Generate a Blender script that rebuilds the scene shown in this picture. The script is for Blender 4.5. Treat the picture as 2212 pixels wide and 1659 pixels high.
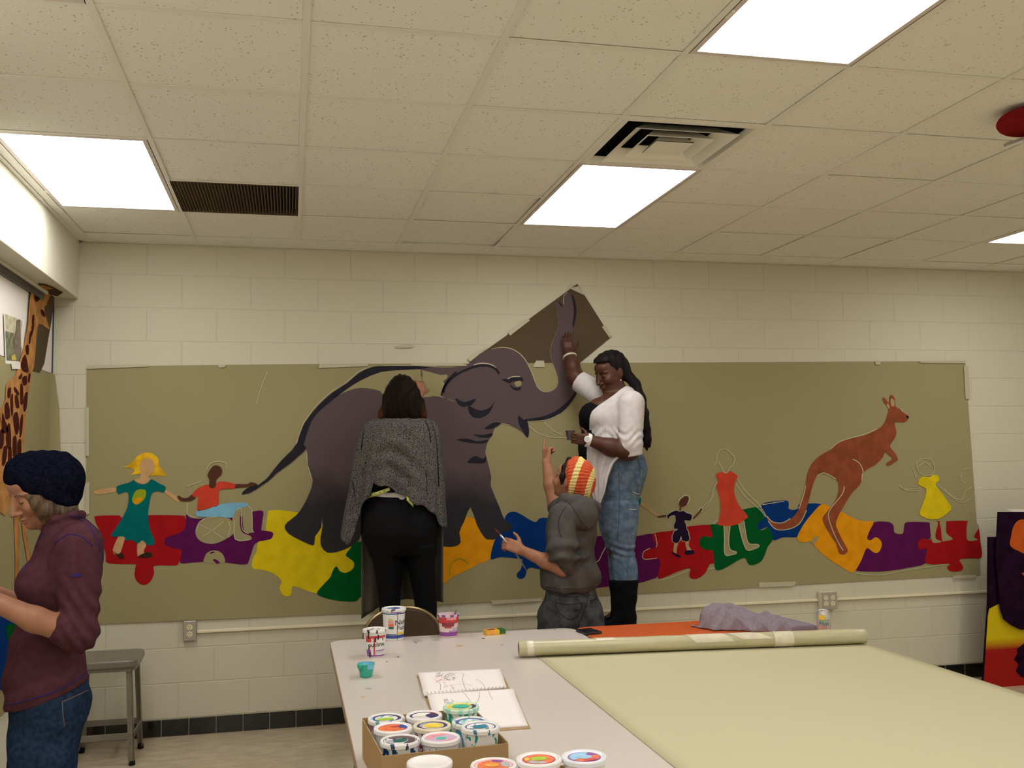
import bpy, bmesh, math, random
import numpy as np
from mathutils import Vector, Matrix, Euler

for _o in list(bpy.data.objects):
    bpy.data.objects.remove(_o)
SC = bpy.context.scene
COL = SC.collection
random.seed(7)
RNG = np.random.default_rng(7)
PI = math.pi

# ------------------------------------------------------------------ camera
F_PX = 2114.38                       # focal length in pixels of the 2212 x 1659 frame
YAW, PITCH, ROLL = 0.2237, 0.0714, -0.0138
CAM = np.array([1.0484, -6.2038, 1.6306])
_fw = np.array([math.sin(YAW)*math.cos(PITCH), math.cos(YAW)*math.cos(PITCH), math.sin(PITCH)])
_rt = np.array([math.cos(YAW), -math.sin(YAW), 0.0])
_up = np.cross(_rt, _fw)
_R = _rt*math.cos(ROLL) + _up*math.sin(ROLL)
_U = -_rt*math.sin(ROLL) + _up*math.cos(ROLL)
cam_data = bpy.data.cameras.new('camera')
cam_data.sensor_fit = 'HORIZONTAL'
cam_data.sensor_width = 36.0
cam_data.lens = 36.0*F_PX/2212.0
cam_data.clip_start = 0.05
cam = bpy.data.objects.new('camera', cam_data)
COL.objects.link(cam)
_m = Matrix.Identity(4)
for _i in range(3):
    _m[_i][0], _m[_i][1], _m[_i][2], _m[_i][3] = _R[_i], _U[_i], -_fw[_i], CAM[_i]
cam.matrix_world = _m
SC.camera = cam

# ------------------------------------------------------------------ world, exposure
world = bpy.data.worlds.new('world')
SC.world = world
world.use_nodes = True
world.node_tree.nodes['Background'].inputs[0].default_value = (0.9, 0.92, 1.0, 1)
world.node_tree.nodes['Background'].inputs[1].default_value = 0.05
SC.view_settings.view_transform = 'Standard'
SC.view_settings.look = 'None'
SC.view_settings.gamma = 1.0
SC.view_settings.use_curve_mapping = False
SC.view_settings.exposure = 0.0
LAMP_COLOR = (1.0, 0.985, 0.95)
LAMP_POWER = 10.8
SC.cycles.max_bounces = 7
SC.cycles.diffuse_bounces = 6
SC.cycles.glossy_bounces = 3
SC.cycles.caustics_reflective = False
SC.cycles.caustics_refractive = False
SC.cycles.adaptive_threshold = 0.06
SC.cycles.use_light_tree = False
SC.cycles.sample_clamp_indirect = 6.0

# ------------------------------------------------------------------ surveying helpers: where a sight line meets a plane of the room
def ray(u, v):
    return _fw + _R*((u-1106.0)/F_PX) - _U*((v-829.5)/F_PX)
def onY(u, v, y):
    d = ray(u, v); return CAM + d*((y-CAM[1])/d[1])
def onZ(u, v, z):
    d = ray(u, v); return CAM + d*((z-CAM[2])/d[2])
def onX(u, v, x):
    d = ray(u, v); return CAM + d*((x-CAM[0])/d[0])

# ------------------------------------------------------------------ materials
def lin(c):
    r = []
    for x in c:
        x = x/255.0
        r.append(x/12.92 if x <= 0.04045 else ((x+0.055)/1.055)**2.4)
    return r
MATS = {}
class Sock:
    def __init__(s, d): s.inputs = {'Base Color': d.inputs['Color'], 'Normal': d.inputs['Normal']}
def mat(name, col, rough=0.6, metal=0.0, var=0.0, vscale=8.0, bump=0.0, bscale=60.0, spec=0.5, emit=None, col2=None, stretch=None, bdetail=3.0, alpha=None, trans=0.0, sheen=0.0):
    """procedural Principled material; col is linear albedo; var / col2 mottle it; bump adds fine relief"""
    if name in MATS:
        return MATS[name]
    m = bpy.data.materials.new(name)
    m.use_nodes = True
    nt = m.node_tree
    p = nt.nodes['Principled BSDF']
    if rough >= 0.55 and not metal and not emit and not trans and spec >= 0.2:      # matt things scatter diffusely only
        d = nt.nodes.new('ShaderNodeBsdfDiffuse')
        nt.links.new(d.outputs[0], nt.nodes['Material Output'].inputs['Surface'])
        nt.nodes.remove(p)
        d.name = 'Matt'
        p = Sock(d)
        p.inputs['Base Color'].default_value = (*col, 1)
    else:
        p.inputs['Base Color'].default_value = (*col, 1)
        p.inputs['Roughness'].default_value = rough
        p.inputs['Metallic'].default_value = metal
        p.inputs['Specular IOR Level'].default_value = spec
    if trans:
        p.inputs['Transmission Weight'].default_value = trans
    if emit:
        p.inputs['Emission Color'].default_value = (*emit[0], 1)
        p.inputs['Emission Strength'].default_value = emit[1]
    tc = None
    def coords():
        nonlocal tc
        if tc is None:
            g = nt.nodes.new('ShaderNodeNewGeometry')
            mp = nt.nodes.new('ShaderNodeMapping')
            if stretch:
                mp.inputs['Scale'].default_value = stretch
            nt.links.new(g.outputs['Position'], mp.inputs['Vector'])
            tc = mp.outputs['Vector']
        return tc
    if var >= 0.06 or col2:
        n = nt.nodes.new('ShaderNodeTexNoise')
        n.inputs['Scale'].default_value = vscale
        n.inputs['Detail'].default_value = 2
        nt.links.new(coords(), n.inputs['Vector'])
        r = nt.nodes.new('ShaderNodeValToRGB')
        a = [max(0, c*(1-var)) for c in col]
        b = list(col2) if col2 else [min(1, c*(1+var)) for c in col]
        r.color_ramp.elements[0].position = 0.36
        r.color_ramp.elements[1].position = 0.64
        r.color_ramp.elements[0].color = (*a, 1)
        r.color_ramp.elements[1].color = (*b, 1)
        nt.links.new(n.outputs['Fac'], r.inputs['Fac'])
        nt.links.new(r.outputs['Color'], p.inputs['Base Color'])
    if bump >= 0.2:
        n = nt.nodes.new('ShaderNodeTexNoise')
        n.inputs['Scale'].default_value = bscale
        n.inputs['Detail'].default_value = bdetail
        nt.links.new(coords(), n.inputs['Vector'])
        b = nt.nodes.new('ShaderNodeBump')
        b.inputs['Strength'].default_value = bump
        b.inputs['Distance'].default_value = 0.01
        nt.links.new(n.outputs['Fac'], b.inputs['Height'])
        nt.links.new(b.outputs['Normal'], p.inputs['Normal'])
    MATS[name] = m
    return m

def node_tail(m):
    nt = m.node_tree
    return nt, (nt.nodes['Principled BSDF'] if 'Principled BSDF' in nt.nodes else Sock(nt.nodes['Matt']))

# ------------------------------------------------------------------ mesh helpers
def mesh_obj(name, verts, faces, m=None, parent=None, smooth=False, loc=None, rot=None):
    me = bpy.data.meshes.new(name)
    me.from_pydata([tuple(map(float, v)) for v in verts], [], [tuple(f) for f in faces])
    me.update()
    if smooth:
        me.polygons.foreach_set('use_smooth', [True]*len(me.polygons))
    return link(name, me, m, parent, loc, rot)
def link(name, me, m=None, parent=None, loc=None, rot=None):
    o = bpy.data.objects.new(name, me)
    COL.objects.link(o)
    if m is not None and len(me.materials) == 0:
        me.materials.append(m)
    if parent is not None:
        o.parent = parent
    if loc is not None:
        o.location = loc
    if rot is not None:
        o.rotation_euler = rot
    return o
def thing(name, label, cat, loc=(0, 0, 0), rotz=0.0, group=None):
    o = bpy.data.objects.new(name, None)
    COL.objects.link(o)
    o.empty_display_size = 0.1
    o.location = loc
    o.rotation_euler = (0, 0, rotz)
    return tag(o, label, cat, group)
def tag(o, label=None, cat=None, group=None, kind=None):
    if label: o['label'] = label
    if cat: o['category'] = cat
    if group: o['group'] = group
    if kind: o['kind'] = kind
    return o
def struct(o):
    o['kind'] = 'structure'
    return o
def copy_tree(o, parent=None):
    c = o.copy()
    COL.objects.link(c)
    c.parent = parent
    for ch in list(o.children):
        copy_tree(ch, c)
    return c

class MB:
    """collects solids; build() links them as one mesh object"""
    def __init__(s):
        s.v = []; s.f = []
    def add(s, vs, fs):
        b = len(s.v)
        s.v += [tuple(map(float, x)) for x in vs]
        s.f += [tuple(i+b for i in f) for f in fs]
        return s
    def box(s, lo, hi, M=None):
        x0, y0, z0 = lo; x1, y1, z1 = hi
        vs = [(x0,y0,z0),(x1,y0,z0),(x1,y1,z0),(x0,y1,z0),(x0,y0,z1),(x1,y0,z1),(x1,y1,z1),(x0,y1,z1)]
        if M is not None:
            vs = [tuple(M @ Vector(v)) for v in vs]
        return s.add(vs, [(0,3,2,1),(4,5,6,7),(0,1,5,4),(1,2,6,5),(2,3,7,6),(3,0,4,7)])
    def prism(s, pts, z0, z1):
        """vertical prism over a CCW outline"""
        n = len(pts)
        vs = [(p[0], p[1], z0) for p in pts] + [(p[0], p[1], z1) for p in pts]
        fs = [tuple(range(n))[::-1], tuple(range(n, 2*n))]
        for i in range(n):
            j = (i+1) % n
            fs.append((i, j, n+j, n+i))
        return s.add(vs, fs)
    def tube(s, pts, r, n=10, cap=True, closed=False):
        pts = [np.array(p, float) for p in pts]
        rs = r if hasattr(r, '__len__') else [r]*len(pts)
        N = len(pts); vs = []
        ref = None
        for i in range(N):
            if closed:
                t = pts[(i+1) % N]-pts[i-1]
            else:
                t = pts[min(i+1, N-1)]-pts[max(i-1, 0)]
            t = t/(np.linalg.norm(t)+1e-12)
            if ref is None:
                ref = np.array([0, 0, 1.0]) if abs(t[2]) < 0.9 else np.array([1.0, 0, 0])
            a = np.cross(t, ref); a /= np.linalg.norm(a)
            b = np.cross(t, a); ref = -b if False else np.cross(a, t)
            for k in range(n):
                an = 2*PI*k/n
                vs.append(pts[i]+rs[i]*(a*math.cos(an)+ref*math.sin(an)))
        fs = []
        for i in range(N if closed else N-1):
            for k in range(n):
                i2 = (i+1) % N
                fs.append((i*n+k, i*n+(k+1) % n, i2*n+(k+1) % n, i2*n+k))
        if cap and not closed:
            fs.append(tuple(range(n))[::-1]); fs.append(tuple((N-1)*n+k for k in range(n)))
        return s.add(vs, fs)
    def lathe(s, prof, n=32, c=(0, 0, 0), sy=1.0, cap=True):
        vs = []; fs = []; rows = []
        for r, z in prof:
            if r < 1e-6:
                rows.append([len(vs)]*n); vs.append((c[0], c[1], c[2]+z)); continue
            rows.append([len(vs)+k for k in range(n)])
            for k in range(n):
                a = 2*PI*k/n
                vs.append((c[0]+r*math.cos(a), c[1]+sy*r*math.sin(a), c[2]+z))
        for p, q in zip(rows[:-1], rows[1:]):
            for k in range(n):
                k2 = (k+1) % n
                f = [p[k], p[k2], q[k2], q[k]]
                g = []
                for i in f:
                    if i not in g: g.append(i)
                if len(g) > 2: fs.append(tuple(g))
        if cap and prof[0][0] > 1e-6: fs.append(tuple(rows[0])[::-1])
        if cap and prof[-1][0] > 1e-6: fs.append(tuple(rows[-1]))
        return s.add(vs, fs)
    def build(s, name, m=None, parent=None, smooth=False, bevel=0.0, seg=2, loc=None, rot=None, auto=None):
        o = mesh_obj(name, s.v, s.f, m, parent, smooth, loc, rot)
        if bevel:
            b = o.modifiers.new('bevel', 'BEVEL'); b.width = bevel; b.segments = seg; b.limit_method = 'ANGLE'; b.angle_limit = 0.7
        if auto is not None:
            sharp_edges(o.data, auto)
        return o
def sharp_edges(me, ang=0.7):
    me.polygons.foreach_set('use_smooth', [True]*len(me.polygons))
    bm = bmesh.new(); bm.from_mesh(me)
    for e in bm.edges:
        e.smooth = not (len(e.link_faces) == 2 and e.calc_face_angle(0) > ang)
    bm.to_mesh(me); bm.free()
def rounded_rect(x0, y0, x1, y1, r, n=6):
    pts = []
    for cx, cy, a0 in ((x1-r, y0+r, -PI/2), (x1-r, y1-r, 0), (x0+r, y1-r, PI/2), (x0+r, y0+r, PI)):
        for k in range(n+1):
            a = a0+PI/2*k/n
            pts.append((cx+r*math.cos(a), cy+r*math.sin(a)))
    return pts
def smooth_loop(pts, sub=4, closed=True):
    """Catmull-Rom through the points"""
    P = [np.array(p, float) for p in pts]; n = len(P); out = []
    rng = range(n) if closed else range(n-1)
    for i in rng:
        if closed:
            p0, p1, p2, p3 = P[i-1], P[i], P[(i+1) % n], P[(i+2) % n]
        else:
            p0, p1, p2, p3 = P[max(i-1, 0)], P[i], P[i+1], P[min(i+2, n-1)]
        for k in range(sub):
            t = k/sub
            out.append(0.5*((2*p1)+(-p0+p2)*t+(2*p0-5*p1+4*p2-p3)*t*t+(-p0+3*p1-3*p2+p3)*t**3))
    if not closed:
        out.append(P[-1])
    return out
def text_mesh(body, size=1.0, align='CENTER'):
    """vertices and faces of a piece of lettering in the XY plane"""
    cu = bpy.data.curves.new('lettering', 'FONT')
    cu.body = body; cu.size = size; cu.align_x = align; cu.align_y = 'CENTER'; cu.resolution_u = 3
    o = bpy.data.objects.new('lettering', cu)
    COL.objects.link(o)
    dg = bpy.context.evaluated_depsgraph_get()
    me = bpy.data.meshes.new_from_object(o.evaluated_get(dg))
    bm = bmesh.new(); bm.from_mesh(me)
    bmesh.ops.triangulate(bm, faces=bm.faces)
    vs = [tuple(v.co) for v in bm.verts]; bm.verts.index_update()
    fs = [tuple(v.index for v in f.verts) for f in bm.faces]
    bm.free()
    bpy.data.objects.remove(o); bpy.data.curves.remove(cu); bpy.data.meshes.remove(me)
    return vs, fs
# =================================================================== THE ROOM
X_L, X_R, Y_B, CEIL = -0.32, 7.6, -9.6, 2.935
BLK_W, BLK_H, Z_TILE = 0.4064, 0.2032, 0.1016
M_wall = mat('painted block cream', (0.565, 0.535, 0.42), 0.6, var=0.0, vscale=2.5, bump=0.12, bscale=220)
M_joint = mat('painted mortar joint', (0.535, 0.51, 0.40), 0.6, bump=0.1, bscale=150)
M_soffit = mat('painted soffit cream', (0.66, 0.64, 0.54), 0.6, var=0.02, bump=0.05, bscale=120)
M_floor = mat('terrazzo vinyl floor', (0.42, 0.34, 0.235), 0.32, col2=(0.52, 0.43, 0.31), vscale=9, bump=0.03, bscale=40, stretch=(1, 2.2, 1))
M_ctile = mat('acoustic ceiling tile', (0.82, 0.82, 0.76), 0.9, bump=0.25, bscale=120)
def _fissures():
    nt, p = node_tail(M_ctile)
    g = nt.nodes.new('ShaderNodeNewGeometry')
    mp = nt.nodes.new('ShaderNodeMapping'); mp.inputs['Scale'].default_value = (1.0, 0.72, 1)
    nt.links.new(g.outputs['Position'], mp.inputs['Vector'])
    v = nt.nodes.new('ShaderNodeTexVoronoi'); v.inputs['Scale'].default_value = 62; v.inputs['Randomness'].default_value = 1
    nt.links.new(mp.outputs['Vector'], v.inputs['Vector'])
    n = nt.nodes.new('ShaderNodeTexNoise'); n.inputs['Scale'].default_value = 27; n.inputs['Detail'].default_value = 2
    nt.links.new(mp.outputs['Vector'], n.inputs['Vector'])
    mul = nt.nodes.new('ShaderNodeMath'); mul.operation = 'MULTIPLY_ADD'
    mul.inputs[1].default_value = -0.55; mul.inputs[2].default_value = 0.42
    nt.links.new(n.outputs['Fac'], mul.inputs[0])
    lt = nt.nodes.new('ShaderNodeMath'); lt.operation = 'LESS_THAN'
    nt.links.new(v.outputs['Distance'], lt.inputs[0]); nt.links.new(mul.outputs[0], lt.inputs[1])
    mix = nt.nodes.new('ShaderNodeMix'); mix.data_type = 'RGBA'
    mix.inputs['A'].default_value = (0.82, 0.82, 0.76, 1); mix.inputs['B'].default_value = (0.52, 0.49, 0.40, 1)
    nt.links.new(lt.outputs[0], mix.inputs['Factor'])
    nt.links.new(mix.outputs['Result'], p.inputs['Base Color'])
_fissures()
M_grid = mat('ceiling grid steel', (0.78, 0.77, 0.70), 0.45, spec=0.4)
M_black_tile = mat('glazed black tile', (0.012, 0.011, 0.010), 0.14, var=0.3, vscale=20)
M_grout = mat('pale grout', (0.30, 0.26, 0.19), 0.8)

# floor and far shell
struct(MB().box((X_L-0.1, Y_B, -0.12), (X_R, 0.2, 0.0)).build('floor', M_floor))
struct(MB().box((X_R, Y_B, 0), (X_R+0.1, 0.2, CEIL+0.15)).build('wall_right', M_soffit))
struct(MB().box((X_L-0.1, Y_B-0.1, 0), (X_R, Y_B, CEIL+0.15)).build('wall_front', M_soffit))

# back wall: mortar backing with one block object for each concrete block
wall_back = struct(MB().box((X_L-0.1, 0.0018, 0), (X_R, 0.2, CEIL+0.15)).build('wall_back', M_joint))
_blk = {}
def block_mesh(w, h, d=0.006, c=0.0022):
    key = (round(w, 3), round(h, 3))
    if key not in _blk:
        x, z = w/2, h/2
        vs = [(-x, 0, -z), (x, 0, -z), (x, 0, z), (-x, 0, z), (-x, -d+c, -z), (x, -d+c, -z), (x, -d+c, z), (-x, -d+c, z),
              (-x+c, -d, -z+c), (x-c, -d, -z+c), (x-c, -d, z-c), (-x+c, -d, z-c)]
        fs = [(0, 1, 2, 3)]
        for i in range(4):
            j = (i+1) % 4
            fs.append((i, 4+i, 4+j, j)[::-1] if False else (i, j, 4+j, 4+i)[::-1])
            fs.append((4+i, 4+j, 8+j, 8+i)[::-1])
        fs.append((8, 9, 10, 11))
        me = bpy.data.meshes.new('block')
        me.from_pydata(vs, [], fs); me.update()
        bm = bmesh.new(); bm.from_mesh(me); bmesh.ops.recalc_face_normals(bm, faces=bm.faces); bm.to_mesh(me); bm.free()
        me.materials.append(M_wall)
        _blk[key] = me
    return _blk[key]
J = 0.0045
for k in range(14):
    z0 = Z_TILE+k*BLK_H
    z1 = min(z0+BLK_H, CEIL-0.004)
    off = 0.0 if k % 2 == 0 else BLK_W/2          # joints of alternate courses
    x = off-BLK_W*2
    while x < 6.75:
        a, b = max(x, X_L), min(x+BLK_W, 6.9)
        if b-a > 0.03:
            link('block', block_mesh(b-a-J, z1-z0-J), None, wall_back, ((a+b)/2, 0.006, (z0+z1)/2))
        x += BLK_W
# black cove tiles along the foot of the back wall
base = struct(MB().box((X_L, -0.004, 0), (X_R, 0.006, Z_TILE-0.002)).build('baseboard_back', M_grout))
_tm = MB().box((-0.0745, -0.006, -0.048), (0.0745, 0.004, 0.048)).build('tile', M_black_tile, base, bevel=0.003)
_tm.location = (-0.225, -0.004, 0.051)
for i in range(1, 47):
    if i in (0,): continue
    link('tile', _tm.data, None, base, (-0.225+0.1546*i, -0.004, 0.051))
for ch in base.children:
    if not ch.modifiers:
        b = ch.modifiers.new('bevel', 'BEVEL'); b.width = 0.003; b.segments = 1

# left wall, soffit over the window
SOF_X, SOF_Z = -0.182, 2.589
wall_left = struct(MB().box((X_L-0.1, Y_B, 0), (X_L, 0.0, SOF_Z)).build('wall_left', M_soffit))
struct(MB().box((X_L-0.1, Y_B, SOF_Z), (SOF_X, -0.001, CEIL+0.15)).build('wall_soffit', M_soffit, bevel=0.004))
tl = struct(MB().box((X_L, Y_B, 0), (X_L+0.008, -0.01, 0.1)).build('baseboard_left', M_black_tile))

# window under the soffit: dark head and jamb, white shade
M_wframe = mat('dark bronze window frame', (0.030, 0.022, 0.017), 0.4)
M_jamb = mat('dark blue window edge', (0.022, 0.020, 0.055), 0.4)
M_shade = mat('white window shade', (0.74, 0.70, 0.66), 0.8, var=0.03, vscale=3)
win = struct(MB().box((X_L-0.03, -4.2, 2.135), (X_L+0.004, -0.02, 2.16)).build('window_1', M_wframe))
MB().box((X_L, -4.2, 2.527), (X_L+0.020, -0.30, SOF_Z-0.020)).build('window_head', M_wframe, win, bevel=0.004)
MB().box((X_L, -4.2, SOF_Z-0.020), (X_L+0.028, -0.25, SOF_Z-0.001)).build('window_stop', M_soffit, win)
MB().box((X_L, -4.2, 2.14), (X_L+0.006, -0.035, 2.545)).build('window_shade', M_shade, win)
MB().box((X_L, -0.036, 2.14), (X_L+0.012, -0.024, SOF_Z-0.02)).build('window_jamb', M_jamb, win)

# ceiling: slab, one object for each lay-in tile, steel grid
GX, GY, TS = 0.4853, -3.2737, 0.6096
ceiling = struct(MB().box((X_L-0.1, Y_B, CEIL+0.10), (X_R, 0.2, CEIL+0.16)).build('ceiling', M_grid))
MB().box((SOF_X, Y_B, CEIL), (X_R, GY-4*TS, CEIL+0.02)).build('lay_in_panel_field', M_ctile, ceiling)
MB().box((GX+11*TS, GY-4*TS, CEIL), (X_R, 0, CEIL+0.02)).build('lay_in_panel_field', M_ctile, ceiling)
MB().box((SOF_X, GY-4*TS, CEIL+0.004), (GX-TS, 0, CEIL+0.02)).build('edge_strip', M_ctile, ceiling)
MB().box((SOF_X, GY+5*TS, CEIL+0.003), (GX+11*TS, 0, CEIL+0.02)).build('edge_strip', M_ctile, ceiling)
LIGHT_CELLS = [(-1, 2), (-1, -2), (3, 2), (3, -2), (8, 2), (8, -2)]       # column, first row (two rows deep)
skip = {(c, r+q) for c, r in LIGHT_CELLS for q in (0, 1)} | {(3, 1), (0, 3)}
_ct = MB().box((-0.2998, -0.2998, 0), (0.2998, 0.2998, 0.016)).build('ceiling_tile', M_ctile, ceiling)
_ct.location = (GX+0.5*TS, GY+0.5*TS, CEIL+0.004)
for c in range(-1, 11):
    for r in range(-4, 5):
        if (c, r) in skip or (c, r) == (0, 0):
            continue
        t = link('ceiling_tile', _ct.data, None, ceiling, (GX+(c+0.5)*TS, GY+(r+0.5)*TS, CEIL+0.004+random.uniform(0, 0.002)))
        t.rotation_euler = (random.uniform(-1, 1)*0.0016, random.uniform(-1, 1)*0.0016, random.choice((0, PI/2, PI)))
# two panels that do not sit down on their grid
for c, r in ((2, 3), (2, 4)):
    for t in ceiling.children:
        if t.name.startswith('ceiling_tile') and abs(t.location.x-(GX+(c+0.5)*TS)) < 0.01 and abs(t.location.y-(GY+(r+0.5)*TS)) < 0.01:
            t.rotation_euler = (-0.016 if r == 3 else 0.014, 0, 0); t.location.z += 0.006
for c in range(-1, 12):
    MB().box((GX+c*TS-0.012, GY-4*TS, CEIL), (GX+c*TS+0.012, 0, CEIL+0.003)).build('grid_bar', M_grid, ceiling)
_bars = MB().box((-TS/2+0.012, -0.012, 0.0006), (TS/2-0.012, 0.012, 0.0034)).build('cross_tee', M_grid, ceiling)
_bars.location = (GX+0.5*TS, GY, CEIL)
_mid = {(c, r+1) for c, r in LIGHT_CELLS}
for c in range(-1, 11):
    for r in range(-4, 6):
        if (c, r) in _mid or (c, r) == (0, 0): continue
        link('cross_tee', _bars.data, None, ceiling, (GX+(c+0.5)*TS, GY+r*TS, CEIL))
MB().box((SOF_X, GY-4*TS, CEIL-0.001), (SOF_X+0.022, 0, CEIL+0.002)).build('wall_angle', M_grid, ceiling)
MB().box((SOF_X, -0.022, CEIL-0.001), (GX+11*TS, 0, CEIL+0.002)).build('wall_angle', M_grid, ceiling)

# recessed fluorescent fixtures
M_lens = mat('glowing prismatic lens', (0.9, 0.9, 0.9), 0.5, emit=(LAMP_COLOR, LAMP_POWER))
M_lens.cycles.emission_sampling = 'FRONT'
M_door = mat('fixture door frame', (0.66, 0.60, 0.56), 0.35, spec=0.4)
def fixture(cx, cy, label, group=None):
    f = thing('ceiling_light', label, 'ceiling light', (cx, cy, CEIL), 0, group)
    w, d, b = 0.296, 0.601, 0.022
    MB().box((-w, -d, 0), (-w+b, d, 0.006)).box((w-b, -d, 0), (w, d, 0.006)).box((-w+b, -d, 0), (w-b, -d+b, 0.006)).box((-w+b, d-b, 0), (w-b, d, 0.006)).build('door_frame', M_door, f)
    mesh_obj('lens', [(-w+b, -d+b, 0.003), (w-b, -d+b, 0.003), (w-b, d-b, 0.003), (-w+b, d-b, 0.003)], [(3, 2, 1, 0)], M_lens, f)
    MB().box((-w, -d, 0.007), (w, d, 0.09)).build('housing', M_grid, f)
    MB().box((-w+0.002, 0.28, -0.003), (-w+0.012, 0.33, 0.001)).build('latch', M_grid, f)
    return f
_lab = {(-1, 2): 'bright fluorescent ceiling panel beside the soffit, left of the dark return grille',
        (-1, -2): 'fluorescent ceiling panel at the top left corner, only its end in view',
        (3, 2): 'bright fluorescent ceiling panel directly in front of the square air diffuser',
        (3, -2): 'large bright fluorescent ceiling panel at the top right, nearest overhead',
        (8, 2): 'fluorescent ceiling panel at the far right edge, only its corner showing',
        (8, -2): 'fluorescent ceiling panel outside the picture on the right'}
for c, r in LIGHT_CELLS:
    fixture(GX+(c+0.5)*TS, GY+(r+1)*TS, _lab[(c, r)])
for c in (-1, 3, 8):
    for r in (-6, -10):
        o = fixture(GX+(c+0.5)*TS, GY+(r+1)*TS, 'fluorescent ceiling panel out of the picture behind the camera', 'ceiling panels behind the camera')
        o.location.z = CEIL-0.012

# return-air grille with its slats
M_slat = mat('brown grille slat', (0.15, 0.115, 0.075), 0.6)
M_dark = mat('duct darkness', (0.012, 0.010, 0.009), 0.9)  # near-black colour standing in for the shade inside vents and slots
gr = thing('return_air_grille', 'dark brown slatted return air grille in the ceiling', 'vent', (GX+0.5*TS, GY+3.5*TS, CEIL))
MB().box((-0.296, -0.296, 0.03), (0.296, 0.296, 0.04)).build('backing', M_dark, gr)
MB().box((-0.298, -0.298, 0), (-0.29, 0.298, 0.03)).box((0.29, -0.298, 0), (0.298, 0.298, 0.03)).box((-0.29, -0.298, 0), (0.29, -0.29, 0.03)).box((-0.29, 0.29, 0), (0.29, 0.298, 0.03)).build('frame', M_slat, gr)
_sl = MB().box((-0.0016, -0.29, 0.002), (0.0016, 0.29, 0.022), Matrix.Rotation(0.35, 4, 'Y')).build('slat', M_slat, gr)
_sl.location = (-0.283, 0, 0)
for i in range(1, 38):
    link('slat', _sl.data, None, gr, (-0.283+0.0153*i, 0, 0))

# square stepped supply diffuser
M_diff = mat('diffuser enamel', (0.78, 0.77, 0.69), 0.4)
df = thing('air_diffuser', 'cream square stepped air diffuser behind the middle ceiling light', 'vent', (GX+3.5*TS, GY+1.5*TS, CEIL))
def cone_ring(a, za, b, zb, th=0.003):
    vs = []
    for s, z in ((a, za), (b, zb), (b, zb+th), (a, za+th)):
        vs += [(-s, -s, z), (s, -s, z), (s, s, z), (-s, s, z)]
    fs = []
    for q in range(4):
        q2 = (q+1) % 4
        for i in range(4):
            j = (i+1) % 4
            fs.append((q*4+i, q*4+j, q2*4+j, q2*4+i))
    return MB().add(vs, fs)
MB().box((-0.29, -0.29, 0.085), (0.29, 0.29, 0.09)).build('duct', M_dark, df)  # black plate: the dark of a deep duct put into the colour
MB().box((-0.275, -0.275, 0.02), (-0.268, 0.275, 0.085)).box((0.268, -0.275, 0.02), (0.275, 0.275, 0.085)).box((-0.268, -0.275, 0.02), (0.268, -0.268, 0.085)).box((-0.268, 0.268, 0.02), (0.268, 0.275, 0.085)).build('duct_dark_sides', M_dark, df)  # side sheets coloured black as the shade inside the duct
cone_ring(0.298, -0.002, 0.272, -0.002).build('flange', M_diff, df)
cone_ring(0.272, -0.002, 0.262, 0.020).build('throat', M_diff, df)
cone_ring(0.224, -0.014, 0.158, 0.030).build('louver', M_diff, df)
cone_ring(0.148, -0.014, 0.098, 0.026).build('louver', M_diff, df)
cone_ring(0.084, -0.012, 0.001, -0.011).build('center_plate', M_diff, df)
cone_ring(0.084, -0.012, 0.062, 0.012).build('center_lip', M_diff, df)

# surface raceway and outlets on the back wall
M_race = mat('cream surface raceway', (0.72, 0.65, 0.47), 0.35)
M_steel = mat('brushed steel plate', (0.46, 0.43, 0.40), 0.35, metal=0.7)
M_socket = mat('ivory socket', (0.70, 0.62, 0.40), 0.4)
rw = thing('wire_raceway', 'long cream wire raceway running along the block wall below the mural', 'raceway', (0.5, 0, 0.6))
MB().box((0.012, -0.020, -0.008), (4.095, 0.0, 0.010)).build('channel', M_race, rw, bevel=0.004)
MB().box((4.225, -0.020, -0.010), (5.50, 0.0, 0.008)).build('channel', M_race, rw, bevel=0.004)
def socket_faces(par, x, z, y):
    s = MB().lathe([(0.017, 0), (0.017, 0.002), (0.015, 0.003)], 16).build('socket', M_socket, par)
    s.location = (x, y, z); s.rotation_euler = (PI/2, 0, 0)
    MB().box((-0.0065, -0.0008, 0.001), (-0.0045, 0, 0.010)).box((0.0045, -0.0008, 0.002), (0.0065, 0, 0.009)).box((-0.002, -0.0008, -0.010), (0.002, 0, -0.006)).build('slot', M_dark, s, loc=(0, 0, 0.0031), rot=(-PI/2, 0, 0))
ou = thing('wall_outlet', 'steel wall outlet with two sockets left of the raceway', 'outlet', (0.472, 0, 0.611))
MB().box((-0.037, -0.030, -0.058), (0.037, 0, 0.058)).build('plate', M_steel, ou, bevel=0.003)
for dz in (0.02, -0.02): socket_faces(ou, 0, dz, -0.030)
ou2 = thing('wall_outlet', 'square steel outlet box with four sockets above the drink can', 'outlet', (4.66, 0, 0.597))
MB().box((-0.062, -0.045, -0.060), (0.062, -0.004, 0.060)).build('box', M_race, ou2, bevel=0.003)
MB().box((-0.058, -0.049, -0.058), (0.060, -0.045, 0.058)).build('plate', M_steel, ou2, bevel=0.002)
for dx in (-0.026, 0.026):
    for dz in (0.02, -0.02): socket_faces(ou2, dx, dz, -0.049)

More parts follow.
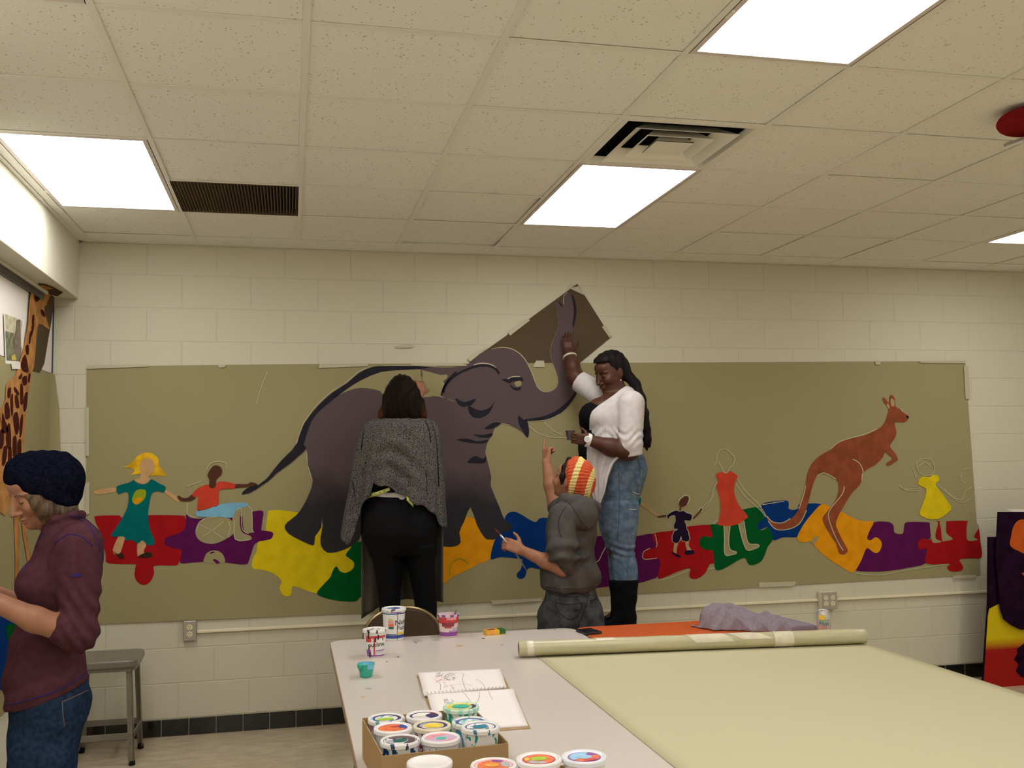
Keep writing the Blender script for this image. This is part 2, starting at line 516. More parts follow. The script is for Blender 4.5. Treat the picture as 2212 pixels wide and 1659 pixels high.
# red disc hanging by the ceiling at the right edge
M_red = mat('red painted card', (0.20, 0.014, 0.016), 0.6, var=0.1)
rd = thing('hanging_red_disc', 'dark red round sign hanging from the ceiling at the right edge', 'sign', tuple(onZ(2224, 262, 2.895)))
_d = MB().lathe([(0.012, -0.006), (0.115, -0.006), (0.118, 0.0), (0.115, 0.006), (0.012, 0.006)], 40).build('disc', M_red, rd, rot=(-0.16, 0.12, 0), auto=0.6)
MB().box((-0.10, -0.012, -0.006), (0.10, 0.012, 0.006)).build('grey_bar', M_steel, rd, loc=(0.06, 0.075, -0.035), rot=(0, -0.30, -0.25))
MB().tube([(0, 0, 0), (0, 0, CEIL-2.895)], 0.003, 6).build('wire', M_steel, rd)
MB().tube([(0.0, -0.01, 0.0), (0.06, 0.075, -0.035)], 0.004, 6).build('clip', M_steel, rd)
# =================================================================== THE MURAL ON THE BACK WALL
# outlines were measured on enlarged crops of the photograph: (origin, scale) turns them back into sight lines, which are then met with the wall
VA = (180, 940, 520/2212.0); VB = (580, 960, 600/2212.0); VC = (1280, 950, 460/2180.0)
VD = (1640, 830, 572/2207.0); VE = (1060, 930, 400/1508.0); VF = (500, 580, 560/2212.0); VG = (960, 580, 560/2212.0)
V1 = (0, 0, 1.0)
def paint_mat(name, rgb, rough=0.6, var=0.07):
    return mat(name, tuple(0.8*c for c in rgb), rough, var=var, vscale=14, bump=0.05, bscale=90)
M_kraft = mat('olive kraft paper', (0.30, 0.262, 0.138), 0.75, var=0.035, vscale=1.6, bump=0.06, bscale=9)
M_kraft_dark = mat('dark brown kraft paper', (0.095, 0.068, 0.040), 0.7, var=0.05, vscale=3)
M_tape = mat('masking tape', (0.45, 0.41, 0.29), 0.5)
M_chalk = mat('chalk line', (0.50, 0.455, 0.31), 0.9)
P_red = paint_mat('red paint', (0.40, 0.012, 0.016))
P_purple = paint_mat('purple paint', (0.115, 0.012, 0.090))
P_yellow = paint_mat('yellow paint', (0.78, 0.60, 0.014))
P_green = paint_mat('green paint', (0.004, 0.105, 0.022))
P_orange = paint_mat('orange paint', (0.84, 0.34, 0.010))
P_blue = paint_mat('blue paint', (0.006, 0.042, 0.20))
P_teal = paint_mat('teal paint', (0.004, 0.15, 0.155))
P_hair = paint_mat('golden hair paint', (0.78, 0.46, 0.02), var=0.25)
P_skin = paint_mat('peach skin paint', (0.62, 0.37, 0.18))
P_brown = paint_mat('brown skin paint', (0.105, 0.042, 0.026))
P_coral = paint_mat('coral red paint', (0.64, 0.065, 0.035))
P_sky = paint_mat('light blue paint', (0.22, 0.50, 0.70))
P_kang = paint_mat('russet paint', (0.295, 0.080, 0.036), var=0.12)
P_lime = paint_mat('lime paint', (0.34, 0.40, 0.02))
P_shoe = paint_mat('dark brown paint', (0.045, 0.028, 0.016))
P_navy = paint_mat('navy paint', (0.020, 0.012, 0.035))
P_eledark = paint_mat('dark slate paint', (0.030, 0.027, 0.038))
P_tan = paint_mat('tan paint', (0.50, 0.34, 0.17))
# elephant grey: brushed warm grey going to slate in the lower legs (as painted)
P_ele = paint_mat('elephant grey paint', (0.10, 0.072, 0.072))
def _ele():
    nt, p = node_tail(P_ele)
    g = nt.nodes.new('ShaderNodeNewGeometry')
    s = nt.nodes.new('ShaderNodeSeparateXYZ'); nt.links.new(g.outputs['Position'], s.inputs[0])
    n = nt.nodes.new('ShaderNodeTexNoise'); n.inputs['Scale'].default_value = 5; n.inputs['Detail'].default_value = 4
    nt.links.new(g.outputs['Position'], n.inputs['Vector'])
    a = nt.nodes.new('ShaderNodeMath'); a.operation = 'MULTIPLY_ADD'; a.inputs[1].default_value = 0.30
    nt.links.new(n.outputs['Fac'], a.inputs[0]); nt.links.new(s.outputs['Z'], a.inputs[2])
    mr = nt.nodes.new('ShaderNodeMapRange'); mr.inputs['From Min'].default_value = 1.48; mr.inputs['From Max'].default_value = 1.72
    nt.links.new(a.outputs[0], mr.inputs['Value'])
    mx = nt.nodes.new('ShaderNodeMix'); mx.data_type = 'RGBA'
    mx.inputs['A'].default_value = (0.034, 0.031, 0.036, 1); mx.inputs['B'].default_value = (0.102, 0.074, 0.078, 1)
    nt.links.new(mr.outputs['Result'], mx.inputs['Factor'])
    nt.links.new(mx.outputs['Result'], p.inputs['Base Color'])
_ele()

mural = thing('painted_mural', 'long olive paper mural with a grey elephant and puzzle path taped to the wall', 'mural', (0, 0, 0))
PAPER_Y = -0.006
LAYER = [0]
def px(view, pts):
    ox, oy, s = view
    return [(ox+p[0]*s, oy+p[1]*s) for p in pts]
def flat_poly(name, pts3, m, parent, normal):
    me = bpy.data.meshes.new(name)
    bm = bmesh.new()
    vs = [bm.verts.new(tuple(p)) for p in pts3]
    f = bm.faces.new(vs); f.normal_update()
    if f.normal.dot(Vector(normal)) < 0: f.normal_flip()
    bmesh.ops.triangulate(bm, faces=bm.faces, ngon_method='EAR_CLIP')
    bm.to_mesh(me); bm.free()
    return link(name, me, m, parent)
def paint(name, view, pts, m, layer=1, smooth=3, parent=None):
    q = px(view, pts)
    if smooth > 1: q = smooth_loop(q, smooth)
    y = PAPER_Y-0.0012-0.0007*layer
    return flat_poly(name, [onY(p[0], p[1], y) for p in q], m, parent or mural, (0, -1, 0))
def stroke(name, view, pts, m, w=2.0, layer=6, smooth=4, closed=False, parent=None):
    q = smooth_loop(px(view, pts), smooth, closed) if len(pts) > 2 else [np.array(p) for p in px(view, pts)]
    if closed: q.append(q[0])
    y = PAPER_Y-0.0012-0.0007*layer
    L = []; Rr = []
    for i, p in enumerate(q):
        t = q[min(i+1, len(q)-1)]-q[max(i-1, 0)]
        t = t/(np.linalg.norm(t)+1e-9); nrm = np.array([-t[1], t[0]])*w/2
        L.append(onY(*(p+nrm), y)); Rr.append(onY(*(p-nrm), y))
    n = len(q)
    return mesh_obj(name, L+Rr, [(i, i+1, n+i+1, n+i) for i in range(n-1)], m, parent or mural)
# the sheet: slightly buckled paper, taped round the edge
def sheet(name, corners, nu, nv, m, parent, buck=0.003, th=0.0006, y0=PAPER_Y, curl=None):
    """corners: four edge polylines given as functions of s -> (u,v) for top and bottom"""
    top, bot = corners
    vs = []
    for j in range(nv+1):
        t = j/nv
        for i in range(nu+1):
            s = i/nu
            a = np.array(top(s)); b = np.array(bot(s))
            q = a*(1-t)+b*t
            p = onY(q[0], q[1], y0)
            p[1] = y0
            if curl: p[1] -= curl(s, t)
            vs.append(p)
    fs = [(j*(nu+1)+i, (j+1)*(nu+1)+i, (j+1)*(nu+1)+i+1, j*(nu+1)+i+1) for j in range(nv) for i in range(nu)]
    o = mesh_obj(name, vs, fs, m, parent, smooth=True)
    return o
def interp(pts):
    xs = [p[0] for p in pts]; ys = [p[1] for p in pts]
    return lambda x: float(np.interp(x, xs, ys))
_ty = interp([(187, 793), (310, 790), (700, 786), (1250, 784), (1500, 783), (2085, 780)])
_by = interp([(185, 1350), (400, 1340), (860, 1322), (960, 1305), (1240, 1291), (1500, 1276), (2118, 1241)])
sheet('paper_sheet', (lambda s: (187+1898*s, _ty(187+1898*s)), lambda s: (185+1933*s, _by(185+1933*s))), 60, 14, M_kraft, mural,
      curl=lambda s, t: 0.006*max(0, (t-0.965)/0.035)*math.sin(s*11.0)**2*(s < 0.85))
flat_poly('brown_paper_patch', [onY(u, v, PAPER_Y-0.001) for u, v in [(1012, 783), (1098, 722), (1247, 613), (1320, 728), (1252, 784)]], M_kraft_dark, mural, (0, -1, 0))
def tape(pts): flat_poly('tape', [onY(u, v, PAPER_Y-0.008) for u, v in pts], M_tape, mural, (0, -1, 0))
for q in ([(187, 789), (320, 787), (320, 792), (187, 797)], [(690, 786), (795, 785), (795, 791), (688, 795)], [(885, 784), (995, 784), (1010, 790), (890, 790)],
          [(1158, 779), (1175, 779), (1177, 793), (1152, 793)], [(1097, 718), (1140, 688), (1145, 692), (1102, 725)], [(1010, 775), (1052, 748), (1052, 752), (1016, 781)],
          [(1231, 623), (1249, 618), (1265, 639), (1258, 636)], [(1300, 706), (1306, 702), (1321, 724), (1317, 730)], [(1890, 779), (1902, 779), (1902, 787), (1892, 788)],
          [(1985, 780), (2088, 779), (2086, 785), (1990, 784)], [(185, 880), (192, 880), (192, 985), (185, 985)], [(185, 1045), (193, 1040), (192, 1110), (184, 1112)],
          [(2082, 790), (2092, 790), (2096, 862), (2086, 862)], [(1640, 1258), (1720, 1256), (1716, 1266), (1640, 1269)], [(1060, 1297), (1170, 1292), (1172, 1298), (1065, 1306)],
          [(2058, 1244), (2110, 1241), (2108, 1248), (2060, 1250)], [(470, 788), (488, 787), (486, 793), (474, 794)], [(855, 747), (895, 743), (893, 750), (858, 752)]):
    tape(q)

# ---- puzzle path
PZ = 'painted_puzzle_piece'
paint(PZ, VA, [(105,765),(120,742),(330,737),(360,760),(600,735),(900,738),(935,755),(943,800),(930,860),(880,900),(770,935),(745,970),(760,1010),(830,1040),(890,1050),(905,1085),(880,1170),(840,1198),(655,1200),(652,1260),(620,1340),(560,1378),(500,1350),(470,1290),(480,1205),(470,1187),(330,1185),(215,1170),(205,1100),(160,900),(120,820)], P_red)
paint(PZ, VA, [(943,735),(960,735),(985,760),(1065,768),(1130,757),(1250,745),(1480,745),(1550,705),(1650,697),(1645,790),(1640,885),(1720,885),(1745,910),(1720,955),(1620,975),(1570,1010),(1545,1080),(1515,1170),(1500,1185),(1430,1188),(1310,1170),(1200,1168),(1100,1165),(1000,1170),(890,1175),(905,1085),(890,1050),(830,1040),(760,1010),(745,970),(770,935),(880,900),(930,860),(943,800)], P_purple)
paint('painted_notch', VA, [(1108,1168),(1115,1120),(1140,1080),(1190,1060),(1240,1065),(1285,1100),(1298,1172),(1200,1180)], M_kraft, 2)
paint('paint_dab', VA, [(1160,1085),(1185,1070),(1210,1075),(1180,1088)], P_purple, 3)
paint('paint_dab', VA, [(1190,1145),(1215,1140),(1255,1170),(1225,1180)], P_purple, 3)
paint(PZ, VB, [(-3,535),(10,527),(60,522),(160,530),(300,560),(440,640),(700,700),(700,800),(645,850),(630,885),(665,915),(680,945),(670,990),(620,1022),(570,1010),(540,970),(510,1010),(490,1060),(430,1125),(388,1187),(240,1140),(190,1130),(182,1190),(150,1212),(110,1195),(88,1140),(103,1090),(50,1035),(-40,1000),(-130,985),(-120,900),(-95,850),(-80,770),(-30,762),(-20,650)], P_yellow)
paint('painted_puzzle_knob', VA, [(1600,885),(1720,885),(1745,910),(1720,955),(1620,975),(1580,990)], P_purple, 2)
paint(PZ, VB, [(700,780),(650,830),(615,880),(640,905),(680,940),(675,990),(620,1022),(570,1010),(540,970),(510,1010),(490,1060),(430,1125),(385,1187),(450,1222),(560,1245),(690,1250),(735,1215),(860,1180),(860,800)], P_green, 2)
paint(PZ, VB, [(1500,600),(1640,590),(1720,700),(1810,758),(1790,830),(1760,915),(1690,945),(1610,985),(1460,1060),(1385,1115),(1200,1140),(1200,800)], P_orange, 1)
stroke('chalk_ring', VB, [(1445,1040),(1450,970),(1490,920),(1540,910),(1585,940),(1590,965)], P_lime, 1.6, 5)
paint(PZ, VE, [(30,900),(100,760),(120,700),(150,668),(200,662),(260,690),(310,722),(365,745),(400,715),(460,712),(600,740),(620,1000),(600,1140),(400,1130),(330,1115),(295,1135),(280,1190),(245,1208),(215,1190),(218,1160),(245,1130),(258,1060),(240,1045),(80,1030),(0,1045)], P_blue, 2)
paint(PZ, VC, [(-60,1060),(85,985),(250,1010),(440,990),(615,962),(640,1050),(648,1108),(590,1110),(530,1140),(512,1180),(530,1220),(580,1230),(660,1210),(690,1240),(690,1290),(665,1400),(600,1430),(480,1465),(250,1490),(40,1515),(-60,1500)], P_purple)
stroke('chalk_line', VC, [(10,1245),(60,1240),(100,1160),(140,1090)], M_chalk, 2, 5)
paint(PZ, VC, [(620,960),(830,928),(960,890),(1205,870),(1215,920),(1240,985),(1225,1000),(1140,985),(1100,1020),(1100,1080),(1150,1125),(1225,1130),(1240,1200),(1240,1265),(1205,1270),(1180,1310),(1150,1370),(1080,1420),(1020,1425),(990,1390),(995,1315),(860,1355),(770,1395),(670,1420),(690,1290),(690,1240),(660,1210),(580,1230),(530,1220),(512,1180),(530,1140),(590,1110),(648,1108),(640,1050)], P_red, 2)
paint(PZ, VC, [(1205,868),(1290,860),(1420,790),(1540,715),(1700,690),(1730,740),(1770,790),(1700,850),(1690,910),(1740,925),(1800,895),(1830,950),(1845,1020),(1790,1100),(1770,1160),(1730,1240),(1660,1278),(1600,1275),(1560,1210),(1480,1240),(1400,1290),(1330,1325),(1270,1335),(1250,1290),(1235,1150),(1220,1130),(1150,1125),(1100,1080),(1100,1020),(1140,985),(1225,1000),(1215,920)], P_green, 3)
paint(PZ, VD, [(20,1005),(130,975),(230,970),(247,1000),(245,1035),(280,1048),(325,1035),(340,1000),(520,1000),(440,1080),(370,1170),(330,1250),(310,1275),(200,1275),(120,1300),(90,1230),(70,1190),(0,1215),(-40,1200),(-60,1160),(0,1130),(40,1115)], P_blue, 2)
paint(PZ, VD, [(520,1000),(590,1020),(700,1070),(790,1120),(880,1142),(955,1145),(920,1220),(900,1285),(930,1300),(970,1275),(1010,1300),(1022,1340),(1000,1395),(960,1405),(900,1365),(870,1420),(840,1490),(780,1570),(700,1530),(600,1470),(510,1400),(450,1330),(420,1310),(360,1318),(315,1280),(370,1170),(440,1080)], P_orange, 3)
paint('painted_notch', VD, [(432,1320),(450,1285),(480,1268),(498,1278),(470,1315),(450,1335)], M_kraft, 4)
paint(PZ, VD, [(955,1150),(1080,1148),(1120,1180),(1125,1230),(1160,1248),(1200,1240),(1210,1170),(1240,1148),(1360,1148),(1430,1160),(1432,1220),(1420,1290),(1360,1285),(1320,1330),(1340,1380),(1400,1370),(1390,1490),(1240,1530),(1080,1555),(940,1562),(800,1550),(840,1490),(870,1420),(900,1365),(960,1405),(1000,1395),(1022,1340),(1010,1300),(970,1275),(930,1300),(900,1285),(920,1220)], P_purple, 2)
paint(PZ, VD, [(1430,1155),(1560,1142),(1745,1140),(1800,1180),(1830,1195),(1845,1320),(1855,1440),(1760,1450),(1670,1460),(1700,1520),(1680,1555),(1600,1560),(1565,1525),(1585,1495),(1390,1495),(1400,1370),(1340,1380),(1320,1330),(1360,1285),(1430,1290)], P_red, 3)
for q in ([(1428,1150),(1490,1150),(1470,1240),(1475,1290),(1520,1310),(1480,1322),(1440,1310),(1425,1200)], [(1505,1145),(1555,1140),(1560,1240),(1615,1290),(1540,1308),(1525,1300),(1515,1200)], [(1745,1130),(1832,1180),(1790,1270),(1825,1295),(1745,1305),(1728,1250)]):
    paint('painted_leg', VD, q, M_kraft, 4)

# ---- girl in the teal dress
paint('painted_hair', VA, [(375,295),(440,255),(490,200),(560,162),(640,170),(690,220),(695,270),(730,320),(760,375),(690,370),(600,375),(520,355),(440,365),(470,330),(430,300)], P_hair, 2)
paint('painted_arm', VA, [(100,515),(160,495),(300,480),(305,515),(160,545),(100,532)], P_skin, 2)
paint('painted_arm', VA, [(745,525),(760,498),(870,575),(892,600),(850,606)], P_skin, 2)
paint('painted_leg', VA, [(330,920),(385,920),(370,990),(335,1090),(300,1100),(270,1055)], P_skin, 3)
paint('painted_leg', VA, [(500,970),(545,950),(580,1005),(555,1060),(560,1100),(500,1118)], P_skin, 3)
paint('painted_shoe', VA, [(268,1058),(310,1090),(350,1083),(377,1122),(340,1135)], P_shoe, 4)
paint('painted_shoe', VA, [(498,1118),(560,1083),(600,1073),(632,1090),(625,1118),(560,1126)], P_shoe, 4)
paint('painted_dress', VA, [(303,482),(330,460),(420,435),(470,410),(500,445),(560,452),(610,415),(640,410),(700,445),(757,475),(740,525),(690,515),(630,535),(605,640),(595,720),(605,830),(625,900),(655,970),(640,1010),(590,1010),(545,965),(500,997),(450,965),(390,967),(370,930),(255,930),(300,850),(370,740),(410,640),(412,530),(370,525),(320,540)], P_teal, 5)
paint('painted_face', VA, [(518,285),(540,232),(590,210),(640,235),(660,290),(640,340),(603,380),(612,415),(560,450),(490,432),(470,408),(518,395),(525,340)], P_skin, 6)
paint('painted_emblem', VA, [(490,505),(560,500),(577,530),(560,590),(490,640),(450,610),(455,560)], P_lime, 6)
paint('painted_emblem', VA, [(500,575),(545,580),(490,635),(462,612)], P_orange, 7)
# ---- boy in the wheelchair
paint('painted_shirt', VA, [(1000,545),(1050,490),(1100,465),(1150,455),(1160,480),(1190,488),(1215,475),(1225,440),(1270,425),(1340,435),(1392,450),(1385,490),(1300,495),(1245,515),(1242,640),(1180,660),(1100,687),(1048,687),(1055,560),(1030,572)], P_coral, 5)
paint('painted_head', VA, [(1170,310),(1205,278),(1250,285),(1275,320),(1265,365),(1222,408),(1215,470),(1180,485),(1155,470),(1160,410),(1140,370)], P_brown, 6)
paint('painted_arm', VA, [(1390,450),(1500,450),(1540,432),(1590,445),(1600,470),(1500,478),(1385,485)], P_brown, 4)
paint('painted_arm', VA, [(862,570),(880,555),(910,575),(960,575),(1000,545),(1035,570),(990,605),(900,606)], P_brown, 4)
paint('painted_wheel', VA, [(1030,900),(1045,830),(1100,770),(1200,748),(1300,752),(1370,790),(1392,850),(1370,915),(1280,970),(1200,998),(1120,992),(1060,960)], M_kraft, 3)
paint('painted_leg', VA, [(1370,760),(1390,690),(1510,645),(1548,690),(1553,860),(1568,892),(1500,895),(1470,850),(1460,715),(1440,720),(1450,880),(1535,925),(1535,962),(1395,960)], M_kraft, 4)
paint('painted_shorts', VA, [(1048,690),(1110,690),(1240,642),(1320,625),(1480,620),(1515,645),(1400,690),(1370,757),(1240,750),(1048,747)], P_sky, 5)
for q in ([(1040,880),(1060,810),(1120,765),(1220,750)], [(1075,825),(1180,880),(1290,950)], [(1100,930),(1180,880),(1290,795)], [(1330,790),(1350,850),(1330,930)], [(1390,780),(1395,955),(1530,960)], [(1410,690),(1450,680),(1460,860),(1520,905)],
          [(1515,650),(1548,690),(1553,860),(1568,892)], [(960,620),(955,720),(1000,750),(1045,752)], [(1130,320),(1170,260),(1240,240),(1310,260),(1320,300)], [(950,470),(1085,425)]):
    stroke('chalk_line', VA, q, M_chalk, 1.5, 6)

# ---- small boy, girl in red
paint('painted_head', VC, [(885,650),(900,610),(950,577),(980,585),(985,610),(965,660),(930,685),(910,690),(905,722),(890,722),(895,685)], P_brown, 5)
stroke('chalk_outline', VC, [(880,650),(895,608),(945,570),(985,578),(992,612),(970,665)], M_chalk, 2.2, 4)
paint('painted_shirt', VC, [(765,770),(850,722),(890,735),(935,728),(960,748),(1018,768),(1005,828),(970,826),(940,832),(962,902),(833,910),(850,830),(840,772),(790,787),(775,812)], P_navy, 5, 2)
stroke('chalk_outline', VC, [(765,770),(850,722),(890,735),(935,728),(960,748),(1018,768),(1005,828),(970,826),(940,832),(962,902),(833,910),(850,830),(840,772),(790,787),(775,812)], M_chalk, 2.6, 4, 2, True)
paint('painted_shorts', VC, [(838,935),(960,908),(985,980),(992,1022),(940,1037),(915,1025),(905,975),(890,1037),(855,1050),(818,1037)], P_navy, 5, 2)
stroke('chalk_outline', VC, [(838,935),(960,908),(985,980),(992,1022),(940,1037),(915,1025),(905,975),(890,1037),(855,1050),(818,1037)], M_chalk, 2.6, 4, 2, True)
paint('painted_arm', VC, [(663,782),(755,768),(755,790),(670,798)], P_brown, 5, 1)
paint('painted_arm', VC, [(1028,800),(1095,730),(1110,700),(1127,715),(1050,800),(1030,813)], P_brown, 5, 1)
stroke('chalk_outline', VC, [(1085,725),(1108,695),(1135,710),(1110,740)], M_chalk, 2.0, 6)
paint('painted_leg', VC, [(842,1045),(882,1040),(865,1100),(858,1165),(828,1150)], P_tan, 4)
paint('painted_leg', VC, [(948,1030),(987,1022),(985,1080),(1012,1135),(968,1135)], P_tan, 4)
paint('painted_shoe', VC, [(808,1145),(860,1168),(907,1190),(892,1207),(838,1182)], P_navy, 5)
paint('painted_shoe', VC, [(943,1155),(960,1133),(1030,1133),(1047,1155),(1010,1174),(950,1172)], P_navy, 5)
paint('painted_leg', VC, [(1345,860),(1410,860),(1395,1030),(1410,1120),(1470,1140),(1475,1158),(1420,1178),(1355,1172),(1348,1000)], M_kraft, 4)
paint('painted_leg', VC, [(1490,840),(1550,825),(1570,960),(1600,1060),(1690,1070),(1704,1092),(1660,1115),(1580,1127),(1530,1010)], M_kraft, 4)
paint('painted_dress', VC, [(1263,355),(1320,330),(1360,342),(1400,318),(1440,335),(1487,375),(1460,430),(1450,540),(1500,670),(1588,778),(1560,815),(1480,867),(1360,882),(1280,864),(1300,800),(1310,700),(1300,580),(1268,480),(1285,420)], P_coral, 5)
for q in ([(1245,262),(1275,210),(1275,150),(1320,100),(1370,98),(1440,160),(1455,200),(1440,250),(1400,290),(1390,325),(1360,340),(1335,310),(1290,220)], [(1480,395),(1560,520),(1700,660),(1790,800)], [(1465,450),(1570,590),(1720,720),(1770,790)], [(1280,430),(1240,500),(1210,600),(1130,690)], [(1250,540),(1200,640),(1150,710)],
          [(1345,880),(1350,1000),(1355,1172),(1420,1178),(1475,1158),(1410,1120),(1395,1030),(1410,880)], [(1495,860),(1530,1010),(1580,1127),(1660,1115),(1704,1092),(1690,1070),(1600,1060),(1570,960),(1552,835)], [(670,1440),(800,1410),(990,1330)], [(1180,1330),(1250,1310)],
          [(1230,860),(1290,820)], [(1960,628),(1740,665)], [(640,965),(660,1060),(650,1105)], [(512,1180),(530,1140),(590,1110)], [(512,1180),(530,1222),(660,1212)]):
    stroke('chalk_line', VC, q, M_chalk, 1.5, 6)
paint('painted_sleeve', VC, [(470,600),(496,600),(490,660),(465,682)], P_teal, 4)
paint('painted_arm', VC, [(495,625),(680,762),(665,790),(488,662)], P_tan, 3)

# ---- kangaroo
paint('painted_kangaroo', VD, [(1250,270),(1225,310),(1190,318),(1140,315),(1130,340),(1145,400),(1130,450),(1095,500),(1095,530),(1130,570),(1157,625),(1130,650),(1075,682),(1060,660),(1090,640),(1110,615),(1080,590),(1050,565),(1030,610),(970,670),(870,730),(855,800),(830,850),(770,910),(720,990),(680,1060),(650,1120),(640,1180),(690,1290),(735,1370),(735,1400),(700,1420),(665,1405),(640,1330),(570,1220),(530,1140),(535,1100),(600,1020),(650,940),(665,850),(640,790),(580,755),(530,740),(480,765),(450,830),(420,940),(390,1050),(340,1150),(280,1190),(200,1208),(130,1200),(75,1140),(65,1105),(110,1150),(190,1160),(270,1120),(330,1040),(365,940),(390,850),(395,780),(430,680),(500,600),(590,550),(660,490),(760,455),(880,425),(980,380),(1040,330),(1070,250),(1080,200),(1040,150),(1028,112),(1052,120),(1085,160),(1088,105),(1105,90),(1130,120),(1135,185),(1180,210),(1215,245)], P_kang, 5, 2)
paint('painted_ear', VD, [(1096,130),(1110,118),(1126,140),(1126,180),(1102,180)], P_tan, 6)
paint('painted_ear', VD, [(1062,170),(1075,165),(1088,190),(1075,200)], P_tan, 6)
paint('painted_nose', VD, [(1222,262),(1250,270),(1236,285)], P_navy, 6)
for q in ([(868,735),(850,680),(820,645),(780,625)], [(710,850),(690,920),(600,1030),(577,1100),(610,1210),(660,1320),(700,1385)], [(640,790),(580,755),(530,740),(480,765)], [(590,545),(660,485),(760,448),(880,418),(980,372)], [(75,1140),(130,1204),(200,1214),(280,1196),(345,1150),(395,1050)], [(65,1100),(110,1146),(190,1156),(262,1118)],
          [(330,1040),(365,940),(388,850)], [(855,800),(860,740)], [(1180,205),(1200,232)]):
    stroke('chalk_line', VD, q, M_chalk, 1.8, 7)
# ---- girl in yellow
paint('painted_dress', VD, [(1330,800),(1345,780),(1370,768),(1420,775),(1450,755),(1490,763),(1500,800),(1470,830),(1500,880),(1560,960),(1602,1030),(1555,1085),(1490,1122),(1410,1122),(1338,1085),(1355,1020),(1385,930),(1390,870),(1328,838)], P_yellow, 5)
for q in ([(1330,730),(1310,660),(1360,620),(1430,630),(1460,690),(1440,750),(1380,760),(1335,735)], [(1280,700),(1310,780)], [(1320,690),(1380,650),(1430,690)], [(1165,840),(1220,875),(1340,865)], [(1180,860),(1250,890),(1350,880)], [(1480,830),(1570,910),(1680,985),(1760,955)], [(1540,870),(1620,940),(1690,960),(1720,890),(1770,860)], [(1690,740),(1680,790),(1720,830)], [(1700,710),(1760,700)], [(800,1575),(1000,1590),(1250,1545),(1560,1500)]):
    stroke('chalk_line', VD, q, M_chalk, 1.2, 5)

# ---- elephant
ELE = ([(556,1049),(575,1035),(591,1015),(610,992),(631,972),(642,958),(654,922),(667,901),(687,876),(718,848),(751,827),(776,806),(799,795),(819,791),(880,790),(956,794),(996,791),(1019,782)] +
       [px(VG, [p])[0] for p in [(300,730),(400,690),(500,675),(600,700),(680,770),(740,880),(790,1010),(850,1055),(920,1045),(965,1000),(970,930),(930,820),(905,730),(910,660),(950,560),(975,460),(960,380),(945,300),(970,290),(1005,330),(1020,310),(1020,240),(1050,208),(1085,215),(1112,270),(1125,370),(1108,480),(1085,600),(1085,700),(1105,800),(1140,920),(1142,1010),(1120,1080),(1060,1170),(980,1240),(860,1290),(705,1300),(718,1350),(722,1400),(710,1442),(660,1390),(580,1345),(520,1325),(480,1325),(430,1360),(410,1420),(370,1480),(350,1560)]] +
       [px(VB, [p])[0] for p in [(1735,100),(1775,260),(1770,330),(1840,500),(1880,600),(1942,640),(1920,690),(1850,700),(1815,750),(1760,757),(1720,740),(1660,640),(1610,498),(1560,610),(1520,700),(1532,780),(1480,812),(1400,812),(1320,780),(1250,640),(1000,560),(800,600),(720,760),(650,815),(560,852),(470,862),(420,812),(415,740),(430,650),(425,570),(420,660),(372,730),(365,792),(340,802),(250,762),(160,712),(128,660),(150,620),(220,565),(270,500),(320,400),(352,290),(312,160),(302,30)]] +
       [(645,985),(627,1001),(598,1022),(580,1039)])
paint('painted_elephant', V1, ELE, P_ele, 4, 2)
paint('bare_patch', VF, [(770,1195),(860,1115),(960,1045),(1100,955),(1280,882),(1480,866),(1600,860),(1780,908),(1835,903),(1840,935),(1808,960),(1822,1000),(1800,1050),(1790,1085),(1870,1125),(1910,1132),(1800,1100),(1720,1088),(1640,1100),(1300,1072),(1280,1050),(1210,1030),(1110,1018),(1020,1035),(900,1090)], M_kraft, 5, 2)
DK = 'painted_shading'
paint(DK, VF, [(560,1500),(610,1350),(660,1270),(740,1170),(860,1060),(990,975),(1090,890),(1180,848),(1260,832),(1500,830),(1700,842),(1600,858),(1500,864),(1280,882),(1100,957),(960,1048),(770,1198),(690,1290),(640,1420),(600,1540)], P_eledark, 6, 2)
paint(DK, V1, [(549,1060),(556,1049),(575,1035),(591,1015),(610,992),(631,972),(645,955),(662,968),(645,985),(627,1001),(598,1022),(580,1039),(563,1050)], P_eledark, 7, 2)
paint('painted_tail_tuft', VA, [(1455,540),(1500,490),(1580,462),(1596,470),(1550,520),(1490,540)], P_eledark, 6)
paint(DK, VG, [(95,1105),(170,1140),(270,1110),(230,1165),(205,1170),(160,1180),(120,1160)], P_eledark, 6)
paint(DK, VG, [(203,1170),(213,1230),(255,1272),(330,1268),(392,1220),(428,1128),(395,1180),(320,1212),(255,1195)], P_eledark, 6)
paint(DK, VG, [(630,1255),(680,1295),(705,1300),(718,1350),(722,1400),(710,1442),(680,1405),(640,1330)], P_eledark, 6)
paint(DK, VG, [(690,1302),(860,1290),(980,1240),(1060,1168),(1122,1080),(1135,1020),(1090,1090),(1030,1155),(940,1220),(840,1262),(700,1285)], P_eledark, 6)
paint(DK, VG, [(1085,215),(1113,270),(1126,370),(1106,490),(1092,480),(1106,370),(1093,280)], P_eledark, 6)
paint(DK, VG, [(972,288),(1006,330),(995,300)], P_eledark, 7)
paint(DK, VG, [(345,1360),(420,1315),(480,1322),(430,1358),(370,1372)], P_eledark, 6)
paint(DK, VG, [(105,1455),(200,1452),(280,1475),(372,1462),(340,1492),(240,1490),(150,1475)], P_eledark, 6)
paint(DK, VG, [(250,1415),(330,1420),(410,1405),(390,1440),(300,1440)], P_eledark, 6)
paint(DK, VG, [(205,1640),(260,1600),(330,1625),(350,1600),(345,1659),(210,1659)], P_eledark, 6)
stroke('painted_ear_line', VG, [(-10,1060),(10,1000),(60,940),(150,880),(280,832),(380,830),(440,860),(468,900)], P_eledark, 5, 6)
stroke('painted_ear_line', VF, [(1790,1085),(1810,1020),(1850,950),(1920,880)], P_eledark, 4, 6)
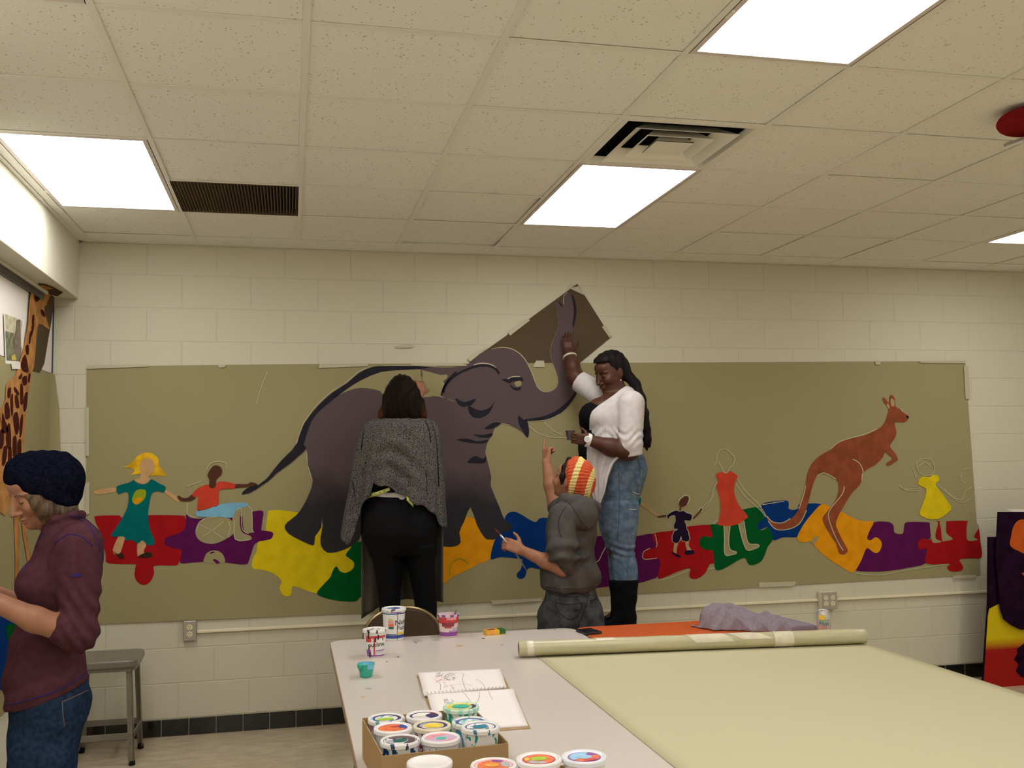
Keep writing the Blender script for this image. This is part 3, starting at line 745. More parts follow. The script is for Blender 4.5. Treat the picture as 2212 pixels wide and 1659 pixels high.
stroke('chalk_line', VG, [(250,822),(320,808),(400,820),(440,850)], M_chalk, 2.2, 5)
paint('painted_eye', VG, [(488,945),(540,940),(600,923),(660,928),(672,962),(640,955),(580,963),(560,978),(525,968)], P_eledark, 7)
paint('painted_eye', VG, [(598,972),(648,958),(658,990),(640,1005),(612,1006)], M_kraft, 8)
paint('painted_eye', VG, [(555,988),(600,1018),(652,1012),(640,1040),(590,1032)], P_eledark, 7)
stroke('chalk_line', VG, [(540,942),(580,924),(645,922)], M_chalk, 1.8, 8)
for v, q in ((VG, [(400,690),(500,672),(600,697),(682,768),(742,880),(790,1005),(850,1057),(920,1048),(968,1002),(972,930),(932,820),(907,730),(912,660),(952,560),(977,460),(962,380),(947,296)]), (VG, [(1018,305),(1020,240),(1050,206)]), (VG, [(430,1360),(480,1322),(580,1342)]), (VG, [(695,1304),(860,1294),(980,1246)]), (VG, [(720,1340),(790,1400),(900,1440),(1040,1445)]), (VG, [(850,1310),(920,1380),(1010,1420)]),
             (V1, [(640,958),(652,922),(665,900),(685,874),(716,846),(749,825),(774,803),(800,792)]), (VB, [(425,655),(422,570),(436,575)]), (VB, [(305,60),(312,160),(350,285)]), (VF, [(1300,830),(1500,826),(1750,838)]), (VF, [(215,1150),(260,1000),(310,880)])):
    stroke('chalk_line', v, q, M_chalk, 1.6, 3)

# =================================================================== GIRAFFE PAINTING ON THE LEFT WALL
gir = thing('giraffe_mural', 'tall painted giraffe on olive paper taped to the left wall and window', 'mural', (0, 0, 0))
P_gir = paint_mat('giraffe tan paint', (0.52, 0.25, 0.085), var=0.2)
P_gsp = paint_mat('giraffe brown paint', (0.075, 0.020, 0.014))
WX = X_L+0.012
def lw(name, pts, m, layer=0, smooth=1):
    q = smooth_loop(pts, smooth) if smooth > 1 else pts
    return flat_poly(name, [onX(p[0], p[1], WX+0.0008*layer) for p in q], m, gir, (1, 0, 0))
# olive sheet, wrapping a little on to the back wall in the corner
_vs = []
ZS = [2.135, 1.94, 1.6, 1.2, 0.8, 0.40]
EX = [-0.300, -0.272, -0.256, -0.252, -0.25, -0.25]
for z, ex in zip(ZS, EX):
    _vs += [(WX, -2.2, z), (WX, -0.6, z), (WX, -0.10, z), (WX+0.012, -0.035, z), (ex, -0.012, z-0.01)]
mesh_obj('paper_sheet', _vs, [(j*5+i, (j+1)*5+i, (j+1)*5+i+1, j*5+i+1) for j in range(5) for i in range(4)], M_kraft, gir, smooth=True)
# brown strip carrying the head, folded under the soffit
lw('brown_paper_strip', [(74,622),(118,638),(112,690),(104,735),(96,785),(86,805),(68,800),(62,740),(66,690),(64,640)], M_kraft_dark, 3)
_z = SOF_Z-0.0015
flat_poly('brown_paper_fold', [onZ(u, v, _z) for u, v in [(76, 618), (84, 612), (100, 614), (115, 620), (137, 632), (124, 640), (110, 637)]], M_kraft_dark, gir, (0, 0, -1))
flat_poly('painted_head_fold', [onZ(u, v, _z-0.0008) for u, v in [(80, 620), (90, 616), (104, 619), (115, 624), (104, 626), (92, 628)]], P_gir, gir, (0, 0, -1))
lw('painted_neck', [(70,622),(84,618),(98,622),(104,632),(99,650),(96,672),(104,700),(106,712),(84,700),(78,740),(74,790),(68,806),(64,840),(58,870),(54,930),(50,985),(47,1010),(0,1020),(-60,1020),(-60,920),(5,880),(14,830),(32,812),(42,782),(52,745),(60,700),(64,650)], P_gir, 5, 3)
lw('painted_muzzle', [(98,622),(112,622),(124,628),(108,640),(100,660),(94,650)], P_gir, 6, 3)
lw('painted_eye', [(75,634),(86,633),(89,642),(80,652),(75,646)], P_gsp, 7, 3)
for q in ([(45,785),(55,765),(62,800),(58,805),(48,800)], [(55,748),(62,745),(62,765),(57,765)], [(64,720),(68,715),(66,740),(62,742)], [(68,705),(74,695),(73,712),(68,728)], [(70,682),(74,680),(74,693),(69,700)], [(88,668),(95,672),(98,685),(90,680)],
          [(42,812),(48,806),(46,818),(40,818)], [(48,816),(58,812),(58,830),(50,832)], [(62,808),(66,808),(64,825),(60,825)], [(17,840),(24,838),(22,858),(16,858)], [(32,835),(42,850),(38,854),(30,842)], [(44,830),(50,835),(50,870),(44,872)], [(54,850),(60,848),(58,880),(52,890),(50,870)],
          [(22,862),(28,850),(28,895),(24,895)], [(32,855),(38,855),(42,880),(34,880)], [(10,875),(18,870),(22,900),(12,905)], [(5,890),(12,910),(18,930),(4,935)], [(28,900),(38,890),(42,925),(34,940)], [(44,905),(50,895),(48,935),(42,945)], [(0,930),(8,930),(8,960),(0,970)], [(14,925),(22,915),(24,965),(14,965)],
          [(28,945),(36,945),(36,985),(28,985)], [(8,965),(16,968),(12,1000),(4,1005)], [(38,955),(46,950),(45,995),(38,1000)], [(18,970),(25,968),(25,1005),(18,1010)], [(-10,900),(0,890),(0,925),(-10,935)], [(-12,945),(-2,940),(-2,985),(-12,985)]):
    lw('painted_spot', q, P_gsp, 6, 2)
lw('painted_belly', [(-60,1000),(0,1000),(22,990),(34,1010),(30,1060),(14,1110),(4,1108),(-60,1080)], P_gir, 4, 2)
lw('painted_leg', [(30,1100),(40,1100),(42,1200),(40,1300),(33,1300),(33,1200)], P_gir, 4, 2)
lw('painted_leg', [(46,1130),(54,1125),(62,1180),(68,1215),(60,1215),(54,1180)], P_gir, 4, 2)
lw('painted_puzzle_piece', [(-60,1300),(0,1315),(20,1330),(34,1335),(30,1400),(26,1480),(0,1490),(-60,1480)], P_blue, 4, 2)
lw('painted_puzzle_piece', [(14,1352),(34,1350),(30,1385),(16,1380)], P_green, 5, 2)
lw('tape', [(24,782),(44,782),(44,797),(26,797)], mat('white tape', (0.75, 0.70, 0.62), 0.5), 6)
# the small photo of a giraffe stuck to the shade
ph = thing('giraffe_photo', 'small photo print of a giraffe in yellow grass stuck on the window shade', 'picture', (0, 0, 0))
def lp(name, pts, m, k): return flat_poly(name, [onX(a, b, WX+0.0006+0.0008*k) for a, b in pts], m, ph, (1, 0, 0))
lp('print_border', [(8,674),(52,690),(50,790),(12,785)], mat('photo border', (0.78, 0.75, 0.68), 0.4), 0)
lp('print_sky', [(11,678),(48,692),(46,780),(15,778)], mat('photo sky', (0.50, 0.45, 0.30), 0.3, var=0.3, vscale=20), 1)
lp('print_bush', [(12,715),(30,720),(32,745),(47,750),(46,780),(15,778)], mat('photo foliage', (0.13, 0.13, 0.07), 0.3, var=0.5, vscale=30), 2)
lp('print_giraffe', [(36,692),(44,690),(45,740),(42,778),(34,778),(30,735),(34,715)], mat('photo giraffe', (0.12, 0.085, 0.06), 0.3, var=0.4, vscale=30), 3)
lp('print_grass', [(24,770),(32,764),(36,778),(26,778)], mat('photo yellow grass', (0.55, 0.42, 0.05), 0.3), 4)
# =================================================================== TABLES
TZ = 0.73
M_top = mat('stained pinkish grey laminate', (0.59, 0.53, 0.485), 0.33, var=0.05, vscale=3.2, bump=0.02, bscale=30)
M_edge = mat('table edge band', (0.30, 0.20, 0.125), 0.5)
M_orange_top = mat('orange laminate', (0.60, 0.105, 0.022), 0.35, var=0.04)
M_leg = mat('grey table leg steel', (0.20, 0.19, 0.18), 0.4, metal=0.6)
def table(name, x0, x1, y0, y1, m, label):
    t = thing(name, label, 'table', ((x0+x1)/2, (y0+y1)/2, 0))
    a, b = (x1-x0)/2, (y1-y0)/2
    MB().prism(rounded_rect(-a, -b, a, b, 0.07, 8), TZ-0.028, TZ-0.002).build('edge_band', M_edge, t)
    MB().prism(rounded_rect(-a+0.003, -b+0.003, a-0.003, b-0.003, 0.068, 8), TZ-0.004, TZ).build('tabletop', m, t)
    MB().box((-a+0.12, -b+0.12, TZ-0.09), (a-0.12, -b+0.14, TZ-0.03)).box((-a+0.12, b-0.14, TZ-0.09), (a-0.12, b-0.12, TZ-0.03)).box((-a+0.12, -b+0.14, TZ-0.09), (-a+0.14, b-0.14, TZ-0.03)).box((a-0.14, -b+0.14, TZ-0.09), (a-0.12, b-0.14, TZ-0.03)).build('apron', M_leg, t)
    for sx in (-1, 1):
        for sy in (-1, 1):
            MB().tube([(sx*(a-0.15), sy*(b-0.16), TZ-0.03), (sx*(a-0.12), sy*(b-0.12), 0.0)], 0.018, 12).build('leg', M_leg, t)
    return t
wt = table('work_table', 1.240, 2.478, -4.30, -1.25, M_top, 'large pinkish grey work table holding the paint tubs and sketchbook')
table('orange_table', 2.486, 3.665, -4.30, -1.25, M_orange_top, 'orange topped table mostly covered by kraft paper, with purple cloth on it')

_ws = mat('smudge orange', (0.55, 0.36, 0.22), 0.5); _wd = mat('smudge grey', (0.40, 0.35, 0.33), 0.5); _wk = mat('paint speck', (0.05, 0.035, 0.06), 0.5)
def smudge(u, v, ru, rv, m):
    P = [onZ(u+ru*math.cos(a)*(1+0.25*math.sin(3*a+u)), v+rv*math.sin(a)*(1+0.2*math.sin(5*a+v)), TZ+0.0005)-np.array(wt.location) for a in np.linspace(0, 2*PI, 19)[:-1]]
    me = mesh_obj('paint_stain', P, [tuple(range(18))[::-1]], m, wt)
for u, v, ru, rv, m in ((993, 1395, 8, 2.2, _ws), (900, 1384, 12, 3, _wd), (860, 1419, 2.5, 1, _wk), (898, 1388, 2, 0.9, _wk), (1044, 1379, 3, 0.9, _wk), (1085, 1393, 4, 1.6, _wd), (796, 1487, 8, 1.6, _wd), (784, 1505, 5, 1.5, _ws), (836, 1429, 2, 0.8, _wk), (1199, 1360, 1.6, 0.8, _wk), (942, 1382, 9, 2.5, _wd)):
    smudge(u, v, ru, rv, m)

# sheet of kraft paper unrolled over both tables
M_kraft_flat = mat('pale kraft paper', (0.50, 0.46, 0.305), 0.7, var=0.02, vscale=2)
_vs = []; NX, NY = 24, 40
for j in range(NY+1):
    for i in range(NX+1):
        x = 2.122+1.535*i/NX; y = -4.28+2.380*j/NY-0.130*(i/NX)*(j/NY)
        _vs.append((x, y, TZ+0.0034+0.0010*math.sin(x*5+y*3)*math.sin(y*2.2)))
ks = mesh_obj('kraft_paper_sheet', _vs, [(j*(NX+1)+i, j*(NX+1)+i+1, (j+1)*(NX+1)+i+1, (j+1)*(NX+1)+i) for j in range(NY) for i in range(NX)], M_kraft_flat, smooth=True)
_so = ks.modifiers.new('solid', 'SOLIDIFY'); _so.thickness = 0.0012
tag(ks, 'wide flat sheet of kraft paper spread over the orange table', 'paper')

# the roll
M_roll = mat('kraft roll in plastic film', (0.47, 0.43, 0.27), 0.34, var=0.06, vscale=10, bump=0.06, bscale=14, stretch=(0.4, 4, 4))
M_film = mat('white label film', (0.66, 0.60, 0.47), 0.25, var=0.08, vscale=20)
M_core = mat('cardboard core', (0.32, 0.24, 0.15), 0.8)
RA, RB, RR = np.array([2.04, -1.905, TZ+0.0395]), np.array([3.645, -2.075, TZ+0.0395]), 0.0335
roll = thing('paper_roll', 'long kraft paper roll lying across the tables', 'paper roll', tuple(RA))
_ax = RB-RA; _L = np.linalg.norm(_ax)
roll.rotation_euler = (0, 0, math.atan2(_ax[1], _ax[0]))
def along_x(prof, n=40):
    m = MB()
    vs = []; fs = []
    for r, x in prof:
        for k in range(n):
            a = 2*PI*k/n; vs.append((x, r*math.cos(a), r*math.sin(a)))
    for i in range(len(prof)-1):
        for k in range(n):
            fs.append((i*n+k, (i+1)*n+k, (i+1)*n+(k+1) % n, i*n+(k+1) % n))
    return m.add(vs, fs)
along_x([(0.026, 0), (RR-0.001, 0), (RR, 0.001)]+[(RR+0.0006*math.sin(i*1.7), _L*i/30) for i in range(1, 30)]+[(RR, _L-0.001), (RR-0.001, _L), (0.026, _L)]).build('rolled_paper', M_roll, roll, auto=0.8)
along_x([(0.0262, 0.0005), (0.0262, _L-0.0005), (0.022, _L-0.0005), (0.022, 0.0005), (0.0262, 0.0005)]).build('core', M_core, roll, auto=0.8)
for a, b in ((0.035, 0.065), (1.17, 1.26)):
    along_x([(RR+0.0008, a), (RR+0.0011, a+0.001), (RR+0.0011, b-0.001), (RR+0.0008, b)]).build('tape_band', M_film, roll, auto=0.8)
for x0, x1, a0, a1, sk in ((0.80, 0.98, 0.1, 1.9, 0.06), (1.02, 1.16, 0.3, 1.8, 0.10), (0.35, 0.44, 0.9, 1.9, 0.02)):
    vs = []; n = 10
    for i in range(n+1):
        an = a0+(a1-a0)*i/n; of = sk*i/n
        for x in (x0, x1): vs.append((x-of, (RR+0.0014)*-math.cos(an), (RR+0.0014)*math.sin(an)))
    mesh_obj('film_patch', vs, [(2*i, 2*i+1, 2*i+3, 2*i+2) for i in range(n)], M_film, roll, smooth=True)

# =================================================================== PAINT TUBS
M_tub = mat('white plastic tub', (0.74, 0.72, 0.70), 0.35, var=0.02)
M_white = mat('white plastic lid', (0.80, 0.77, 0.77), 0.3)
def ink(name, c): return mat('print '+name, c, 0.4, var=0.12, vscale=60)
I_red, I_pur, I_blu, I_org = ink('red', (0.55, 0.05, 0.06)), ink('purple', (0.26, 0.06, 0.32)), ink('blue', (0.03, 0.07, 0.30)), ink('orange', (0.75, 0.17, 0.06))
I_grn, I_lim, I_yel, I_teal, I_sky, I_dgr = ink('green', (0.03, 0.33, 0.24)), ink('lime', (0.36, 0.55, 0.03)), ink('yellow', (0.78, 0.58, 0.06)), ink('teal', (0.02, 0.20, 0.32)), ink('sky', (0.30, 0.55, 0.78)), ink('dark green', (0.01, 0.12, 0.10))
I_pink, I_nav, I_blk, I_ora2, I_grey = ink('pink', (0.75, 0.30, 0.33)), ink('navy', (0.04, 0.03, 0.13)), ink('black', (0.012, 0.012, 0.015)), ink('amber', (0.78, 0.34, 0.05)), ink('grey', (0.45, 0.42, 0.46))
_spl = {}
def splashed(name, c, base=(0.74, 0.72, 0.70), amount=0.56):
    """white plastic with dried drips of paint"""
    if name in _spl: return _spl[name]
    m = bpy.data.materials.new('splashed tub '+name); m.use_nodes = True
    nt, p = node_tail(m)
    p.inputs['Roughness'].default_value = 0.4
    tcn = nt.nodes.new('ShaderNodeTexCoord')
    mp = nt.nodes.new('ShaderNodeMapping'); mp.inputs['Scale'].default_value = (1, 1, 0.55)
    nt.links.new(tcn.outputs['Object'], mp.inputs['Vector'])
    n = nt.nodes.new('ShaderNodeTexNoise'); n.inputs['Scale'].default_value = 48; n.inputs['Detail'].default_value = 5
    nt.links.new(mp.outputs['Vector'], n.inputs['Vector'])
    r = nt.nodes.new('ShaderNodeValToRGB'); r.color_ramp.interpolation = 'CONSTANT'
    r.color_ramp.elements[0].color = (*base, 1)
    r.color_ramp.elements[1].position = amount; r.color_ramp.elements[1].color = (*c, 1)
    nt.links.new(n.outputs['Fac'], r.inputs['Fac']); nt.links.new(r.outputs['Color'], p.inputs['Base Color'])
    _spl[name] = m
    return m
def cyl_band(r0, r1, z0, z1, a0=0.0, a1=2*PI, n=32):
    vs = []
    full = abs(a1-a0-2*PI) < 1e-6
    for i in range(n if full else n+1):
        a = a0+(a1-a0)*i/n
        vs += [(r0*math.cos(a), r0*math.sin(a), z0), (r1*math.cos(a), r1*math.sin(a), z1)]
    N = len(vs)//2
    return MB().add(vs, [(2*i, 2*((i+1) % N), 2*((i+1) % N)+1, 2*i+1) for i in range(N if full else N-1)])
def ellipse_patch(name, cx, cy, rx, ry, z, m, par, rot=0.0, a0=0.0, a1=2*PI, ri=0.0):
    n = 28; pts = []
    full = abs(a1-a0-2*PI) < 1e-6
    c, s = math.cos(rot), math.sin(rot)
    def P(r, a):
        x, y = rx*r*math.cos(a), ry*r*math.sin(a)
        return (cx+x*c-y*s, cy+x*s+y*c, z)
    N = n if full else n+1
    vs = [P(1, a0+(a1-a0)*i/n) for i in range(N)]+[P(ri, a0+(a1-a0)*i/n) for i in range(N)]
    fs = [(i, (i+1) % N, N+(i+1) % N, N+i) for i in range(N if full else N-1)]
    return mesh_obj(name, vs, fs, m, par)
def tub(name, label, loc, rot=0.0, h=0.120, rb=0.046, rt=0.056, lid=True, body=None, lidm=None, art=(), bands=(), group=None):
    t = thing(name, label, 'paint tub', loc, rot, group)
    if lid:
        tb = MB().lathe([(0.0, 0), (rb-0.003, 0), (rb, 0.003), (rt, h-0.004), (rt-0.001, h-0.003)], 36).build('tub', body or M_tub, t, auto=0.6)
        R = rt+0.0035
        ld = MB().lathe([(R-0.001, h-0.010), (R+0.0008, h-0.009), (R+0.001, h), (R-0.001, h+0.0035), (R-0.005, h+0.004), (R-0.008, h+0.0005), (R-0.009, h), (0.0, h)], 40).build('lid', lidm or M_white, t, auto=0.5)
        z = h+0.0006
        for k, (kind, m, a) in enumerate(art):
            zz = z+0.0003*k
            if kind == 'ring': ellipse_patch('lid_print', 0, 0, a[0], a[0], zz, m, ld, 0, 0, 2*PI, a[1]/a[0])
            elif kind == 'disc': ellipse_patch('lid_print', a[1], a[2], a[0], a[0]*(a[3] if len(a) > 3 else 1), zz, m, ld, a[4] if len(a) > 4 else 0)
            elif kind == 'arc': ellipse_patch('lid_print', 0, 0, a[0], a[0], zz, m, ld, 0, a[2], a[3], a[1]/a[0])
    else:
        tb = MB().lathe([(0.0, 0), (rb-0.003, 0), (rb, 0.003), (rt, h-0.004), (rt+0.0025, h-0.004), (rt+0.0025, h), (rt-0.0015, h), (rb-0.002, 0.012), (0.0, 0.012)], 36).build('tub', body or M_tub, t, auto=0.6)
    for z0, z1, m, a0, a1 in bands:
        r = lambda z: rb+(rt-rb)*z/h+0.0006
        cyl_band(r(z0), r(z1), z0, z1, a0, a1).build('label_band', m, tb, smooth=True)
    return t
def wrap_text(body, size, r, ang, z, m, par, name='lettering', slant=0.0, r2=None, h=None):
    vs, fs = text_mesh(body, size)
    out = []
    for x, y, _ in vs:
        rr = r
        a = ang+x/rr
        rz = rr if r2 is None else r+(r2-r)*((z+y)/h)
        out.append(((rz+0.0013)*math.cos(a), (rz+0.0013)*math.sin(a), z+y+slant*x))
    return mesh_obj(name, out, fs, m, par)
FRONT = -PI/2        # side turned to the camera

t1 = tub('paint_tub', 'tall white and blue lidded paint tub standing before the brown chair', tuple(onZ(851, 1381, TZ)), 0.1, 0.150, 0.047, 0.056,
         body=M_tub, lidm=splashed('white tub lid', (0.10, 0.06, 0.12), amount=0.63), art=[('disc', I_blu, (0.034, 0, 0.005, 0.7)), ('disc', I_sky, (0.018, -0.02, 0.0, 0.5))],
         bands=[(0.128, 0.133, I_blu, 0, 2*PI), (0.012, 0.028, I_blu, 0, 2*PI), (0.030, 0.040, I_yel, FRONT+0.05, FRONT+1.2), (0.030, 0.033, I_blu, FRONT-1.2, FRONT+0.05), (0.085, 0.098, I_pink, FRONT-0.75, FRONT-0.2), (0.070, 0.083, I_org, FRONT-0.75, FRONT-0.2), (0.058, 0.069, I_dgr, FRONT-0.72, FRONT-0.22), (0.10, 0.106, I_lim, FRONT-0.7, FRONT-0.3), (0.135, 0.140, I_pur, FRONT-0.5, FRONT+0.5)])
for a0 in (FRONT+0.12,):
    cyl_band(0.0478, 0.0567, 0.005, 0.145, a0, a0+0.05, 3).build('paint_drip', I_blk, t1)
wrap_text('Nutri', 0.036, 0.0475, FRONT+0.72, 0.090, I_blk, t1, slant=0.1, r2=0.0565, h=0.15)
wrap_text('Facts', 0.030, 0.0475, FRONT+0.70, 0.062, I_blk, t1, slant=0.05, r2=0.0565, h=0.15)
t2 = tub('paint_tub', 'paint tub handwritten outline with red band and dried black drips', tuple(onZ(810, 1417, TZ)), 0, 0.118, 0.044, 0.051,
         body=splashed('outline tub', (0.02, 0.012, 0.025), amount=0.66), lidm=splashed('outline lid', (0.03, 0.02, 0.04), amount=0.56),
         bands=[(0.070, 0.096, I_red, FRONT-1.0, FRONT-0.42), (0.086, 0.097, I_red, FRONT-0.42, FRONT+1.1), (0.010, 0.085, I_red, FRONT-0.22, FRONT-0.08), (0.006, 0.012, I_pur, FRONT-1.0, FRONT+1.1), (0.014, 0.036, I_pur, FRONT-1.0, FRONT-0.5), (0.012, 0.034, I_pur, FRONT+0.0, FRONT+0.04), (0.030, 0.034, I_pur, FRONT+0.04, FRONT+1.0), (0.020, 0.022, I_grey, FRONT+0.15, FRONT+0.9), (0.025, 0.027, I_grey, FRONT+0.15, FRONT+0.9)])
wrap_text('outline', 0.027, 0.047, FRONT+0.04, 0.058, I_blk, t2, slant=0.06)
wrap_text('outline', 0.027, 0.0472, FRONT+0.05, 0.0575, I_blk, t2, slant=0.06)
for a0, z0 in ((FRONT-0.75, 0.085), (FRONT-0.1, 0.07), (FRONT+0.15, 0.08), (FRONT-0.6, 0.004)):
    cyl_band(0.0497, 0.0515, z0, z0+0.022, a0, a0+0.13, 3).build('paint_drip', I_blk, t2)
t3 = tub('paint_tub', 'open pink and purple paint tub with a spoon standing in it', tuple(onZ(969, 1375, TZ)), 0, 0.112, 0.042, 0.052, lid=False,
         body=mat('pale pink tub plastic', (0.74, 0.60, 0.60), 0.35),
         bands=[(0.070, 0.100, I_red, 0, 2*PI), (0.088, 0.1005, I_pink, FRONT-0.3, FRONT+0.7), (0.008, 0.028, I_pur, 0, 2*PI), (0.028, 0.036, ink('lilac', (0.45, 0.25, 0.55)), FRONT-0.1, FRONT+1.2), (0.036, 0.050, I_grey, FRONT+0.3, FRONT+1.2)])
_r3 = 0.0485
ellipse_patch('paint_surface', 0, 0, 0.046, 0.046, 0.090, I_pur, t3)
cyl_band(_r3, _r3+0.003, 0.048, 0.082, FRONT-0.55, FRONT+0.15, 12).build('label_fruit', ink('berry', (0.45, 0.06, 0.07)), t3)
cyl_band(_r3+0.0008, _r3+0.003, 0.056, 0.074, FRONT-0.85, FRONT+0.45, 12).build('label_ribbon', ink('dark berry', (0.25, 0.03, 0.05)), t3)
for a0 in np.linspace(0, 2*PI, 9)[:-1]:
    cyl_band(0.0548, 0.0545, 0.102, 0.113, a0, a0+0.35, 4).build('paint_smear', I_pur, t3)
sp = thing('spoon', 'grey spoon handle sticking out of the pink paint tub', 'spoon', tuple(onZ(969, 1375, TZ)))
MB().tube([(0.0, 0.0, 0.014), (0.02, 0.005, 0.07), (0.038, 0.008, 0.118), (0.044, 0.009, 0.138)], [0.004, 0.004, 0.006, 0.006], 8).build('handle', mat('dull spoon metal', (0.22, 0.18, 0.15), 0.5), sp, smooth=True)
MB().lathe([(0.0, 0), (0.010, 0.002), (0.014, 0.008), (0.010, 0.02), (0.0, 0.026)], 12, sy=0.4).build('bowl', mat('dull spoon metal', (0.22, 0.18, 0.15), 0.5), sp, loc=(0, 0, 0.0125), smooth=True)

# small teal cup
cupc = tuple(onZ(791, 1462, TZ))
cu = thing('small_cup', 'small teal plastic cup near the left edge of the table', 'cup', cupc)
M_cup = mat('teal plastic', (0.03, 0.36, 0.27), 0.35); M_cupin = mat('sky blue cup inside', (0.16, 0.50, 0.70), 0.4)
MB().lathe([(0.0, 0), (0.022, 0), (0.025, 0.003), (0.034, 0.052), (0.0355, 0.053), (0.035, 0.055), (0.0328, 0.055), (0.0235, 0.006), (0.0, 0.005)], 32).build('cup', M_cup, cu, auto=0.6)
MB().lathe([(0.0324, 0.0545), (0.0229, 0.0065), (0.0, 0.0056)], 32, cap=False).build('inside', M_cupin, cu, smooth=True)
cyl_band(0.0318, 0.0352, 0.034, 0.0555, FRONT+0.1, FRONT+1.3).build('blue_smear', M_cupin, cu)
MB().lathe([(0.0, 0), (0.006, 0.001), (0.011, 0.010), (0.012, 0.02), (0.010, 0.024), (0.0, 0.024)], 14).build('paint_blob', M_cup, cu, loc=(-0.026, -0.022, 0.034), smooth=True)

# crayon box
cb = thing('crayon_box', 'small yellow and green crayon box at the far end of the table', 'box', tuple(onZ(1068, 1370, TZ)), 0.12)
I_cry = ink('crayon yellow', (0.72, 0.40, 0.03))
MB().box((-0.050, -0.028, 0), (0.050, 0.028, 0.024)).build('carton', I_cry, cb, bevel=0.001)
MB().box((0.018, -0.0285, 0.004), (0.0505, 0.0285, 0.0245)).build('green_end', ink('crayon green', (0.02, 0.12, 0.02)), cb)
MB().box((-0.040, -0.014, 0.0241), (0.006, 0.018, 0.0246)).build('red_print', ink('crayon red', (0.50, 0.08, 0.03)), cb)
MB().box((-0.030, -0.008, 0.0247), (-0.004, 0.004, 0.0250)).build('dark_print', I_blk, cb)
MB().box((-0.045, -0.0285, 0.006), (-0.005, -0.0281, 0.018)).build('front_print', I_ora2, cb)
# phone
phn = thing('phone', 'black phone lying on the orange tabletop', 'phone', tuple(onZ(1272, 1367, TZ)), 0.22)
MB().prism(rounded_rect(-0.045, -0.06, 0.045, 0.06, 0.010, 4), 0, 0.012).build('case', mat('black phone case', (0.012, 0.012, 0.014), 0.4), phn, bevel=0.002)
MB().box((-0.040, -0.050, 0.0122), (0.040, 0.050, 0.0126)).build('screen', mat('dark phone glass', (0.006, 0.006, 0.008), 0.08), phn)

# sketchbook
M_page = mat('sketchbook page', (0.80, 0.745, 0.73), 0.7, var=0.02)
M_cover = mat('sketchbook cardboard', (0.42, 0.30, 0.16), 0.7)
M_pencil = mat('pencil line', (0.34, 0.31, 0.34), 0.8); M_pinkl = mat('pink pencil', (0.72, 0.45, 0.45), 0.8)
SZ = TZ+0.011
skb = thing('sketchbook', 'open spiral sketchbook with faint pencil drawings lying on the table', 'sketchbook', (0, 0, 0))
def quad_page(name, c, m, th, bulge, nx=10, ny=14):
    P = [onZ(u, v, SZ) for u, v in c]            # far-left, far-right, near-right, near-left
    vs = []
    for j in range(ny+1):
        t = j/ny
        for i in range(nx+1):
            s = i/nx
            p = (P[0]*(1-s)+P[1]*s)*(1-t)+(P[3]*(1-s)+P[2]*s)*t
            p = p.copy(); p[2] = SZ+bulge(s, t)
            vs.append(p)
    o = mesh_obj(name, vs, [(j*(nx+1)+i, (j+1)*(nx+1)+i, (j+1)*(nx+1)+i+1, j*(nx+1)+i+1) for j in range(ny) for i in range(nx)], m, skb, smooth=True)
    s_ = o.modifiers.new('solid', 'SOLIDIFY'); s_.thickness = th; s_.offset = -1
    return o, P
UPC = [(903, 1452), (1080, 1444), (1094, 1486), (916, 1503)]
LOC_ = [(922, 1502), (1107, 1490), (1140, 1564), (948, 1577)]
_, PU = quad_page('page_block', UPC, M_page, 0.008, lambda s, t: 0.010*math.sin(min(1, t*1.0)*PI)**2*0.5+0.006*t**6-0.012*max(0, t-0.93)/0.07*0)
_, PL = quad_page('page_block', LOC_, M_page, 0.008, lambda s, t: 0.012*math.exp(-((t-0.10)/0.12)**2)*0.8+0.002*math.sin(t*5))
quad_page('cover', [(900, 1455), (1082, 1446), (1146, 1567), (950, 1582)], M_cover, 0.002, lambda s, t: -0.0085)
for i in range(22):
    s = (i+0.5)/22
    p = (PU[3]*(1-s)+PU[2]*s+PL[0]*(1-s)+PL[1]*s)/2
    vs = [p+np.array([0, 0.012*math.cos(a), 0.002+0.010*math.sin(a)]) for a in np.linspace(0, PI, 7)]
    MB().tube(vs, 0.0008, 5).build('spiral_ring', M_steel, skb)
def scribble(Pq, bul, pts, m, w=0.0016):
    L = []; Rr = []
    q = smooth_loop(pts, 3, False)
    for i, p in enumerate(q):
        t = q[min(i+1, len(q)-1)]-q[max(i-1, 0)]; t = t/(np.linalg.norm(t)+1e-9)
        def at(s, tt):
            r = (Pq[0]*(1-s)+Pq[1]*s)*(1-tt)+(Pq[3]*(1-s)+Pq[2]*s)*tt
            r = r.copy(); r[2] = SZ+bul(s, tt)+0.0009; return r
        k = w/0.38
        L.append(at(p[0]-t[1]*k, p[1]+t[0]*k)); Rr.append(at(p[0]+t[1]*k, p[1]-t[0]*k))
    n = len(q)
    mesh_obj('pencil_line', L+Rr, [(i, i+1, n+i+1, n+i) for i in range(n-1)], m, skb)
bu = lambda s, t: 0.010*math.sin(min(1, t)*PI)**2*0.5+0.006*t**6
bl = lambda s, t: 0.012*math.exp(-((t-0.10)/0.12)**2)*0.8+0.002*math.sin(t*5)
_r = random.Random(3)
for k in range(16):
    s0, t0 = _r.uniform(0.18, 0.42), _r.uniform(0.1, 0.85)
    scribble(PU, bu, [(s0+_r.uniform(-0.06, 0.06), t0+_r.uniform(-0.10, 0.10)) for _ in range(5)], M_pinkl if k % 3 == 0 else M_pencil, 0.0009)
for k in range(16):
    s0, t0 = _r.uniform(0.16, 0.36), _r.uniform(0.10, 0.85)
    scribble(PL, bl, [(s0+_r.uniform(-0.05, 0.05), t0+_r.uniform(-0.09, 0.09)) for _ in range(5)], M_pinkl if k % 4 == 0 else M_pencil, 0.0009)
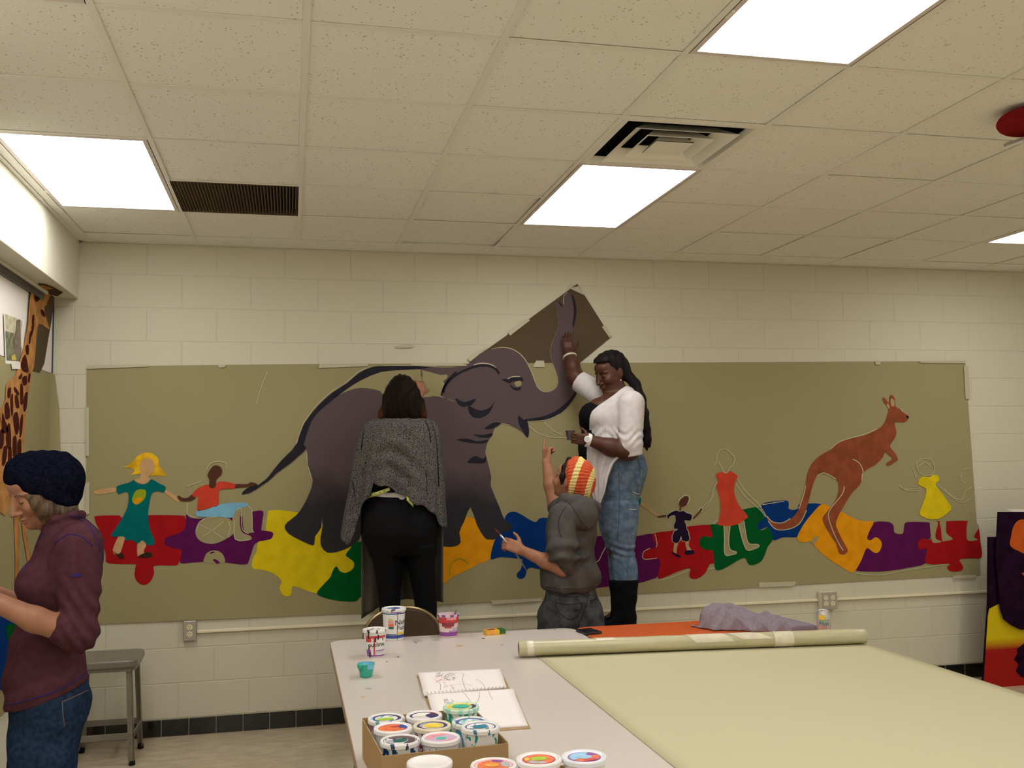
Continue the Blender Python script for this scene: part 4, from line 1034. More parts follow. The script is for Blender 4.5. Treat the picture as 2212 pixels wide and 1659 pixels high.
for P_, b_, L_ in ((PU, bu, [[(0.2, 0.1), (0.5, 0.15), (0.53, 0.3), (0.5, 0.5), (0.5, 0.95)], [(0.66, 0.55), (0.72, 0.7), (0.74, 0.95)], [(0.15, 0.4), (0.22, 0.6), (0.2, 0.9)], [(0.25, 0.75), (0.45, 0.7), (0.6, 0.8)]]), (PL, bl, [[(0.2, 0.2), (0.24, 0.5), (0.2, 0.8)], [(0.4, 0.05), (0.46, 0.3), (0.42, 0.5)], [(0.46, 0.4), (0.55, 0.3), (0.6, 0.1)], [(0.7, 0.1), (0.72, 0.3)]])):
    for q in L_: scribble(P_, b_, q, M_pencil, 0.0008)

# =================================================================== BOXES OF TUBS
M_card = mat('cardboard', (0.36, 0.24, 0.12), 0.8, var=0.05, vscale=12)
M_cardd = mat('dark printed cardboard', (0.03, 0.024, 0.05), 0.7)
def carton(label, cx, cy, w, d, h, rz):
    b = thing('cardboard_box', label, 'box', (cx, cy, TZ), rz)
    x, y, t = w/2, d/2, 0.004
    MB().box((-x, -y, 0), (x, y, t)).build('bottom', M_card, b)
    MB().box((-x, -y, t), (x, -y+t, h)).build('front_wall', M_card, b)
    MB().box((-x, y-t, t), (x, y, h+0.01)).build('back_wall', M_card, b)
    MB().box((-x, -y+t, t), (-x+t, y-t, h+0.006)).build('side_wall', M_card, b)
    MB().box((x-t, -y+t, t), (x, y-t, h+0.004)).build('side_wall', M_card, b)
    MB().box((-x+t, -y+t, t), (-x+t+0.001, y-t, h+0.002)).build('inner_print', M_cardd, b)
    return b
BZ, BRZ = 0.838, 0.10
c1, c2 = onZ(824, 1634, BZ), onZ(1098, 1606, BZ)
_dir = c2-c1; _w = float(np.linalg.norm(_dir[:2])); BRZ = math.atan2(_dir[1], _dir[0])
_nrm = np.array([-math.sin(BRZ), math.cos(BRZ), 0])
_cc = (c1+c2)/2+_nrm*0.180
carton('cardboard box packed with ten lidded paint tubs, on the table near the camera', _cc[0], _cc[1], _w, 0.36, BZ-TZ, BRZ)
def lid_at(u, v, z): return onZ(u, v, z)
BOX1 = [  # label, lid pixel, height above table of lid, body, lid material, art
 ('messy paint tub with lime green and navy lid, back left of the packed box', (849, 1547), 0.128, splashed('a', (0.45, 0.20, 0.25)), splashed('al', (0.10, 0.30, 0.35), amount=0.58), [('ring', I_nav, (0.044, 0.034)), ('disc', I_lim, (0.024, -0.004, -0.008, 0.55)), ('arc', I_pink, (0.053, 0.047, 3.4, 4.4)), ('arc', I_sky, (0.050, 0.040, 2.6, 3.4))]),
 ('paint tub with orange and blue lid at the left side of the packed box', (850, 1567), 0.130, None, None, [('disc', I_pur, (0.0415, 0, 0)), ('disc', I_org, (0.039, -0.003, 0, 0.95)), ('arc', I_blu, (0.040, 0.018, -0.6, 0.5)), ('disc', I_red, (0.014, 0.010, 0.008, 0.5))]),
 ('dripping paint tub with dark green and brown lid, front left of the packed box', (861, 1598), 0.126, splashed('g', (0.01, 0.05, 0.14), amount=0.54), splashed('gl', (0.03, 0.05, 0.12), amount=0.58), [('ring', I_nav, (0.047, 0.044)), ('arc', ink('brown', (0.12, 0.07, 0.08)), (0.042, 0.022, -1.2, 2.2)), ('disc', I_dgr, (0.020, 0.0, 0.0, 0.8)), ('arc', I_grey, (0.038, 0.022, 2.6, 3.8))]),
 ('paint tub with cream and navy lid, back middle of the packed box', (934, 1552), 0.126, None, None, [('ring', I_nav, (0.043, 0.036)), ('disc', mat('lid cream', (0.80, 0.76, 0.66), 0.4), (0.017, -0.012, 0, 0.9)), ('arc', I_nav, (0.036, 0.006, -0.9, 0.9)), ('arc', I_org, (0.042, 0.037, 0.3, 1.3))]),
 ('paint tub with yellow and purple lid in the middle of the packed box', (945, 1575), 0.126, splashed('d', (0.25, 0.02, 0.10), amount=0.60), mat('cream lid', (0.72, 0.64, 0.48), 0.4), [('ring', I_nav, (0.044, 0.034)), ('disc', I_yel, (0.026, 0.004, 0, 0.85)), ('arc', I_grey, (0.036, 0.028, 2.0, 3.4))]),
 ('paint tub with pink and teal lid, front middle of the packed box', (952, 1602), 0.122, splashed('h', (0.02, 0.30, 0.15), amount=0.66), None, [('disc', mat('lid lilac', (0.58, 0.42, 0.56), 0.4), (0.045, 0, 0)), ('arc', I_pink, (0.042, 0.022, 0.8, 2.9)), ('disc', mat('lid mint', (0.10, 0.50, 0.40), 0.4), (0.015, 0.0, -0.004, 0.8)), ('arc', I_pink, (0.044, 0.032, 4.4, 5.4))]),
 ('green splashed paint tub standing highest, back right of the packed box', (1019, 1538), 0.142, splashed('e', (0.02, 0.30, 0.18), amount=0.52), splashed('el', (0.30, 0.62, 0.48), (0.62, 0.72, 0.60), 0.5), [('ring', I_yel, (0.044, 0.030)), ('arc', I_nav, (0.046, 0.034, -0.7, 0.8)), ('disc', mat('lid jade', (0.05, 0.45, 0.33), 0.4), (0.026, -0.002, 0.006, 0.8))]),
 ('paint tub with teal splashed lid, hemmed in behind the blue ringed lid', (1033, 1572), 0.126, splashed('j', (0.05, 0.30, 0.40)), splashed('jl', (0.15, 0.45, 0.50), amount=0.52), [('ring', I_blu, (0.044, 0.034))]),
 ('paint tub with teal blue ringed lid, front right of the packed box', (1043, 1580), 0.142, splashed('f', (0.02, 0.25, 0.20), amount=0.60), splashed('fl', (0.06, 0.14, 0.24), amount=0.60), [('ring', I_blu, (0.043, 0.039)), ('disc', I_teal, (0.022, 0, 0, 0.85))]),
]
_e1 = np.array([math.cos(BRZ), math.sin(BRZ), 0])
_slot = {0: (-1, 2), 1: (-1, 1), 2: (-1, 0), 3: (0, 2), 4: (0, 1), 5: (0, 0), 6: (1, 2), 7: (1, 1), 8: (1, 0)}
for n_, (lab, (u, v), hz, body, lm, art) in enumerate(BOX1):
    ci, ri = _slot[n_]
    p = _cc+_e1*(ci*0.1135)+_nrm*((ri-1)*0.1145)
    hh = 0.118
    tub('paint_tub', lab, (p[0], p[1], TZ+0.0045+max(0, hz-hh-0.005)), RNG.uniform(-0.3, 0.3), min(hh, hz-0.005), 0.044, 0.0500, body=body, lidm=lm, art=art, group='paint tubs in the cardboard boxes')
# second box, cut by the lower edge of the picture
p1, p2 = onZ(905, 1690, TZ+0.07), onZ(1318, 1654, TZ+0.07)
carton('second cardboard box of paint tubs, cut off at the bottom of the picture', 1.578, -3.745, 0.525, 0.20, 0.070, -0.02)
BOX2 = [
 ('paint tub with a plain white lid at the bottom edge of the picture', (928, 1644), 0.130, None, None, []),
 ('paint tub with orange centred lid in the second box', (1066, 1650), 0.128, None, None, [('ring', I_pink, (0.049, 0.045)), ('disc', I_org, (0.041, 0, 0)), ('arc', I_grey, (0.041, 0.02, -0.5, 0.7)), ('arc', I_pur, (0.040, 0.026, 0.8, 1.6)), ('disc', I_ora2, (0.019, -0.004, 0, 0.8))]),
 ('paint tub with lime centred red ringed lid in the second box', (1164, 1637), 0.132, None, None, [('disc', I_red, (0.042, 0, 0)), ('disc', I_org, (0.038, 0, 0)), ('arc', I_grey, (0.036, 0.018, 3.6, 5.2)), ('disc', I_lim, (0.021, 0, 0.003, 0.75)), ('arc', I_yel, (0.036, 0.025, 2.8, 3.5))]),
 ('paint tub with light blue centred lid at the right of the second box', (1262, 1632), 0.130, None, mat('bluish white lid', (0.74, 0.76, 0.80), 0.3), [('disc', I_pur, (0.042, 0, 0)), ('arc', I_sky, (0.038, 0.0, 1.2, 3.8)), ('arc', I_org, (0.038, 0.0, -2.4, 0.4)), ('disc', I_sky, (0.021, -0.002, 0, 0.75)), ('arc', I_red, (0.038, 0.022, -1.8, -0.6))]),
]
for lab, (u, v), hz, body, lm, art in BOX2:
    p = lid_at(u, v, TZ+hz+0.004)
    tub('paint_tub', lab, (p[0], p[1], TZ+0.005), RNG.uniform(-0.3, 0.3), hz-0.005, 0.047, 0.0535, body=body, lidm=lm, art=art, group='paint tubs in the cardboard boxes')

# drink can
CF = FRONT-0.52
cn = thing('drink_can', 'silver drink can with green lettering beside the purple cloth', 'can', tuple(onZ(1780, 1372, TZ)))
M_can = mat('pale can print', (0.55, 0.56, 0.55), 0.3, metal=0.5, var=0.1, vscale=30)
MB().lathe([(0.0, 0.004), (0.024, 0.002), (0.026, 0), (0.029, 0.003), (0.033, 0.012), (0.033, 0.105), (0.0275, 0.117), (0.0275, 0.1195), (0.0265, 0.120), (0.025, 0.117), (0.0, 0.117)], 36).build('can', M_can, cn, auto=0.5)
cyl_band(0.0333, 0.0333, 0.080, 0.100, CF-0.7, CF+0.25, 14).build('lemon_print', I_yel, cn)
cyl_band(0.0334, 0.0334, 0.072, 0.080, CF-0.6, CF+0.9, 14).build('leaf_print', ink('sage', (0.25, 0.40, 0.22)), cn)
wrap_text('Mist', 0.029, 0.0336, CF+0.12, 0.061, ink('mint', (0.04, 0.30, 0.29)), cn, 'lettering')
MB().box((-0.006, -0.012, 0.1175), (0.006, 0.010, 0.1185)).build('tab', M_steel, cn)

# =================================================================== FOLDING CHAIR
M_brass = mat('bronze tube', (0.30, 0.22, 0.12), 0.28, metal=0.85)
M_vinyl = mat('brown vinyl', (0.060, 0.036, 0.018), 0.45, var=0.1, vscale=6)
fc = thing('folding_chair', 'brown folding chair with bronze tube frame behind the table, a woman standing on it', 'chair', (1.645, 0, 0))
_back = -0.80
arch = [(-0.205, _back+0.03, 0.45)]
arch += [(-0.205+0.0*k, _back, 0.62) for k in (0,)]
for a in np.linspace(PI, 0, 25):
    arch.append((0.205*math.cos(a), _back-0.03, 0.665+0.145*math.sin(a)))
arch += [(0.205, _back, 0.62), (0.205, _back+0.03, 0.45)]
MB().tube(arch, 0.011, 10).build('back_frame', M_brass, fc, smooth=True)
pan = []
for a in np.linspace(PI, 0, 21):
    pan.append((0.196*math.cos(a), 0.668+0.136*math.sin(a)))
pan += [(0.196, 0.585), (-0.196, 0.585)]
n = len(pan)
vs = [(x, _back-0.034-(0.008 if abs(x) < 0.15 else 0), z) for x, z in pan]+[(x, _back-0.010, z) for x, z in pan]
MB().add(vs, [tuple(range(n)), tuple(range(2*n-1, n-1, -1))]+[(i, n+i, n+(i+1) % n, (i+1) % n) for i in range(n)]).build('backrest', M_vinyl, fc, bevel=0.004)
MB().prism(rounded_rect(-0.195, _back+0.03, 0.195, _back+0.44, 0.05), 0.425, 0.452).build('seat', M_vinyl, fc, bevel=0.008)
for sx in (-1, 1):
    MB().tube([(sx*0.205, _back+0.03, 0.45), (sx*0.215, _back+0.40, 0.0)], 0.011, 10).build('leg', M_brass, fc, smooth=True)
    MB().tube([(sx*0.195, _back+0.40, 0.425), (sx*0.20, _back-0.06, 0.0)], 0.011, 10).build('leg', M_brass, fc, smooth=True)
MB().tube([(-0.211, _back+0.30, 0.12), (0.211, _back+0.30, 0.12)], 0.008, 8).build('stretcher', M_brass, fc, smooth=True)
MB().tube([(-0.199, _back+0.02, 0.08), (0.199, _back+0.02, 0.08)], 0.008, 8).build('stretcher', M_brass, fc, smooth=True)

# =================================================================== GREY STOOLS
M_stool = mat('grey green enamelled steel', (0.155, 0.140, 0.105), 0.32, var=0.08, vscale=9, spec=0.6)
M_rub = mat('black rubber', (0.015, 0.014, 0.013), 0.7)
STZ = 0.555
def stool(cx, cy, rz, label):
    s = thing('metal_stool', label, 'stool', (cx, cy, 0), rz)
    a = 0.175
    MB().prism(rounded_rect(-a, -a, a, a, 0.055, 8), STZ-0.042, STZ).build('seat', M_stool, s, bevel=0.010, seg=3)
    MB().prism(rounded_rect(-a+0.012, -a+0.012, a-0.012, a-0.012, 0.05, 8), STZ-0.06, STZ-0.03).build('skirt', M_stool, s)
    for sx in (-1, 1):
        for sy in (-1, 1):
            x0, y0 = sx*(a-0.028), sy*(a-0.028); x1, y1 = sx*(a-0.008), sy*(a-0.008)
            L = MB()
            for q in range(2):      # pressed angle section
                dx, dy = (0.030, 0.004) if q == 0 else (0.004, 0.030)
                vs = []
                for x, y, z in ((x0, y0, STZ-0.05), (x1, y1, 0.015)):
                    ex, ey = x-sx*dx, y-sy*dy
                    vs += [(x, y, z), (ex, y, z), (ex, ey, z), (x, ey, z)]
                L.add(vs, [(0, 1, 2, 3), (7, 6, 5, 4), (0, 4, 5, 1), (1, 5, 6, 2), (2, 6, 7, 3), (3, 7, 4, 0)])
            L.build('leg', M_stool, s)
            MB().lathe([(0.014, 0), (0.017, 0.004), (0.016, 0.022), (0.011, 0.028)], 14).build('foot', M_rub, s, loc=(x1-sx*0.012, y1-sy*0.012, 0), auto=0.6)
    zf = 0.155; b = a-0.016
    for p, q in (((-b, -b), (b, -b)), ((b, -b), (b, b)), ((b, b), (-b, b)), ((-b, b), (-b, -b))):
        x0, x1, y0, y1 = min(p[0], q[0]), max(p[0], q[0]), min(p[1], q[1]), max(p[1], q[1])
        e = 0.003
        MB().box((x0-e, y0-e, zf-0.017), (x1+e, y1+e, zf+0.017)).build('stretcher', M_stool, s, bevel=0.002)
    MB().box((a-0.055, -0.006, STZ-0.03), (a-0.05, 0.006, STZ-0.02)).build('rivet', M_steel, s)
    return s
stool(0.075, -0.365, 0.0, 'grey metal stool by the wall behind the woman in the navy beanie')
stool(3.02, -0.43, 0.0, 'grey metal stool hidden behind the orange table, a woman standing on it')

# =================================================================== PAINTED BOARD AT THE RIGHT
BY = -0.30
bd = thing('painted_board', 'tall painted board with purple, yellow and red bands at the right edge', 'painting', (0, 0, 0))
M_bd = mat('board edge', (0.25, 0.2, 0.12), 0.7)
B_pur = paint_mat('board purple paint', (0.019, 0.007, 0.020), var=0.2)
def bp(name, pts, m, y, smooth=1, th=0.0):
    q = smooth_loop(pts, smooth) if smooth > 1 else pts
    P = [onY(u, v, y) for u, v in q]
    if th:
        n = len(P); me = MB().add([tuple(p) for p in P]+[(p[0], p[1]+th, p[2]) for p in P], [tuple(range(n)), tuple(range(2*n-1, n-1, -1))]+[(i, n+i, n+(i+1) % n, (i+1) % n) for i in range(n)])
        o = me.build(name, m, bd)
        bm = bmesh.new(); bm.from_mesh(o.data); bmesh.ops.recalc_face_normals(bm, faces=bm.faces); bm.to_mesh(o.data); bm.free()
        return o
    return flat_poly(name, P, m, bd, (0, -1, 0))
bp('panel', [(2137, 1160), (2330, 1160), (2330, 1535), (2121, 1535), (2125, 1470), (2136, 1300)], B_pur, BY, th=0.02)
M_grad = mat('yellow to red sprayed paint', (0.5, 0.4, 0.02), 0.55)
def _grad():
    nt, p = node_tail(M_grad)
    g = nt.nodes.new('ShaderNodeNewGeometry'); s = nt.nodes.new('ShaderNodeSeparateXYZ')
    nt.links.new(g.outputs['Position'], s.inputs[0])
    z0, z1 = onY(2130, 1405, BY)[2], onY(2130, 1380, BY)[2]
    mr = nt.nodes.new('ShaderNodeMapRange'); mr.inputs['From Min'].default_value = z0; mr.inputs['From Max'].default_value = z1
    nt.links.new(s.outputs['Z'], mr.inputs['Value'])
    mx = nt.nodes.new('ShaderNodeMix'); mx.data_type = 'RGBA'
    mx.inputs['A'].default_value = (0.30, 0.016, 0.012, 1); mx.inputs['B'].default_value = (0.56, 0.42, 0.012, 1)
    nt.links.new(mr.outputs['Result'], mx.inputs['Factor']); nt.links.new(mx.outputs['Result'], p.inputs['Base Color'])
_grad()
bp('painted_bands', [(2137, 1315), (2162, 1302), (2330, 1302), (2330, 1535), (2121, 1535), (2125, 1470), (2134, 1330)], M_grad, BY-0.001)
bp('painted_blot', [(2212, 1390), (2196, 1402), (2198, 1410), (2190, 1425), (2200, 1435), (2194, 1450), (2206, 1463), (2260, 1470), (2260, 1385)], B_pur, BY-0.002)
bp('front_panel', [(2157, 1106), (2330, 1106), (2330, 1365), (2205, 1360), (2185, 1350), (2170, 1338), (2163, 1318), (2160, 1300), (2152, 1200)], B_pur, BY-0.030, th=0.012)
bp('painted_orange_shape', [(2215, 1122), (2200, 1124), (2189, 1138), (2184, 1160), (2182, 1178), (2200, 1190), (2240, 1200), (2240, 1122)], paint_mat('board orange', (0.60, 0.11, 0.02)), BY-0.032, 3)
bp('painted_red_dab', [(2206, 1238), (2214, 1236), (2214, 1246)], P_coral, BY-0.032)
bp('paper_edge', [(2172, 1098), (2182, 1100), (2330, 1100), (2330, 1108), (2190, 1107)], mat('white paper edge', (0.7, 0.66, 0.58), 0.7), BY-0.015)
# =================================================================== SCULPTING TOOLS (smoothly blended volumes turned into one surface)
def surface_nets(D, xs, ys, zs):
    ins = D < 0
    nx, ny, nz = D.shape
    c = ins[:-1, :-1, :-1].astype(np.int8)
    s = np.zeros((nx-1, ny-1, nz-1), np.int8)
    for i in (0, 1):
        for j in (0, 1):
            for k in (0, 1):
                s += ins[i:nx-1+i, j:ny-1+j, k:nz-1+k]
    act = (s > 0) & (s < 8)
    I, Jx, K = np.nonzero(act)
    N = len(I)
    vid = np.full(act.shape, -1, np.int32)
    vid[I, Jx, K] = np.arange(N)
    acc = np.zeros((N, 3)); cnt = np.zeros(N)
    cor = {}
    for i in (0, 1):
        for j in (0, 1):
            for k in (0, 1):
                cor[(i, j, k)] = (D[I+i, Jx+j, K+k], np.stack([xs[I+i], ys[Jx+j], zs[K+k]], 1))
    for a in cor:
        for ax in range(3):
            if a[ax] == 0:
                b = list(a); b[ax] = 1; b = tuple(b)
                d0, p0 = cor[a]; d1, p1 = cor[b]
                m = (d0 < 0) != (d1 < 0)
                t = np.where(m, d0/np.where(m, d0-d1, 1.0), 0)[:, None]
                acc += np.where(m[:, None], p0+(p1-p0)*t, 0); cnt += m
    V = acc/np.maximum(cnt, 1)[:, None]
    Fs = []
    for ax in range(3):
        sl0 = [slice(None)]*3; sl1 = [slice(None)]*3
        sl0[ax] = slice(0, -1); sl1[ax] = slice(1, None)
        a = ins[tuple(sl0)]; b = ins[tuple(sl1)]
        e = np.nonzero(a != b)
        u, v = [q for q in range(3) if q != ax]
        ok = (e[u] > 0) & (e[v] > 0) & (e[u] < D.shape[u]-1) & (e[v] < D.shape[v]-1)
        e = [q[ok] for q in e]
        flip = a[tuple(e)]
        def at(du, dv):
            q = [x.copy() for x in e]; q[u] = q[u]-du; q[v] = q[v]-dv
            return vid[tuple(q)]
        quad = np.stack([at(1, 1), at(0, 1), at(0, 0), at(1, 0)], 1)
        if ax == 1: flip = ~flip
        quad = np.where(flip[:, None], quad, quad[:, ::-1])
        Fs.append(quad[(quad >= 0).all(1)])
    return V, np.concatenate(Fs)
def herm(xq, x, y):
    """monotone cubic through (x, y)"""
    x = np.asarray(x, float); y = np.asarray(y, float)
    if len(x) == 2: return np.interp(xq, x, y)
    h = np.diff(x); dl = np.diff(y)/h
    m = np.zeros_like(y); m[1:-1] = np.where(dl[:-1]*dl[1:] > 0, 2*dl[:-1]*dl[1:]/(dl[:-1]+dl[1:]+1e-12), 0); m[0] = dl[0]; m[-1] = dl[-1]
    i = np.clip(np.searchsorted(x, xq)-1, 0, len(h)-1)
    t = np.clip((xq-x[i])/h[i], 0, 1)
    return y[i]*(1+2*t)*(1-t)**2+m[i]*h[i]*t*(1-t)**2+y[i+1]*t*t*(3-2*t)+m[i+1]*h[i]*t*t*(t-1)
class Sdf:
    def __init__(s): s.p = []
    def _add(s, f, lo, hi, k, neg=False):
        s.p.append((f, np.array(lo, float), np.array(hi, float), k, neg)); return s
    def rc(s, a, b, ra, rb=None, k=0.02, neg=False):
        a = np.array(a, float); b = np.array(b, float); rb = ra if rb is None else rb
        ab = b-a; L2 = max(float(ab@ab), 1e-12); R = max(ra, rb)
        def f(X, Y, Z):
            px, py, pz = X-a[0], Y-a[1], Z-a[2]
            t = np.clip((px*ab[0]+py*ab[1]+pz*ab[2])/L2, 0, 1)
            return np.sqrt((px-t*ab[0])**2+(py-t*ab[1])**2+(pz-t*ab[2])**2)-(ra+(rb-ra)*t)
        return s._add(f, np.minimum(a, b)-R, np.maximum(a, b)+R, k, neg)
    def chain(s, pts, rs, k=0.02):
        for i in range(len(pts)-1): s.rc(pts[i], pts[i+1], rs[i], rs[i+1], k)
        return s
    def el(s, c, r, R=None, k=0.02, neg=False):
        c = np.array(c, float); r = np.array(r, float)
        R = np.eye(3) if R is None else np.array(R)
        def f(X, Y, Z):
            q = [X-c[0], Y-c[1], Z-c[2]]
            l = [R[0][i]*q[0]+R[1][i]*q[1]+R[2][i]*q[2] for i in range(3)]
            k0 = np.sqrt((l[0]/r[0])**2+(l[1]/r[1])**2+(l[2]/r[2])**2)
            k1 = np.sqrt((l[0]/r[0]**2)**2+(l[1]/r[1]**2)**2+(l[2]/r[2]**2)**2)
            return k0*(k0-1)/np.maximum(k1, 1e-9)
        ext = np.sqrt(((R*r)**2).sum(1))
        return s._add(f, c-ext, c+ext, k, neg)
    def loft(s, rows, k=0.02, rnd=0.0, pw=2.0):
        """rows: (z, ca, ra, cb, rb) from top to bottom or back"""
        rows = sorted(rows); A = np.array(rows, float); z = A[:, 0]
        def f(X, Y, Z):
            z1 = Z[0, 0, :] if Z.ndim == 3 else Z
            ca, ra, cb, rb = [herm(z1, z, A[:, i]) for i in (1, 2, 3, 4)]
            q = (np.abs((X-ca)/ra)**pw+np.abs((Y-cb)/rb)**pw)**(1.0/pw)
            d = (q-1)*np.minimum(ra, rb)
            e = np.maximum(z1-z[-1], z[0]-z1)
            if rnd:
                d2 = np.maximum(d+rnd, 0); e2 = np.maximum(e+rnd, 0)
                return np.where((d+rnd > 0) & (e+rnd > 0), np.sqrt(d2**2+e2**2)-rnd, np.maximum(d, e))
            return np.maximum(d, np.broadcast_to(e, d.shape))
        return s._add(f, (np.min(A[:, 1]-A[:, 2]), np.min(A[:, 3]-A[:, 4]), z[0]), (np.max(A[:, 1]+A[:, 2]), np.max(A[:, 3]+A[:, 4]), z[-1]), k)
    def mesh(s, res, clips=(), disp=None, fine=None, fres=None, zmin=None):
        lo = np.min([p[1] for p in s.p if not p[4]], 0)-0.03; hi = np.max([p[2] for p in s.p if not p[4]], 0)+0.03
        if zmin is not None: lo[2] = zmin
        def axis(a, b, rng):
            if rng is None: return np.arange(a, b+res, res)
            f0, f1 = max(a, rng[0]), min(b, rng[1])
            return np.concatenate([np.arange(a, f0, res), np.arange(f0, f1, fres), np.arange(f1, b+res, res)])
        ax = [axis(lo[i], hi[i], fine[i] if fine else None) for i in range(3)]
        D = np.full([len(a) for a in ax], 1.0, np.float32)
        for f, l, h, k, neg in s.p:
            mg = k+0.022
            sl = tuple(slice(max(0, int(np.searchsorted(ax[i], l[i]-mg))-1), int(np.searchsorted(ax[i], h[i]+mg))+1) for i in range(3))
            X = ax[0][sl[0]][:, None, None]; Y = ax[1][sl[1]][None, :, None]; Z = ax[2][sl[2]][None, None, :]
            d = np.asarray(f(X, Y, Z), np.float32)
            o = D[sl]
            if neg:
                d = -d
                hh = np.clip(0.5-0.5*(o-d)/max(k, 1e-6), 0, 1)
                D[sl] = o+(d-o)*hh+k*hh*(1-hh)
            else:
                hh = np.clip(0.5+0.5*(o-d)/max(k, 1e-6), 0, 1)
                D[sl] = o+(d-o)*hh-k*hh*(1-hh)
        if disp is not None or clips:
            X, Y, Z = np.meshgrid(*ax, indexing='ij', sparse=True)
            if disp is not None:
                m = np.abs(D) < 0.03
                ii = np.nonzero(m)
                D[ii] += disp(ax[0][ii[0]], ax[1][ii[1]], ax[2][ii[2]]).astype(np.float32)
            for c in clips:
                D = np.maximum(D, np.broadcast_to(c(X, Y, Z), D.shape)).astype(np.float32)
        return surface_nets(D, *ax)
class Frame:
    """a person's own axes: a to the right of the sight line, b away along it, z up"""
    def __init__(s, u, v, y=None, depth=None):
        d = ray(u, v)
        p = onY(u, v, y) if y is not None else CAM+d*depth
        h = np.array([d[0], d[1], 0]); s.e2 = h/np.linalg.norm(h)
        s.e1 = np.array([s.e2[1], -s.e2[0], 0]); s.o = np.array([p[0], p[1], 0])
    def L(s, u, v, b=0.0):
        d = ray(u, v)
        t = (b-(CAM-s.o)@s.e2)/(d@s.e2)
        p = CAM+d*t-s.o
        return np.array([p@s.e1, b, p[2]])
    def W(s, P):
        P = np.asarray(P, float)
        return s.o[None]+P[:, :1]*s.e1[None]+P[:, 1:2]*s.e2[None]+P[:, 2:]*np.array([[0, 0, 1.0]])
    def rows(s, rows, b0=0.0):
        """(v, uL, uR, rb[, b]) silhouettes to loft rows"""
        out = []
        for r in rows:
            b = r[4] if len(r) > 4 else b0
            l, q = s.L(r[1], r[0], b), s.L(r[2], r[0], b)
            out.append(((l[2]+q[2])/2, (l[0]+q[0])/2, (q[0]-l[0])/2, b, r[3]))
        return out
    def build(s, name, sd, res, m, parent, **kw):
        V, Fq = sd.mesh(res, **kw)
        return big_mesh(name, s.W(V), Fq, m, parent)
    def raw(s, name, vs, fs, m, parent, smooth=True):
        return mesh_obj(name, s.W(np.array(vs)), fs, m, parent, smooth)
    def tube(s, name, pts, r, m, parent, n=8):
        return MB().tube(s.W(np.array(pts)), r, n).build(name, m, parent, smooth=True)
def big_mesh(name, V, Fq, m, parent):
    me = bpy.data.meshes.new(name)
    me.vertices.add(len(V)); me.vertices.foreach_set('co', np.asarray(V, np.float32).ravel())
    me.loops.add(len(Fq)*4); me.loops.foreach_set('vertex_index', np.asarray(Fq, np.int32).ravel())
    me.polygons.add(len(Fq)); me.polygons.foreach_set('loop_start', np.arange(0, len(Fq)*4, 4, dtype=np.int32))
    me.polygons.foreach_set('use_smooth', np.ones(len(Fq), bool))
    me.update(calc_edges=True); me.validate()
    return link(name, me, m, parent)
def rotm(yaw, pitch=0.0, roll=0.0):
    """columns: forward, left, up of a head; yaw about z from +a, pitch nods down"""
    return np.array((Matrix.Rotation(yaw, 3, 'Z') @ Matrix.Rotation(pitch, 3, 'Y') @ Matrix.Rotation(roll, 3, 'X')))
def add_head(s, c, R, sc=1.0, ears=True, face=1.0, lip=1.0):
    """skull, jaw, nose, lids, lips and ears round the centre c; R columns = forward, left, up"""
    c = np.array(c, float)
    P = lambda x, y, z: c+R @ (np.array([x, y, z])*sc)
    e = lambda x, y, z, r, k=0.012, neg=False, q=None: s.el(P(x, y, z), np.array(r)*sc, R if q is None else R @ q, k, neg)
    e(-0.012, 0, 0.025, (0.092, 0.074, 0.090), 0.02)          # cranium
    e(0.030, 0, -0.030, (0.060, 0.062*face, 0.082), 0.03)     # face
    e(0.048, 0, -0.083, (0.036, 0.040*face, 0.032), 0.03)     # jaw
    e(0.070, 0, -0.100, (0.016, 0.019, 0.014), 0.016)         # chin
    e(0.062, 0, 0.040, (0.030, 0.052, 0.032), 0.02)           # forehead
    for y in (-1, 1):
        e(0.066, y*0.032, 0.014, (0.018, 0.026, 0.008), 0.010)        # brow
        e(0.094, y*0.031, -0.006, (0.016, 0.018, 0.011), 0.010, True) # socket
        e(0.074, y*0.031, -0.006, (0.0135, 0.0145, 0.0125), 0.004)    # lid over the eyeball
        e(0.060, y*0.042*face, -0.036, (0.028, 0.024, 0.024), 0.02)   # cheek
        e(0.094, y*0.013, -0.047, (0.011, 0.008, 0.007), 0.006)       # nostril wing
        if ears:
            e(-0.012, y*0.076, -0.012, (0.017, 0.008, 0.032), 0.006, q=rotm(0.35*-y))
    s.rc(P(0.088, 0, 0.006), P(0.108, 0, -0.040), 0.0085*sc, 0.0115*sc, 0.010)   # nose
    e(0.112, 0, -0.043, (0.009, 0.011, 0.008), 0.008)
    e(0.091, 0, -0.068, (0.009, 0.022*lip, 0.0058*lip), 0.005)
    e(0.089, 0, -0.079, (0.009, 0.019*lip, 0.0065*lip), 0.005)
    e(0.098, 0, -0.0735, (0.008, 0.022, 0.0014), 0.002, True)
    return P
